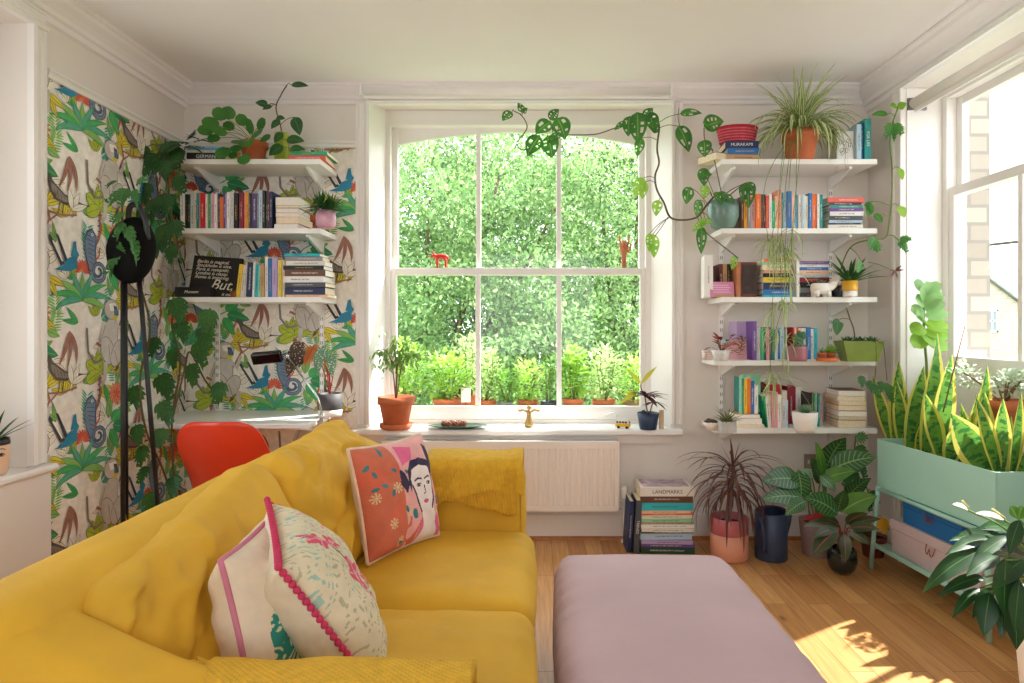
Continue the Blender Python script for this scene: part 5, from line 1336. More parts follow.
b = MB(); b.box((-.034, -.012, .053), (.028, .012, .056)); [b.box((-.034+.012*k, -.012, .056), (-.031+.012*k, .012, .059)) for k in range(6)]; b.build('roof_rack', VW, tv)
wbk = thing('wooden_block', 'small upright pale wooden block beside the navy pot on the window board', 'block', P(661, 429, 3.97)); wbk.location.z = bz; MB().box((-.012, -.012, .0005), (.016, .012, .115)).build('block_body', mat('pale_wood', 'D9BC9C', .6, var=.12, scale=14), wbk, bevel=.002)
# meeting-rail objects
mr = 1.708
an = thing('toy_animal', 'small red carved toy animal standing on the window meeting rail', 'toy animal', P(441, 268, 4.215)); an.location.z = mr
TR = mat('toy_red', 'CF2E1C', .45, var=.05)
b = MB(); b.tube(spline([(.036, 0, .052), (.034, 0, .068), (.01, 0, .076), (-.02, 0, .078), (-.034, 0, .076), (-.044, 0, .082), (-.058, 0, .078), (-.068, 0, .07)], 5), [.006, .012, .015, .017, .018, .0185, .019, .0185, .018, .0175, .017, .0165, .016, .016, .016, .0155, .015, .0148, .0145, .014, .0135, .013, .0125, .012, .0118, .0115, .011, .0105, .010, .0095, .009, .0085, .008, .0075, .007, .006][:36], 10); b.build('body', TR, an)
for x, y in ((-.026, -.01), (-.026, .01), (.03, -.01), (.03, .01)): MB().tube([(x, y, .07), (x+.002, y, .0005)], [.010, .006], 8).build('leg', TR, an)
for s in (-1, 1): MB().tube(spline([(-.05, s*.004, .085), (-.048, s*.014, .1), (-.056, s*.02, .112)], 4), .0028, 6).build('antler', TR, an)
hn = thing('hand_sculpture', 'carved wooden hand making a horns sign on the meeting rail by the vine', 'sculpture', P(624, 268, 4.215)); hn.location.z = mr
HW = mat('carved_wood', 'B9734A', .5, var=.15, scale=30)
b = MB()
b.lathe([(0, .0005), (.016, .0005), (.0165, .02), (.0155, .06), (.018, .085), (.026, .11), (.03, .135), (.028, .155), (.012, .165), (0, .166)], 20, sx=1, sy=.55); b.build('palm', HW, hn)
for nm, pts, r in (('finger', [(-.023, 0, .145), (-.027, -.002, .18), (-.029, 0, .215)], .0075), ('finger', [(.024, 0, .145), (.029, -.002, .175), (.033, 0, .205)], .0068),
                   ('finger', [(-.008, -.002, .15), (-.009, -.012, .176), (-.009, -.022, .165), (-.008, -.02, .14)], .0075), ('finger', [(.009, -.002, .15), (.010, -.012, .174), (.010, -.021, .162), (.009, -.019, .138)], .0072),
                   ('thumb', [(.026, 0, .105), (.04, -.008, .125), (.042, -.012, .148), (.036, -.014, .16)], .0075)):
    q = spline(pts, 5); MB().tube(q, [r*(1.05-.3*i/(len(q)-1)) for i in range(len(q))], 10).build(nm, HW, hn)

# --- magazines and leaning books on the floor by the radiator
SX = P(640, 552, 3.72).x; SY = P(640, 552, 3.72).y
MG = [(c, t*1.68, h*1.17, w) for c, t, h, w in [('pale grey', .032, .262, .20), ('brown', .024, .262, .20), ('turquoise', .026, .262, .20), ('peach', .010, .255, .2), ('coral', .006, .26, .2), ('cream', .012, .265, .21), ('mint', .010, .26, .2), ('tan', .008, .26, .21), ('white', .012, .265, .21), ('off-white', .012, .26, .2), ('dark grey', .006, .262, .21), ('pale blue', .022, .262, .21), ('lilac', .012, .255, .2), ('purple', .010, .262, .21), ('dark green', .024, .265, .21)]]
zt = stack('of the floor pile by the radiator', SX+.005, 0, SY, MG[1:], 'magazine pile on the floor', word_kind='magazine')
m = M.Translation((SX+.0, SY-.01, zt)) @ M(((0, 0, 1, 0), (0, 1, 0, 0), (-1, 0, 0, .052), (0, 0, 0, 1)))
bt = book('thick cream picture book with a pink landscape cover, topmost of the floor pile', 'off-white', .052, .315, .22, m, 'magazine pile on the floor', word='LANDMARKS', flip=True)
cp = MB()
MB().box((-.0009, .02, .02), (-.0002, .2, .29)).build('cover_picture', mat('cover_photo', 'B9A3B0', .5, var=.5, scale=22), bt)
for i, (c, t, h, lab) in enumerate((('dark grey', .034, .31, 'dark grey book with TRENDS on its spine, leaning beside the floor pile'), ('navy', .026, .30, 'slim navy book leaning outermost beside the floor pile'))):
    m = M.Translation((SX-.04-.034*i, SY+.0+.02*i, .0005+.004*0)) @ M.Rotation(R(3.5), 4, 'Y')
    book(lab, c, t, h, .19, M.Translation((0, 0, t*math.sin(R(3.5)))) @ m, 'leaning books by the floor pile', word='TRENDS' if i == 0 else None)
# ================================================================== plants
TERRA = mat('terracotta', 'BE6A43', .85, var=.12, scale=14, bump=.1, bscale=60)
L_MON = leafmat('leaf_swiss', '2F6A2C', '55963C', mid='8CB85E', trans=.35)
L_DARK = leafmat('leaf_dark', '1F4A28', '35672F', mid='5C8A4C', trans=.2, rough=.4)
L_MID = leafmat('leaf_mid', '28592B', '457C36', mid='6E9A52', trans=.28)
L_BRT = leafmat('leaf_bright', '7DB53A', 'A9CE55', trans=.4)
L_PIL = leafmat('leaf_pilea', '2F6B2C', '4C8C36', trans=.25, rough=.3)
L_SPI = leafmat('leaf_spider', 'D9DCA8', 'E6E6C0', edge=('7FA04C', .42), trans=.3)
L_SNK = leafmat('leaf_snake', '5E9A42', '8CBC50', mid='3F7F40', edge=('E6E070', .66), bands=16, trans=.45)
L_CAL = leafmat('leaf_calathea', '23502A', '325F2E', mid='86B06E', veins=10, trans=.2, rough=.35)
L_CAL2 = leafmat('leaf_calathea_plain', '447A2C', '6A9E3C', mid='9CC05E', trans=.35)
L_DRA = leafmat('leaf_dracaena', '4A3A34', '5E4A36', edge=('7A3040', .6), trans=.2)
L_PEA = leafmat('leaf_peace', '163C22', '2C5F2A', mid='5C8A4C', trans=.2, rough=.4)
L_BEG = leafmat('leaf_begonia', '3A2A1E', '4A3222', spots='D9C9A0', trans=.2)
L_BEGO = leafmat('leaf_begonia_under', 'A8572C', 'C9783E', mid='6A2A1C', trans=.3)
L_BEGG = leafmat('leaf_begonia_green', '5E8C6A', '6F9C78', spots='E6EBDD', trans=.25)
L_CRO = leafmat('leaf_croton', '4A2230', '66303A', mid='9A4A4A', trans=.2)
L_YEL = leafmat('leaf_yellow', 'D9C22C', 'A9BE3A', mid='E9DE7A', trans=.4)
L_STR = leafmat('leaf_prayer', '2C3A22', '3E5228', mid='C24A52', trans=.2, rough=.35)
L_SUC = leafmat('leaf_succulent', '6E9470', '8AAE86', trans=.15)
L_RED = leafmat('leaf_redplant', '6A1E2E', '9A3A3A', trans=.25)
L_SIL = leafmat('leaf_silver', 'A9BFA0', 'C6D4B8', trans=.3)
L_KAL = leafmat('leaf_paddle', '7DB06A', 'A6CB8C', trans=.35)
L_OLIVE = leafmat('leaf_olive', '8FB05A', '6E9A4A', trans=.4)
STEM = mat('green_stem', '6A7F3A', .6, var=.15, scale=20); VST = mat('vine_stem', '5A4A2A', .7, var=.2, scale=20); BST = mat('brown_stem', '7A5A3E', .8, var=.2, scale=20)
def pleaf(mb, b, t, W, out='heart', holes=None, droop=.35, up=(0, -1, .35), m=0, n=8, fold=.15, **k):
    b, t = V(b), V(t); d = t-b
    leaf(mb, b, d, d.length*1.04, W, out, droop, fold, m, n, up, holes, **k)
def petiole(mb, a, b, r=.0022, sag=.02, m=0):
    a, b = V(a), V(b); c = (a+b)/2+V((0, 0, sag)); mb.tube(spline([a, c, b], 5), [r]*11, 5, m)
def scatter_leaves(mb, c, rad, n, L, W, out='ovate', m=0, mats=1, seed=0, up=.4, hang=0, ms_=None, fold=.2):
    q = random.Random(seed)
    for i in range(n):
        while True:
            p = V((q.uniform(-1, 1), q.uniform(-1, 1), q.uniform(-1, 1)))
            if p.length < 1: break
        d = V((p.x, p.y, p.z*.6+up-hang+q.uniform(-.4, .4)))+V((q.uniform(-.5, .5), q.uniform(-.5, .5), 0))
        s = q.uniform(.7, 1.2)
        leaf(mb, V(c)+V((p.x*rad[0], p.y*rad[1], p.z*rad[2])), d, L*s, W*s, out, .5, fold, (q.randrange(mats) if mats > 1 else m), 4)
def vine_leaves(ml_, ms2, path, every, L, W, holes, out='heart', seed=0, pet=.06, toward=(0, -1, 0), mats=1, start=2, n=7):
    q = random.Random(seed); path = spline(path, 6)
    for i in range(start, len(path), every):
        p = path[i]; side = 1 if (i//every) % 2 else -1
        a = p+V((side*pet*q.uniform(.5, 1.1), -pet*q.uniform(.2, .9), q.uniform(-.3, .7)*pet)); petiole(ms2, p, a)
        s = q.uniform(.75, 1.2); d = V((side*q.uniform(.1, .7), q.uniform(-.5, .0), -q.uniform(.5, 1)))
        leaf(ml_, a, d, L*s, W*s, out, .5, .15, q.randrange(mats), n, (q.uniform(-.3, .3), -1, .35), holes)

# --- pilea, topmost desk shelf
S1 = P(254, 157, 3.78); S1.z = SH_Z[0]
t = thing('potted_pilea', 'round-leaf pilea in a terracotta pot, topmost desk shelf', 'potted plant', S1)
pot(t, .078, .056, .125, TERRA, rim=.008, rimh=.035)
f = MB(); s = MB(); top = S1+V((0, 0, .115))
for px, py, r, d in ((220, 114, 7, 3.62), (229, 113, 6.5, 3.66), (211, 123, 8, 3.6), (206, 130, 7.5, 3.6), (220, 131, 7, 3.58), (242, 120, 6, 3.66), (229, 126, 5.5, 3.7), (250, 126.5, 7.5, 3.66), (261, 124, 6.5, 3.7), (256, 134, 8.5, 3.6), (239, 141, 7.5, 3.6), (223, 152, 8, 3.56), (244, 159, 6.5, 3.54), (233, 155, 4.5, 3.6), (247, 143, 7, 3.58), (236, 148, 6, 3.6), (265, 138, 6, 3.64), (214, 138, 6, 3.62)):
    c = P(px, py, d); R_ = r*d/640
    dr = (c-top); dr.y = -.4*abs(dr.y); dr.normalize()
    b = c-dr*R_; petiole(s, top+V((rp.uniform(-.02, .02), rp.uniform(-.02, .02), 0)), c-dr*R_*.2, .0017, .02)
    pleaf(f, b, c+dr*R_, R_*2.0, 'round', None, .2, (0, -1, .6), fold=.06)
f.build('foliage', L_PIL, t, S1); s.build('stems', STEM, t, S1)
# --- climber in lime vase
S2 = P(282, 157, 3.82); S2.z = SH_Z[0]
t = thing('potted_climber', 'dark-leaved climber reaching to the cornice from a lime vase, topmost desk shelf', 'potted plant', S2)
LIME = mat('lime_glaze', 'A8B832', .35, var=.12, scale=10)
MB().lathe([(0, .0005), (.04, .0005), (.044, .02), (.040, .12), (.042, .19), (.037, .19), (.034, .03), (0, .03)], 24).build('vase', LIME, t)
s = MB(); f = MB(); st_ = spline([S2+V((0, 0, .1)), P(281, 128, 3.8), P(276, 108, 3.78), P(281, 95, 3.75), P(287, 85, 3.72)], 6)
s.tube(st_, .0035, 6)
for b, e, w in (((291, 85), (308, 83), 6), ((281, 120), (257, 108), 0), ((268, 105), (256, 101), 7), ((272, 106), (262, 108), 5), ((294, 117), (302, 133), 10), ((286, 140), (304, 138), 9), ((290, 148), (305, 147), 6), ((280, 120), (270, 127), 7), ((283, 133), (273, 141), 8), ((283, 146), (268, 153), 11), ((276, 118), (285, 117), 5)):
    if w: pleaf(f, P(*b, 3.68), P(*e, 3.66), w*3.7/640*1.2, 'ovate', None, .3)
    if w: petiole(s, min(st_, key=lambda q: (q-P(*b, 3.7)).length), P(*b, 3.68), .002, .01)
s.build('stems', VST, t, S2); f.build('foliage', L_DARK, t, S2)
# --- trailing monstera from the corner end of the top desk shelf
S3 = P(174, 157, 3.84); S3.z = SH_Z[0]
t = thing('trailing_monstera', 'dark cut-leaf monstera trailing down the wallpaper corner from the topmost desk shelf', 'potted plant', S3)
pot(t, .06, .045, .095, mat('charcoal_pot', '2E2B2A', .6, var=.1))
s = MB(); f = MB(); b0 = S3+V((0, 0, .09))
for i, pa_ in enumerate(([b0, P(163, 145, 3.65), P(156, 170, 3.6), P(158, 200, 3.55), P(150, 228, 3.5)], [b0, P(168, 150, 3.62), P(168, 185, 3.56), P(172, 225, 3.5), P(168, 255, 3.48)])):
    s.tube(spline(pa_, 6), .004, 6); vine_leaves(f, s, pa_, 3, .16, .13, 'split', 'ovate', 3+i, .05, n=8)
for b, e, w in (((190, 143), (170, 140), 10), ((188, 140), (196, 128), 9), ((195, 141), (214, 136), 8), ((180, 145), (160, 152), 11), ((200, 139), (184, 133), 7), ((186, 146), (206, 147), 7)):
    pleaf(f, P(*b, 3.62), P(*e, 3.56), w*3.6/640*1.3, 'ovate', 'split', .5, (0, -.5, .8))
f.v = [(max(x, XL+.008), min(y, -.012), z) for x, y, z in f.v]; s.build('stems', VST, t, S3); f.build('foliage', L_DARK, t, S3)
# --- tall climbing monstera by the lamp and desk
S4 = V((-1.98, -.42, 0))
t = thing('climbing_monstera', 'tall climbing monstera winding up the wallpaper around the black lamp and desk end', 'potted plant', S4)
pot(t, .13, .10, .24, mat('stone_pot', '6A625A', .8, var=.15), rim=.01, rimh=.03)
s = MB(); f = MB(); b0 = S4+V((0, 0, .22))
paths = [[b0, P(163, 470, 3.35), P(146, 430, 3.25), P(140, 380, 3.2), P(150, 330, 3.2), P(140, 285, 3.15), P(124, 235, 3.05), P(122, 200, 3.0)],
         [b0, P(174, 480, 3.36), P(172, 420, 3.36), P(180, 365, 3.55), P(172, 320, 3.6), P(190, 300, 3.7)],
         [P(172, 420, 3.36), P(184, 372, 3.5), P(190, 352, 3.6), P(205, 380, 3.68), P(222, 402, 3.7)]]
for i, pa_ in enumerate(paths):
    s.tube(spline(pa_, 6), .0055, 6)
for px, py, r in ((178, 309, 11), (207, 320, 11), (152, 346, 9), (173, 358, 9), (201, 353, 11), (136, 396, 10), (166, 386, 11), (192, 374, 10), (218, 392, 10), (138, 434, 9), (141, 455, 10), (142, 474, 8), (160, 437, 9), (166, 412, 10), (173, 486, 9), (152, 504, 10), (182, 330, 9), (206, 337, 10)):
    d = 3.3 if px < 150 or py > 402 else 3.6; a = rp.uniform(-.7, .7); r *= 1.25
    b = P(px+r*math.sin(a)*.9, py-r*.9, d); pleaf(f, b, P(px-r*math.sin(a)*.9, py+r, d-.05), r*1.7*d/640, 'ovate', 'split', .4, (rp.uniform(-.3, .3), -1, .3), n=8)
for b, e, w in (((128, 190), (103, 202), 13), ((128, 188), (118, 205), 12), ((132, 190), (140, 205), 10), ((124, 212), (108, 222), 9), ((124, 222), (112, 238), 10), ((126, 226), (136, 246), 12), ((118, 252), (104, 275), 14), ((122, 254), (120, 240), 9), ((134, 240), (138, 262), 9), ((136, 183), (148, 175), 9), ((116, 180), (104, 186), 8)):
    pleaf(f, P(*b, 3.02), P(*e, 2.97), w*3/640*1.1, 'ovate', 'split', .45, (rp.uniform(-.3, .3), -1, .4), n=8)
f.v = [(max(x, XL+.012), min(y, -.012), z) for x, y, z in f.v]; s.v = [(max(x, XL+.012), min(y, -.012), z) for x, y, z in s.v]; s.build('stems', VST, t, S4); f.build('foliage', L_MID, t, S4)
# --- narrow-leaf tuft in pink pot
S5 = P(326, 229, 3.68); S5.z = SH_Z[1]
t = thing('potted_succulent', 'bushy narrow-leaved plant in a pink speckled pot, middle desk shelf', 'potted plant', S5)
MB().lathe([(0, .0005), (.044, .0005), (.056, .02), (.057, .06), (.05, .10), (.045, .10), (.05, .06), (.048, .02), (0, .02)], 28).build('pot', mat('pink_glaze', 'C99AAE', .3, var=.15, scale=30), t)
MB().lathe([(0, .08), (.045, .08), (.0, .086)], 20).build('soil', MAT_SOIL, t)
f = MB()
for k in range(150):
    c = V((-.045, 0, .15)) if k % 5 < 3 else V((.05, 0, .13)); d = rdir(rp.uniform(0, 2*PI), rp.uniform(-.1, 1.5))
    leaf(f, c*.6+d*.012+V((0, 0, .02)), d, rp.uniform(.07, .12), .014, 'lance', .3, .3, 0, 4)
f.build('foliage', L_MID, t); MB().tube([(0, 0, .08), (-.03, 0, .13)], .006).tube([(0, 0, .08), (.03, 0, .12)], .006).build('stems', BST, t)
# --- begonia on the desk
S6 = P(330, 411, 3.72); S6.z = .80
t = thing('potted_begonia', 'spotted begonia in a dark grey and white pot at the desk corner', 'potted plant', S6)
MB().lathe([(0, .0005), (.062, .0005), (.068, .008), (.069, .045)], 30).build('pot_base', mat('pot_white', 'E9E6E1', .5), t)
MB().lathe([(.0692, .043), (.0705, .05), (.071, .135), (.066, .135), (.064, .1), (0, .1)], 30).build('pot', mat('pot_slate', '4A474A', .6, var=.05), t)
MB().lathe([(0, .11), (.065, .11), (0, .115)], 24).build('soil', MAT_SOIL, t)
s = MB(); f = MB(); b0 = S6+V((0, 0, .11))
for e, L in (((303, 342), 1), ((313, 346), 1), ((320, 350), 1), ((331, 353), 1), ((318, 360), 1)):
    s.tube(spline([b0+V((rp.uniform(-.02, .02), 0, 0)), (b0+P(*e, 3.68))/2+V((.02, 0, .05)), P(*e, 3.68)], 6), .003, 6)
pleaf(f, P(303, 342, 3.66), P(284, 374, 3.6), .10, 'ovate', None, .2, m=0); pleaf(f, P(299, 341, 3.7), P(291, 362, 3.66), .075, 'ovate', None, .2, m=0)
pleaf(f, P(314, 346, 3.68), P(303, 364, 3.62), .06, 'ovate', None, .2, m=1); pleaf(f, P(306, 350, 3.69), P(296, 366, 3.68), .055, 'ovate', None, .3, m=0)
pleaf(f, P(320, 347, 3.66), P(316, 374, 3.62), .06, 'lance', None, .2, m=2); pleaf(f, P(332, 351, 3.66), P(332, 377, 3.62), .05, 'lance', None, .2, m=2); pleaf(f, P(323, 345, 3.68), P(327, 362, 3.64), .045, 'lance', None, .2, m=2)
s.build('stems', mat('red_stem', '9A2E2E', .6), t, S6); f.build('foliage', [L_BEG, L_BEGO, L_BEGG], t, S6)
# --- thin tree in terracotta on the window board
S7 = P(396, 430, 3.96); S7.z = .69
t = thing('potted_tree', 'thin drooping little tree in a terracotta pot and saucer on the window board', 'potted plant', S7)
MB().lathe([(0, .0005), (.082, .0005), (.098, .012), (.1, .035), (.092, .036), (.086, .014), (0, .013)], 32).build('saucer', TERRA, t)
p_ = potprof(.112, .074, .185, rim=.012, rimh=.045); MB().lathe([(a, b+.016) for a, b in p_[:-1]], 36).build('pot', TERRA, t); MB().lathe([(0, .17), (.096, .17), (0, .176)], 24).build('soil', MAT_SOIL, t)
s = MB(); f = MB(); b0 = S7+V((0, 0, .17))
for tips in (((396, 392), (398, 362), (404, 345), (412, 340)), ((396, 392), (392, 365), (385, 350), (376, 352)), ((395, 392), (396, 360), (393, 345), (396, 338)), ((396, 390), (402, 365), (411, 352), (418, 352))):
    pts = [P(x, y, 3.95+.02*i) for i, (x, y) in enumerate(tips)]; pts[0] = b0; q = spline(pts, 6); s.tube(q, [.005-.0035*i/(len(q)-1) for i in range(len(q))], 6)
    for i in range(6, len(q)):
        for k in range(6):
            if k > 2: q2 = q[i]+V((rp.uniform(-.1, .1), rp.uniform(-.05, .05), rp.uniform(-.09, .05)))
            else: q2 = q[i]
            d = V((rp.uniform(-1, 1), rp.uniform(-1, .4), rp.uniform(-1.2, .1))); leaf(f, q2+d*.01, d, rp.uniform(.03, .055), .016, 'lance', .6, .2, 0, 4)
f.v = [(max(x, -1.02), y, z) for x, y, z in f.v]; s.build('stems', BST, t, S7); f.build('foliage', L_OLIVE, t, S7)
# --- croton
S8 = P(648, 429, 3.95); S8.z = .69
t = thing('potted_croton', 'dark purple croton with yellow straps in a navy pot on the window board', 'potted plant', S8)
pot(t, .068, .052, .102, mat('navy_glaze', '23395A', .4, var=.08))
s = MB(); f = MB(); b0 = S8+V((0, 0, .09)); cr = P(645, 397, 3.93)
s.tube(spline([b0, b0+V((-.01, 0, .05)), cr], 5), .0045, 6); s.tube(spline([b0+V((.01, 0, 0)), P(652, 405, 3.93), P(655, 401, 3.93)], 5), .004, 6); s.tube(spline([cr, P(641, 388, 3.93), P(641, 384, 3.93)], 5), .0035, 6)
for k in range(16):
    d = rdir(k*2.4, rp.uniform(-.3, .7)); leaf(f, cr+V((0, 0, .004*(k % 4))), d, rp.uniform(.10, .15), .04, 'lance', .5, .2, 0, 5)
for k in range(6):
    d = rdir(k*1.9, rp.uniform(-.5, .3)); leaf(f, P(655, 402, 3.93), d, .09, .03, 'lance', .5, .2, 0, 5)
for b, e in (((641, 384), (628, 367)), ((641, 384), (654, 365)), ((638, 392), (617, 402)), ((637, 394), (626, 391))): pleaf(f, P(*b, 3.92), P(*e, 3.9), .026, 'lance', None, .25, m=1)
s.build('stems', BST, t, S8); f.build('foliage', [L_CRO, L_YEL], t, S8)
# --- swiss cheese vine over the window
S9 = P(723, 228, 3.72); S9.z = SH_ZR[1]
t = thing('swiss_cheese_vine', 'swiss cheese vine climbing along the window head from a glazed grey-green pot', 'potted plant', S9)
MB().lathe([(0, .0005), (.05, .0005), (.07, .02), (.088, .07), (.09, .12), (.082, .165), (.075, .165), (.08, .12), (.062, .02), (0, .02)], 32).build('pot', mat('grey_green_glaze', '6F8F86', .25, var=.25, scale=12), t)
MB().lathe([(0, .145), (.075, .145), (0, .15)], 24).build('soil', MAT_SOIL, t)
s = MB(); f = MB(); D9 = 3.9
mp_ = [S9+V((0, 0, .15)), P(716, 196, 3.66), P(706, 206, 3.64), P(697, 217, 3.7), P(683, 220, 3.8), P(670, 217, 3.86), P(664, 203, D9), P(657, 190, D9), P(655, 176, D9), P(659, 163, D9), P(657, 148, D9), P(659, 125, D9), P(652, 119, D9), P(640, 121, D9), P(618, 127, D9), P(597, 134, D9), P(575, 135, D9), P(556, 135, D9), P(541, 142, D9), P(524, 150, D9), P(517, 143, D9), P(527, 128, D9), P(522, 116, D9), P(514, 111, D9)]
q = spline(mp_, 6); s.tube(q, [.006 if i < 70 else .0035 for i in range(len(q))], 6)
s.tube(spline([P(697, 217, 3.72), P(705, 231, 3.6), P(715, 240, 3.5), P(728, 250, 3.55), P(738, 258, 3.6)], 5), .003, 6)
s.tube(spline([P(668, 217, 3.86), P(661, 228, 3.86), P(655, 236, 3.86)], 5), .0025, 6); s.tube(spline([P(724, 200, 3.7), P(736, 190, 3.62), P(745, 183, 3.58)], 5), .003, 6)
s.tube(spline([P(679, 108, 3.95), P(678, 118, 3.95), P(680, 127, 3.95)], 5), .002, 6); s.tube(spline([P(704, 150, 3.8), P(712, 150, 3.75), P(714, 158, 3.7), P(722, 196, 3.7)], 5), .003, 6); s.tube(spline([P(704, 128, 3.8), P(705, 140, 3.8), P(713, 150, 3.76)], 5), .0025, 6)
LVS = [((512, 112), (501, 118), 9, 0), ((523, 112), (519, 102), 6, 0), ((523, 113), (527, 107), 5, 0), ((551, 122), (534, 130), 14, 0), ((550, 120), (557, 108), 9, 0), ((557, 118), (569, 136), 16, 0), ((540, 136), (524, 152), 14, 0), ((547, 136), (556, 155), 16, 0), ((528, 152), (533, 156), 4, 0), ((560, 134), (547, 140), 8, 0),
       ((626, 122), (613, 127), 5, 0), ((637, 112), (641, 141), 16, 0), ((630, 116), (626, 134), 11, 0), ((648, 112), (658, 130), 13, 0), ((645, 118), (651, 107), 9, 0), ((642, 138), (634, 154), 9, 0), ((658, 132), (650, 122), 9, 0), ((644, 178), (632, 194), 11, 1), ((645, 182), (640, 197), 8, 1), ((659, 200), (654, 214), 9, 1), ((653, 234), (656, 256), 10, 1), ((650, 233), (648, 250), 7, 1),
       ((680, 114), (701, 109), 8, 0), ((678, 126), (694, 148), 13, 0), ((704, 127), (722, 118), 18, 0), ((712, 130), (704, 120), 9, 0), ((704, 140), (706, 155), 12, 0), ((702, 168), (707, 184), 10, 0), ((699, 178), (711, 172), 8, 0), ((690, 187), (684, 202), 10, 0), ((700, 200), (694, 214), 9, 0), ((706, 185), (703, 197), 9, 1), ((715, 192), (724, 203), 8, 0), ((717, 196), (728, 193), 7, 0),
       ((702, 226), (699, 252), 9, 0), ((706, 221), (691, 228), 7, 1), ((712, 222), (698, 218), 5, 1), ((747, 183), (751, 206), 12, 0), ((744, 184), (742, 200), 8, 0), ((748, 182), (757, 192), 7, 0), ((724, 196), (735, 201), 7, 0), ((736, 256), (730, 268), 7, 1)]
for b, e, w, k in LVS:
    dd = D9-.03 if b[0] < 668 else (3.82 if b[1] < 150 and b[0] < 700 else 3.62)
    pleaf(f, P(*b, dd), P(*e, dd-.03), w*dd/640*1.2, 'ovate', 'hole', .4, (rp.uniform(-.3, .3), -1, rp.uniform(.0, .5)), k, 8)
    n_ = min(q, key=lambda v: (v-P(*b, dd)).length)
    if (n_-P(*b, dd)).length < .25: petiole(s, n_, P(*b, dd), .002, .012)
s.build('stems', VST, t, S9); f.build('foliage', [L_MON, L_BRT], t, S9)
# --- spider plant
S10 = P(800, 160, 3.72); S10.z = SH_ZR[0]
t = thing('spider_plant', 'big spider plant in a terracotta pot on the topmost shelf with hanging runners', 'potted plant', S10)
pot(t, .105, .075, .165, TERRA, rim=.01, rimh=.045)
f = MB(); s = MB(); b0 = S10+V((0, 0, .15))
for k in range(170):
    a = rp.uniform(0, 2*PI); el = rp.uniform(.55, 1.45) if k % 4 else rp.uniform(1.1, 1.5); L = rp.uniform(.26, .46)
    d = rdir(a, el)
    if d.y > 0: d.y *= .3
    leaf(f, b0+V((rp.uniform(-.03, .03), rp.uniform(-.03, .02), 0)), d, L, .017, 'blade', rp.uniform(1.7, 2.9) if k % 4 else rp.uniform(.4, 1.2), .35, 0, 10)
fr_ = MB()
RUN = [((786, 158), (779, 200), (772, 236)), ((792, 159), (788, 205), (785, 250)), ((797, 160), (795, 215), (786, 262)), ((780, 158), (764, 190), (768, 240)), ((800, 160), (792, 230), (790, 275), (776, 330)), ((783, 160), (777, 250), (772, 310), (770, 372)), ((790, 160), (781, 240), (782, 300), (786, 340))]
for r_ in RUN:
    pts = [b0+V((0, -.02, 0)), P(r_[0][0], r_[0][1]-6, 3.6)]+[P(x, y, 3.47) for x, y in r_[1:]]; q = spline(pts, 6); s.tube(q, .0017, 5)
    for e in r_[1:] if len(r_) > 3 else r_[2:]:
        c = P(*e, 3.47)
        for k in range(9):
            d = rdir(rp.uniform(0, 2*PI), rp.uniform(-.9, .9)); leaf(fr_, c, d, rp.uniform(.09, .19), .010, 'blade', rp.uniform(.6, 1.8), .3, 0, 7)
        for k in range(3):
            d = V((rp.uniform(-.35, .35), rp.uniform(-.3, .1), -1)); leaf(fr_, c, d, rp.uniform(.12, .28), .009, 'blade', rp.uniform(0, .4), .3, 0, 6)
c = P(776, 378, 3.45)
for e in ((812, 401), (806, 385), (800, 396), (766, 400), (758, 392), (790, 372), (786, 410), (772, 420), (795, 378)): leaf(fr_, c, P(*e, 3.42)-c+V((0, 0, .1)), (P(*e, 3.42)-c).length*1.25, .013, 'blade', 1.2, .3, 0, 8)
f.v = [(x, min(y, -.012), z) for x, y, z in f.v]; f.build('foliage', L_SPI, t, S10); s.build('runners', STEM, t, S10); fr_.build('plantlets', L_SPI, t, S10)
# --- white animal planter
S11 = P(824, 297, 3.66); S11.z = SH_ZR[2]
t = thing('animal_planter', 'white ceramic animal-shaped planter with a small succulent, third plant shelf', 'planter', S11)
CER = mat('white_ceramic', 'ECE6DE', .35, var=.03)
b = MB(); b.lathe([(0, .016), (.04, .018), (.052, .04), (.05, .068), (.042, .078), (.036, .078), (.042, .05), (0, .04)], 24, (-.02, 0, 0), sx=1.1, sy=.8); b.build('body', CER, t)
for x in (-.05, .015):
    for y in (-.022, .022): MB().tube([(x, y, .035), (x, y, .0005)], [.015, .013], 10).build('leg', CER, t)
b = MB(); b.tube(spline([(.02, 0, .05), (.05, 0, .072), (.066, 0, .10), (.08, 0, .108), (.092, 0, .096)], 5), [.026, .027, .027, .027, .026, .025, .024, .023, .022, .021, .021, .02, .019, .018, .017, .016, .014, .012, .01, .009, .008], 12); b.build('head', CER, t)
for y in (-.024, .024): MB().ball((.058, y, .10), .014, sx=.5, sz=1.1).build('ear', CER, t)
f = MB()
for k in range(26): leaf(f, (-.02+.01*math.cos(k), .01*math.sin(k), .07), rdir(k*2.4, .15+k*.045), .05-.0007*k, .012, 'lance', .2, .4, 0, 5)
f.build('rosette', L_SUC, t)
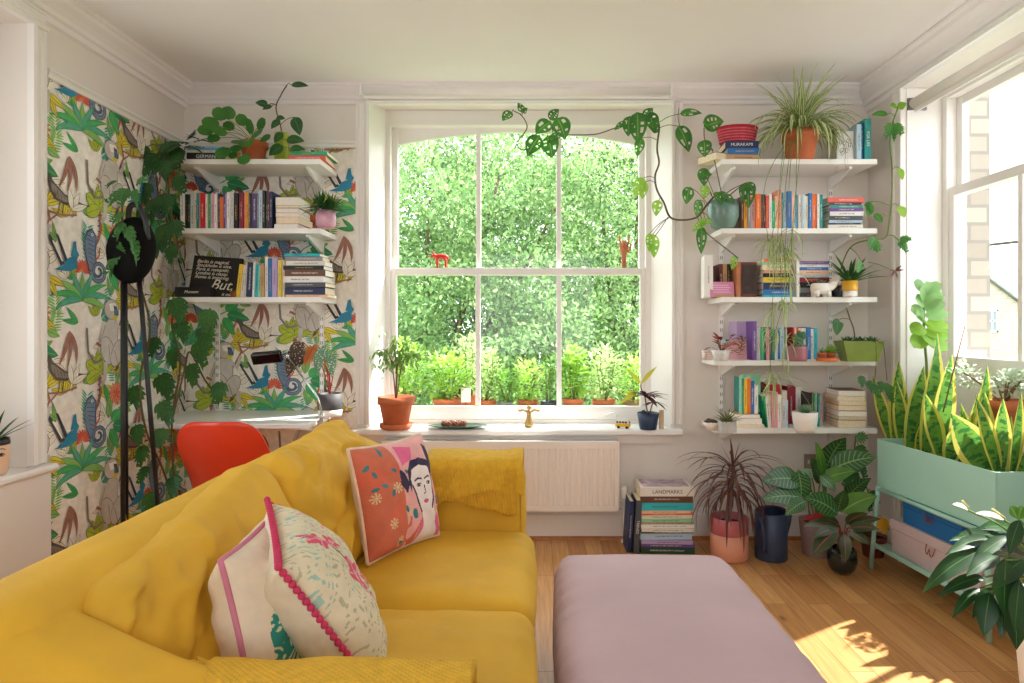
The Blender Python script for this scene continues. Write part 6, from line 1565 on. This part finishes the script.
# --- yellow and white pot
S12 = P(850, 297, 3.64); S12.z = SH_ZR[2]
t = thing('potted_aloe', 'spiky green plant in a yellow and white dipped pot, third plant shelf', 'potted plant', S12)
MB().lathe([(0, .0005), (.036, .0005), (.038, .004), (.039, .034)], 26).build('pot_base', CER, t); MB().lathe([(.0392, .033), (.041, .036), (.043, .09), (.039, .09), (.038, .06), (0, .06)], 26).build('pot', mat('yellow_glaze', 'DFA82A', .4, var=.06), t); MB().lathe([(0, .078), (.039, .078), (0, .082)], 20).build('soil', MAT_SOIL, t)
f = MB()
for k in range(30): leaf(f, (.012*math.cos(k*2.4), .012*math.sin(k*2.4), .08), rdir(k*2.4, rp.uniform(.25, 1.35)), rp.uniform(.12, .21), .022, 'blade', .35, .4, 0, 6)
f.build('foliage', L_MID, t)
# --- vine up the window pier
S13 = P(837, 297, 3.76); S13.z = SH_ZR[2]
t = thing('climbing_vine', 'split-leaf vine climbing the wall corner from a small dark pot beside the yellow one', 'potted plant', S13)
pot(t, .033, .026, .07, mat('black_glaze', '26242A', .4, var=.1), seg=20)
s = MB(); f = MB(); b0 = S13+V((0, 0, .06))
mp_ = [b0, P(843, 262, 3.68), P(852, 246, 3.62), P(868, 240, 3.58), P(885, 238, 3.56), P(889, 225, 3.56), P(892, 195, 3.56), P(892, 165, 3.56), P(890, 140, 3.56), P(893, 122, 3.56), P(898, 108, 3.56)]
q = spline(mp_, 6); s.tube(q, .0042, 6)
for b, e, w, k in (((888, 114), (872, 111), 6, 0), ((898, 108), (906, 102), 7, 1), ((897, 107), (890, 103), 6, 1), ((893, 124), (884, 137), 11, 0), ((894, 123), (904, 134), 11, 0), ((894, 124), (894, 140), 9, 0), ((899, 168), (904, 178), 6, 1), ((899, 206), (906, 216), 8, 1), ((871, 240), (880, 251), 13, 0), ((875, 237), (868, 247), 8, 0), ((899, 240), (912, 238), 9, 0), ((899, 241), (909, 252), 9, 0), ((867, 202), (873, 212), 9, 0), ((872, 205), (866, 214), 8, 0), ((874, 214), (884, 221), 7, 0), ((862, 262), (856, 270), 7, 0)):
    pleaf(f, P(*b, 3.54), P(*e, 3.5), w*3.5/640*1.15, 'ovate', 'split' if w > 8 else None, .35, (rp.uniform(-.2, .2), -1, .3), k, 8)
    n_ = min(q, key=lambda v: (v-P(*b, 3.54)).length); petiole(s, n_, P(*b, 3.54), .002, .012)
s.tube(spline([P(868, 262, 3.6), P(880, 265, 3.56), P(893, 271, 3.54)], 5), .0018, 5)
for e in ((901, 265), (904, 269), (890, 276), (889, 269), (898, 278)): pleaf(f, P(895, 271, 3.54), P(*e, 3.52), .012, 'lance', None, .2, m=2)
s.build('stems', STEM, t, S13); f.build('foliage', [L_MON, L_BRT, L_CRO], t, S13)
# --- fourth shelf plants
S14 = P(721, 359, 3.62); S14.z = SH_ZR[3]
t = thing('potted_red_plant', 'red-purple leaved plant in a marbled white bowl by the pink print', 'potted plant', S14)
pot(t, .054, .036, .062, mat('marbled', 'D9D9D6', .35, var=.3, scale=30), th=.004)
f = MB(); s = MB()
for k in range(18):
    d = rdir(k*2.4, rp.uniform(.2, 1.3)); c = V((.01, .01, .06))+d*rp.uniform(.03, .11); s.tube([(0, 0, .05), c], .0018, 5); leaf(f, c, d+V((0, 0, -.3)), rp.uniform(.04, .07), .03, 'ovate', .4, .2, 0 if k % 3 else 1, 5)
for k in range(34):
    z = .05+.085*(k/34); leaf(f, (.105+.012*math.cos(k*2.4)+.01*(k/34), -.02+.012*math.sin(k*2.4), z), rdir(k*2.4, .6), .03, .011, 'lance', .2, .2, 2, 4)
s.tube(spline([(0, 0, .05), (.06, -.01, .06), (.1, -.02, .05), (.115, -.02, .14)], 5), .002, 5)
f.build('foliage', [L_RED, leafmat('leaf_rust', 'B5583E', 'C9704A', trans=.3), leafmat('leaf_bronze', '7A5A24', '94702E', trans=.2)], t); s.build('stems', BST, t)
S15 = P(797, 359, 3.60); S15.z = SH_ZR[3]
t = thing('potted_cactus', 'paddle cactus in a ribbed mauve pot, fourth plant shelf', 'potted plant', S15)
MB().lathe([(0, .0005), (.05, .0005)]+[(.054+.002*(i % 2), .008+.008*i) for i in range(9)]+[(.055, .085), (.05, .085), (.049, .06), (0, .06)], 28).build('pot', mat('mauve_glaze', '9A5E66', .4, var=.1), t); MB().lathe([(0, .072), (.05, .072), (0, .076)], 20).build('soil', MAT_SOIL, t)
CAC = mat('cactus', '3F6A44', .6, var=.2, scale=40, bump=.4, bscale=120)
c = MB(); c.ball((.01, 0, .105), .028, sy=.4, sz=1.4); c.build('paddle', CAC, t)
for x, z, r in ((-.012, .135, .016), (.034, .145, .018), (.012, .155, .014)): MB().ball((x, -.004, z), r, sy=.45, sz=1.3).build('paddle', CAC, t)
f = MB()
for cx, cy in ((-.032, -.015), (-.01, -.032), (.03, -.025)):
    for k in range(14): leaf(f, (cx, cy, .075), rdir(k*2.4, .2+k*.08), .028, .008, 'lance', .1, .4, 0, 4)
f.build('rosettes', L_SUC, t)
S16 = P(827, 359, 3.58); S16.z = SH_ZR[3]
ss = thing('saucer', 'terracotta saucer under two tiny pots, fourth plant shelf', 'saucer', S16); MB().lathe([(0, .0005), (.055, .0005), (.064, .018), (.059, .019), (.052, .006), (0, .006)], 30).build('dish', mat('terracotta_bright', 'D9773E', .7, var=.1), ss)
for dx, lab, m_, sp_ in ((-.028, 'tiny terracotta pot of grey spiky succulent on the terracotta saucer', L_SUC, .02), (.024, 'tiny terracotta pot of bright green rosette on the terracotta saucer', L_BRT, .034)):
    o = S16+V((dx, .004, .0065)); t = thing('potted_succulent', lab, 'potted plant', o, 'tiny saucer pots'); pot(t, .026, .019, .042, TERRA, seg=20, rim=.003, rimh=.012, th=.003)
    f = MB()
    for k in range(16): leaf(f, (0, 0, .036), rdir(k*2.4, .1+k*.075), .052 if m_ == L_BRT else .045, sp_ if m_ == L_BRT else .008, 'obov' if m_ == L_BRT else 'lance', .3, .25, 0, 5)
    f.build('foliage', m_, t)
S17 = P(859, 359, 3.58); S17.z = SH_ZR[3]
t = thing('trough_planter', 'olive green flared trough of dark succulents and a trailing vine, fourth plant shelf', 'planter', S17)
tr = MB(); OL = mat('olive_glaze', '76883A', .4, var=.15, scale=12)
A = [(-.085, -.045), (.085, -.045), (.085, .045), (-.085, .045)]
def ring(k, z): return [tr.vert((x*k, y*k, z)) for x, y in A]
r0, r1, r2, r3 = ring(1, .001), ring(1.36, .115), ring(1.28, .115), ring(1.2, .09)
for a_, b_ in ((r0, r1), (r1, r2), (r2, r3)):
    for i in range(4): tr.face((a_[i], a_[(i+1) % 4], b_[(i+1) % 4], b_[i]), 0, False)
tr.face(r0[::-1], 0, False); tr.face(r3, 0, False); tr.build('trough', OL, t)
sm_ = MB(); sm_.box((-.095, -.05, .09), (.095, .05, .1)); sm_.build('soil', MAT_SOIL, t)
f = MB(); s = MB()
for i in range(6):
    cx = -.085+.034*i
    for k in range(18): leaf(f, (cx, -.01+.015*(i % 2), .10), rdir(k*2.4+i, .15+k*.065), .048, .012, 'lance', .15, .4, 0, 4)
s.tube(spline([(-.02, 0, .1), (-.03, .0, .18), (-.055, -.01, .235), (-.075, -.01, .30)], 6), .0035, 6); s.tube(spline([(-.055, -.01, .235), (-.1, -.02, .24), (-.135, -.03, .225)], 5), .0018, 5)
leaf(f, (-.13, -.03, .228), (-.3, -.2, -1), .085, .06, 'heart', .3, .15, 1, 7, (0, -1, .3)); leaf(f, (-.125, -.03, .23), (-1, -.2, -.2), .05, .03, 'heart', .3, .15, 1, 6, (0, -1, .5))
for pts, lv in (([(.05, -.045, .1), (.05, -.08, .11), (.048, -.09, .0), (.04, -.085, -.1), (.02, -.08, -.13)], ((.0, -.13), (-.03, -.10), (.03, -.15))), ([(.07, -.045, .1), (.09, -.08, .1), (.1, -.09, -.02), (.11, -.085, -.10)], ((.1, -.14), (.13, -.15), (.075, -.13), (.12, -.19)))):
    s.tube(spline(pts, 6), .0022, 5)
    for x, z in lv: leaf(f, (x, -.085, z+.03), (rp.uniform(-.6, .6), -.2, -1), .07, .055, 'heart', .3, .15, 1, 7, (0, -1, .3), 'split')
f.build('foliage', [L_DARK, L_MID], t); s.build('stems', VST, t)
# --- fifth shelf plants
S18 = P(711, 427, 3.62); S18.z = SH_ZR[4]
t = thing('bowl', 'small pale bowl of dark pods at the rounded end of the lowest plant shelf', 'bowl', S18); MB().lathe([(0, .0005), (.028, .0005), (.044, .03), (.046, .045), (.042, .045), (.038, .028), (0, .006)], 24).build('bowl_body', CER, t)
for k in range(7): MB().ball((.024*math.cos(k*.9), .024*math.sin(k*.9), .045+.004*(k % 3)), .013, sx=1.3, sz=.7).build('pod', mat('dark_pod', '4A352C', .7, var=.2), t)
S19 = P(727, 428, 3.55); S19.z = SH_ZR[4]
t = thing('potted_aloe', 'spiky aloe in a pale grey square pot, lowest plant shelf', 'potted plant', S19); o = shellbox(MB(), -.042, .042, -.038, .038, .0005, .062, .005).build('pot', mat('concrete', 'B9B9B6', .8, var=.1, scale=30), t, bevel=.006); MB().box((-.037, -.033, .04), (.037, .033, .055)).build('soil', MAT_SOIL, t)
f = MB()
for k in range(30): leaf(f, (0, 0, .052), rdir(k*2.4, rp.uniform(.2, 1.2)), rp.uniform(.07, .12), .012, 'blade', .3, .4, 0, 5)
f.build('foliage', leafmat('leaf_aloe', '5A6A3A', '7A7A4A', trans=.2), t)
S20 = P(805, 428, 3.55); S20.z = SH_ZR[4]
t = thing('potted_cactus', 'grey spiny rosette in a rounded white pot, lowest plant shelf', 'potted plant', S20)
MB().lathe([(0, .0005), (.045, .0005), (.058, .02), (.066, .07), (.067, .112), (.062, .112), (.06, .09), (0, .09)], 32).build('pot', CER, t); MB().lathe([(0, .098), (.061, .098), (0, .102)], 24).build('soil', MAT_SOIL, t)
f = MB()
for k in range(46): leaf(f, (.02*math.cos(k*2.4)*(k/46), .02*math.sin(k*2.4)*(k/46), .10), rdir(k*2.4, .1+k*.03), .055, .014, 'lance', -.4, .5, 0, 5)
f.build('rosette', L_SUC, t)
# --- dracaena in the two-tone pink pot
S21 = P(729, 556, 3.66); S21.z = 0
t = thing('potted_dracaena', 'red-edged dracaena in a tall two-tone pink pot on the floor', 'potted plant', S21)
MB().lathe([(0, .0005), (.095, .0005), (.104, .012), (.106, .15)], 36).build('pot_base', mat('salmon_glaze', 'E59E83', .4, var=.03), t)
MB().lathe([(.1062, .149), (.1075, .152), (.107, .235), (.102, .24), (.098, .235), (.097, .19), (0, .19)], 36).build('pot', mat('rose_glaze', 'C0676B', .3, var=.04), t); MB().lathe([(0, .195), (.098, .195), (0, .2)], 24).build('soil', MAT_SOIL, t)
s = MB(); f = MB(); s.tube(spline([(0, 0, .19), (.005, 0, .32), (.02, 0, .45), (.025, 0, .52)], 5), .011, 8); s.tube(spline([(-.02, 0, .19), (-.01, 0, .28), (.0, 0, .38)], 5), .008, 8)
for k in range(74):
    z = .36+.17*(k/74); leaf(f, (.02, 0, z), rdir(k*2.4, .1+.8*(k/74)**1.4), rp.uniform(.26, .40), .016, 'blade', rp.uniform(1.7, 2.4)*(1-.3*k/74), .3, 0, 10)
for d, L in ((V((-.08, -.1, 1)), .2), (V((.12, 0, 1)), .17), (V((.3, -.1, 1)), .16), (V((-.3, .1, .9)), .15)): leaf(f, (.025, 0, .5), d, L, .016, 'blade', .2, .3, 0, 7)
f.build('foliage', L_DRA, t); s.build('trunk', BST, t)
# --- big striped calathea
S22 = P(818, 552, 3.72); S22.z = 0
t = thing('potted_calathea', 'large striped-leaf calathea in a dusty grey pot beside the watering can', 'potted plant', S22)
pot(t, .105, .085, .20, mat('dusty_pot', 'A08A8A', .7, var=.06), rim=0)
b0 = S22+V((0, 0, .19)); s = MB()
CLV = [((800, 480), (765, 470), 22, 3.5, 0), ((803, 498), (765, 487), 18, 3.45, 0), ((798, 470), (808, 505), 20, 3.5, 0), ((806, 501), (784, 508), 13, 3.42, 0), ((826, 470), (836, 432), 21, 3.7, 0), ((823, 478), (819, 436), 11, 3.6, 1), ((831, 470), (869, 447), 23, 3.55, 0), ((820, 484), (814, 452), 14, 3.65, 0), ((824, 480), (850, 464), 14, 3.55, 1), ((838, 514), (811, 487), 22, 3.42, 0), ((842, 512), (869, 488), 20, 3.45, 1), ((838, 512), (842, 484), 14, 3.46, 0), ((820, 476), (838, 487), 12, 3.5, 0), ((812, 478), (803, 466), 9, 3.55, 2), ((846, 500), (862, 472), 14, 3.6, 0)]
for b, e, w, d, k in CLV:
    bb, ee = P(*b, d), P(*e, d-.06); petiole(s, b0+V((rp.uniform(-.04, .04), rp.uniform(-.04, .03), 0)), bb, .004, .06)
    lf = MB(); pleaf(lf, bb, ee, w*d/640*1.08, 'ovate', None, .5, (rp.uniform(-.25, .25), -1, .75), 0, 10, .12, wave=.05); lf.build('leaf', (L_CAL, L_CAL2, L_SUC)[k], t, S22)
s.build('stalks', STEM, t, S22)
# --- red-veined prayer plant in a dark glass pot
S23 = P(842, 565, 3.44); S23.z = 0
t = thing('potted_prayer_plant', 'red-veined prayer plant in a dark glass globe pot before the calathea', 'potted plant', S23)
MB().lathe([(0, .0005), (.045, .0005), (.068, .03), (.078, .075), (.072, .12), (.062, .135), (.058, .135), (.068, .118), (.072, .075), (.05, .03), (0, .02)], 32).build('pot', mat('dark_glass', '16211E', .08, var=.2, coat=.5), t); MB().lathe([(0, .118), (.06, .118), (0, .124)], 24).build('soil', MAT_SOIL, t)
b0 = S23+V((0, 0, .12)); s = MB()
for b, e, w, d in (((838, 530), (808, 547), 15, 3.34), ((836, 524), (806, 516), 9, 3.4), ((850, 528), (876, 522), 11, 3.34), ((850, 532), (872, 540), 11, 3.32), ((846, 524), (862, 508), 10, 3.4), ((840, 526), (824, 511), 9, 3.42), ((845, 534), (846, 562), 11, 3.3), ((852, 525), (876, 512), 9, 3.42), ((838, 528), (812, 530), 9, 3.36)):
    bb, ee = P(*b, d), P(*e, d-.05); petiole(s, b0+V((rp.uniform(-.02, .02), rp.uniform(-.02, .02), 0)), bb, .0028, .05)
    lf = MB(); pleaf(lf, bb, ee, w*d/640*1.1, 'ovate', None, .5, (rp.uniform(-.3, .3), -.8, .8), 0, 9, .12); lf.build('leaf', L_STR, t, S23)
lf = MB(); pleaf(lf, P(832, 520, 3.42), P(804, 512, 3.4), .05, 'lance', None, .4, (0, -1, .2)); lf.build('leaf', leafmat('leaf_scarlet', 'B02A38', 'C8404A', trans=.3), t, S23)
s.build('stalks', mat('pink_stalk', 'A04A4A', .6), t, S23)
# --- climber with one yellow leaf behind the planter legs
S24 = V((1.955, -.30, 0))
t = thing('potted_climber', 'split-leaf climber with one yellow leaf in a rust pot behind the planter leg', 'potted plant', S24)
pot(t, .072, .055, .12, mat('rust_pot', '7A3A2A', .6, var=.12), rim=.006, rimh=.03)
s = MB(); f = MB(); b0 = S24+V((0, 0, .11)); pa_ = [b0, P(876, 512, 3.6), P(868, 492, 3.66), P(861, 470, 3.7), P(855, 452, 3.72), P(856, 436, 3.72)]; q = spline(pa_, 6); s.tube(q, .004, 6)
for b, e, w, k in (((856, 438), (868, 436), 12, 0), ((858, 444), (868, 462), 13, 0), ((858, 462), (868, 478), 10, 0), ((852, 472), (842, 486), 12, 0), ((854, 470), (858, 486), 10, 0), ((870, 490), (880, 504), 12, 0), ((866, 496), (872, 512), 9, 0), ((881, 516), (885, 534), 15, 1)):
    pleaf(f, P(*b, 3.62 if not k else 3.48), P(*e, 3.58 if not k else 3.44), w*3.6/640*1.1, 'ovate', 'split', .4, (0, -1, .4), k, 8); petiole(s, min(q, key=lambda v: (v-P(*b, 3.62)).length), P(*b, 3.62 if not k else 3.48), .002, .01)
s.build('stems', STEM, t, S24); f.build('foliage', [L_MID, leafmat('leaf_gold', 'E0A81E', 'E9BE3A', trans=.35)], t, S24)
# --- snake plants in the mint trough
def sd(px): px = px-30; return 1/(1/3.48+(px-876)/117*(1/2.70-1/3.48))
SN = [('snake plant with a tall leaning leaf at the shelf end of the mint trough', [((893, 446), (873, 376), 9, 0), ((896, 446), (899, 361), 13, 0), ((903, 449), (897, 381), 11, 0), ((890, 444), (884, 412), 7, 0), ((903, 450), (918, 409), 9, 0), ((908, 451), (923, 366), 15, 0), ((900, 450), (908, 392), 9, 0)]),
      ('snake plant with the tallest twisted leaf near the middle of the mint trough', [((925, 455), (938, 333), 19, .7), ((938, 460), (948, 354), 14, 0), ((941, 462), (924, 394), 15, -.5), ((918, 455), (922, 420), 8, 0), ((934, 459), (955, 398), 9, 0)]),
      ('snake plant with a short fat leaf between the tallest and the broadest ones', [((949, 466), (956, 424), 13, 0), ((972, 468), (959, 404), 14, 0), ((972, 470), (990, 366), 15, .3), ((969, 468), (974, 392), 9, 0), ((978, 472), (987, 392), 17, -.4)]),
      ('snake plant with the broadest yellow-edged leaf at the room end of the mint trough', [((990, 476), (953, 411), 24, 0), ((994, 477), (1012, 416), 18, .3), ((1000, 474), (975, 395), 13, 0), ((1000, 476), (1003, 398), 12, 0), ((1010, 478), (1021, 392), 12, 0), ((1014, 480), (1034, 430), 13, 0)])]
for lab, lv in SN:
    cx = sum(b[0] for b, *_ in lv)/len(lv); o = P(cx, 460, sd(cx)); o.z = .666
    t = thing('snake_plant', lab, 'snake plant', o, 'snake plants in the mint trough')
    for b, e, w, tw in lv:
        d = sd(b[0]); bb = P(*b, d); dz = bb.z-.64; bb.z = .64; ee = P(*e, d-.02)
        lf = MB(); dv = ee-bb; leaf(lf, bb, dv, dv.length, w*d/640*1.45, 'sword', rp.uniform(-.06, .1), .28, 0, 12, (rp.uniform(-.5, .5), -1, 0), None, twist=tw); lf.build('leaf', L_SNK, t, o)
# --- pots on the brick-view window board
S25 = V((2.2, -1.0, .78))
t = thing('potted_jade', 'pale-leaved bushy plant in a terracotta pot behind the snake plants', 'potted plant', S25); pot(t, .092, .068, .20, TERRA, rim=.01, rimh=.045)
f = MB(); s = MB()
for k in range(9):
    e = V((rp.uniform(-.12, .08), rp.uniform(-.16, .2), rp.uniform(.27, .36))); s.tube(spline([(0, 0, .17), e*.6+V((0, 0, .08)), e], 4), .004, 5)
    scatter_leaves(f, e, (.06, .07, .05), 34, .032, .018, 'obov', seed=k)
f.build('foliage', L_SIL, t); s.build('stems', BST, t)
S26 = V((2.12, -.52, .78))
t = thing('potted_kalanchoe', 'paddle-leaved succulent on a tall stem at the far jamb of the brick-view window', 'potted plant', S26); pot(t, .05, .04, .10, mat('mulberry_pot', '8A4A3A', .6, var=.1))
s = MB(); f = MB(); s.tube(spline([(0, 0, .08), (.01, 0, .3), (-.01, -.01, .5), (-.02, -.02, .70)], 6), .007, 8)
top = V((-.02, -.02, .70))
for k in range(18):
    a = k*2.4; h_ = -.22+.015*k; d = V((math.cos(a)*.8, -.35+.3*math.sin(a*1.3), -.35+.065*k))
    leaf(f, top+V((0, -.01, h_)), d, .125-.002*k, .095-.0018*k, 'round', .3, .14, 0 if k > 6 else 1, 7, (.15*math.cos(a), -1, .55))
f.build('foliage', [L_KAL, L_BRT], t); s.build('stems', STEM, t)
cn_ = MB(); cn_.tube([P(943, 412, 3.1), P(965, 326, 3.16)], .0035, 6); tag(cn_.build('plant_cane', BST), 'thin brown cane standing among the snake plants', 'plant cane')
# --- peace lily in the near corner
S27 = P(1058, 715, 2.18); S27.z = 0
t = thing('peace_lily', 'glossy peace lily in a tall white pot in the near corner beside the mint planter', 'potted plant', S27)
pot(t, .13, .10, .40, mat('white_pot', 'EAE8E4', .45, var=.02), rim=0, soil=.92)
b0 = S27+V((0, 0, .36)); s = MB()
PLV = [((984, 549), (918, 571), 20, 2.2), ((986, 577), (938, 579), 14, 2.2), ((994, 538), (946, 537), 14, 2.25), ((1006, 538), (954, 521), 16, 2.3), ((990, 592), (981, 632), 22, 2.1), ((1006, 560), (1002, 612), 30, 2.05), ((1014, 596), (1020, 650), 24, 2.05), ((1000, 556), (966, 562), 18, 2.15), ((980, 588), (950, 606), 12, 2.2), ((994, 588), (970, 608), 14, 2.18), ((1010, 536), (968, 550), 14, 2.2), ((1018, 530), (980, 514), 14, 2.35), ((1024, 560), (990, 576), 22, 2.08), ((1020, 520), (1006, 548), 16, 2.2), ((1028, 530), (1060, 520), 20, 2.2), ((1040, 545), (1080, 560), 24, 2.1), ((1020, 580), (1012, 628), 20, 2.02), ((1004, 600), (1000, 634), 14, 2.1)]
for b, e, w, d in PLV:
    bb, ee = P(*b, d), P(*e, d-.06); petiole(s, b0+V((rp.uniform(-.05, .05), rp.uniform(-.05, .05), 0)), bb, .0035, .07)
    lf = MB(); pleaf(lf, bb, ee, w*d/640*.92, 'lance', None, .5, (rp.uniform(-.3, .3), -.7, .9), 0, 9, .2, wave=.06); lf.build('leaf', L_PEA, t, S27)
WSP = mat('spathe_white', 'F0EEDF', .5, var=.03, trans=.3)
for b, e, w, d in (((968, 510), (954, 502), 8, 2.3), ((1004, 520), (978, 509), 9, 2.25)):
    bb, ee = P(*b, d), P(*e, d); s.tube(spline([b0, (b0+bb)/2+V((0, 0, .08)), bb], 6), .0035, 6); lf = MB(); pleaf(lf, bb, ee, w*d/640*1.2, 'ovate', None, .3, (0, -.4, 1), 0, 8, .3); lf.build('flower_spathe', WSP, t, S27)
    MB().tube([bb+V((0, -.004, .008)), bb*.5+ee*.5+V((0, -.006, .02))], .004, 8).build('flower_spike', mat('spadix', 'E9DE9A', .7), t, S27)
s.build('stalks', STEM, t, S27)
lf = MB()
for k in range(3): pleaf(lf, P(1018, 520, 2.3), P(1012+9*k, 506, 2.3), .04, 'obov', None, .2, (0, -1, .3))
lf.build('young_leaves', L_CAL2, t, S27)
# --- face vase on the left sill
S28 = P(-7, 473, 2.62); S28.z = .712
t = thing('face_vase', 'peach vase painted with a face holding dark spiky leaves on the recess sill', 'vase', S28)
MB().lathe([(0, .0005), (.04, .0005), (.05, .02), (.056, .08), (.055, .128)], 32).build('vase_body', mat('peach_glaze', 'E9C3A4', .4, var=.03), t)
MB().lathe([(.0552, .126), (.057, .132), (.054, .152), (.049, .152), (.05, .13), (0, .125)], 32).build('painted_hair', mat('ink_black', '1A1716', .4), t)
fp = MB()
def onv(a, z, r=.0575): return (r*math.cos(R(a)), r*math.sin(R(a)), z)
for a0 in (-70, -22):
    fp.tube([onv(a0-14+7*i, .108+.006*math.sin(PI*i/4)) for i in range(5)], .0016, 5); fp.tube([onv(a0-12+6*i, .088+.008*math.sin(PI*i/4)) for i in range(5)], .0013, 5); fp.tube([onv(a0-12+6*i, .088-.006*math.sin(PI*i/4)) for i in range(5)], .0010, 5); fp.ball(onv(a0, .089, .0555), .0055, seg=8, rings=5)
fp.tube([onv(-46, .09), onv(-43, .062), onv(-50, .058)], .0012, 5); fp.build('painted_face', mat('ink_black', '1A1716', .4), t)
mo_ = MB(); mo_.tube([onv(-56, .036), onv(-46, .033), onv(-36, .036)], [.001, .0035, .001], 6); mo_.build('painted_mouth', mat('ink_red', 'B0383A', .4), t)
f = MB()
for k in range(14): leaf(f, (0, 0, .13), rdir(-1.2+k*.55, .5+.06*k), .16, .016, 'blade', .3, .3, 0, 6)
for z, dx in ((.20, 0), (.235, .01), (.26, 0)): leaf(f, (0, -.02, z-.03), (1, -.25, .18), .075, .014, 'blade', -.1, .3, 0, 5)
f.build('foliage', L_DARK, t)

# --- sunny pots outside the tall window
struct(MB().prism([(.34, .58), (.34, .70), (.78, .66), (.78, .58)], 0, -1.15, .98).build('trim_21', mat('stone_sill', 'BDB6AA', .85, var=.1)))
L_H1 = leafmat('leaf_herb', '9CCB4A', 'BEDD74', trans=.45); L_H2 = leafmat('leaf_herb_pale', 'BFD98A', 'D3E6A4', trans=.45); L_H3 = leafmat('leaf_herb_deep', '6FA83E', '8FC052', trans=.4)
OUTP = [('leafy mint in a terracotta pot outside the window behind the thin tree', 405, 4.52, .075, .14, TERRA, L_H1, (.15, .10, .14), .19, 330, .045, .028, 0),
        ('bright basil in a long terracotta pot outside, beside the first mullion', 447, 4.5, .10, .13, TERRA, L_H1, (.17, .11, .12), .14, 380, .045, .03, 0),
        ('tall pale flowering sage outside, its spikes rising behind the first mullion', 470, 4.72, .08, .15, TERRA, L_H2, (.13, .09, .15), .22, 260, .045, .02, 3),
        ('pale feathery herb in a small terracotta pot outside, after the first mullion', 487, 4.5, .065, .12, TERRA, L_H2, (.11, .09, .14), .16, 300, .038, .018, 2),
        ('low green herb in a grey pot outside behind the brass figurine', 505, 4.5, .055, .11, mat('grey_pot', '8A8C92', .7), L_H3, (.09, .08, .08), .09, 170, .035, .02, 0),
        ('pink-flowering plant outside between the figurine and the second mullion', 528, 4.55, .075, .12, TERRA, L_H1, (.13, .10, .11), .12, 300, .04, .02, 5),
        ('dark-potted seedling outside just before the second mullion', 549, 4.48, .06, .11, mat('dark_plastic', '3A4250', .6), L_H3, (.06, .06, .12), .15, 60, .04, .018, 0),
        ('broad-leaved green herb in a terracotta pot outside after the second mullion', 573, 4.48, .075, .13, TERRA, L_H1, (.11, .09, .13), .16, 280, .055, .035, 2),
        ('pale bushy herb outside behind the toy van', 604, 4.58, .085, .12, TERRA, L_H2, (.15, .11, .14), .17, 340, .042, .022, 0),
        ('light green herb outside behind the croton', 634, 4.5, .07, .12, mat('brown_pot', '8A6A4E', .8), L_H1, (.10, .09, .12), .14, 230, .04, .022, 0)]
for i, (lab, px, d, r, h, pm_, lm_, rad, up_, n, L, W, sp_) in enumerate(OUTP):
    o = P(px, 400, d); o.z = .705-(o.y-.34)*.09; t = thing('potted_herb', lab, 'potted plant', o, 'sunny pots outside the window'); pot(t, r, r*.75, h, pm_, seg=20, rim=.006, rimh=.03)
    f = MB(); s = MB(); up_ *= 1.5; rad = (rad[0], rad[1], rad[2]*1.45); scatter_leaves(f, (0, 0, h+up_*.7), rad, int(n*1.5), L, W, 'ovate', seed=50+i)
    for k in range(7): s.tube([(rp.uniform(-.02, .02), rp.uniform(-.02, .02), h*.8), (rp.uniform(-.7, .7)*rad[0], rp.uniform(-.7, .7)*rad[1], h+up_)], .003, 5)
    mats_ = [lm_]
    if sp_ and sp_ < 5:
        for k in range(sp_):
            x, y = rp.uniform(-.08, .08), rp.uniform(-.04, .04); s.tube([(x, y, h+.1), (x, y, h+.43)], .0028, 5)
            for j in range(26): leaf(f, (x, y, h+.2+.009*j), rdir(j*2.4, .3), .045-.0013*j, .012, 'lance', .3, .2, 0, 3)
    s.build('stems', STEM, t); f.build('foliage', mats_, t)
    if sp_ == 5:
        fl_ = MB()
        for k in range(5):
            c = V((rp.uniform(-.06, .1), rp.uniform(-.06, .0), h+.17+rp.uniform(0, .06)))
            for j in range(9): leaf(fl_, c, rdir(j*.7, .3), .03, .014, 'obov', .2, .1, 0, 3)
        fl_.build('flowers', mat('pink_petal', 'E3A6C0', .6, trans=.4), t)
pt = thing('plant_label', 'white plant label card standing among the pots outside the first mullion', 'plant label', P(466, 400, 4.42)); pt.location.z = .70; MB().box((-.033, -.002, .10), (.033, .002, .20)).build('card', W_TRIM, pt); MB().tube([(0, .003, .0), (0, .003, .12)], .004, 6).build('stake', BST, pt)
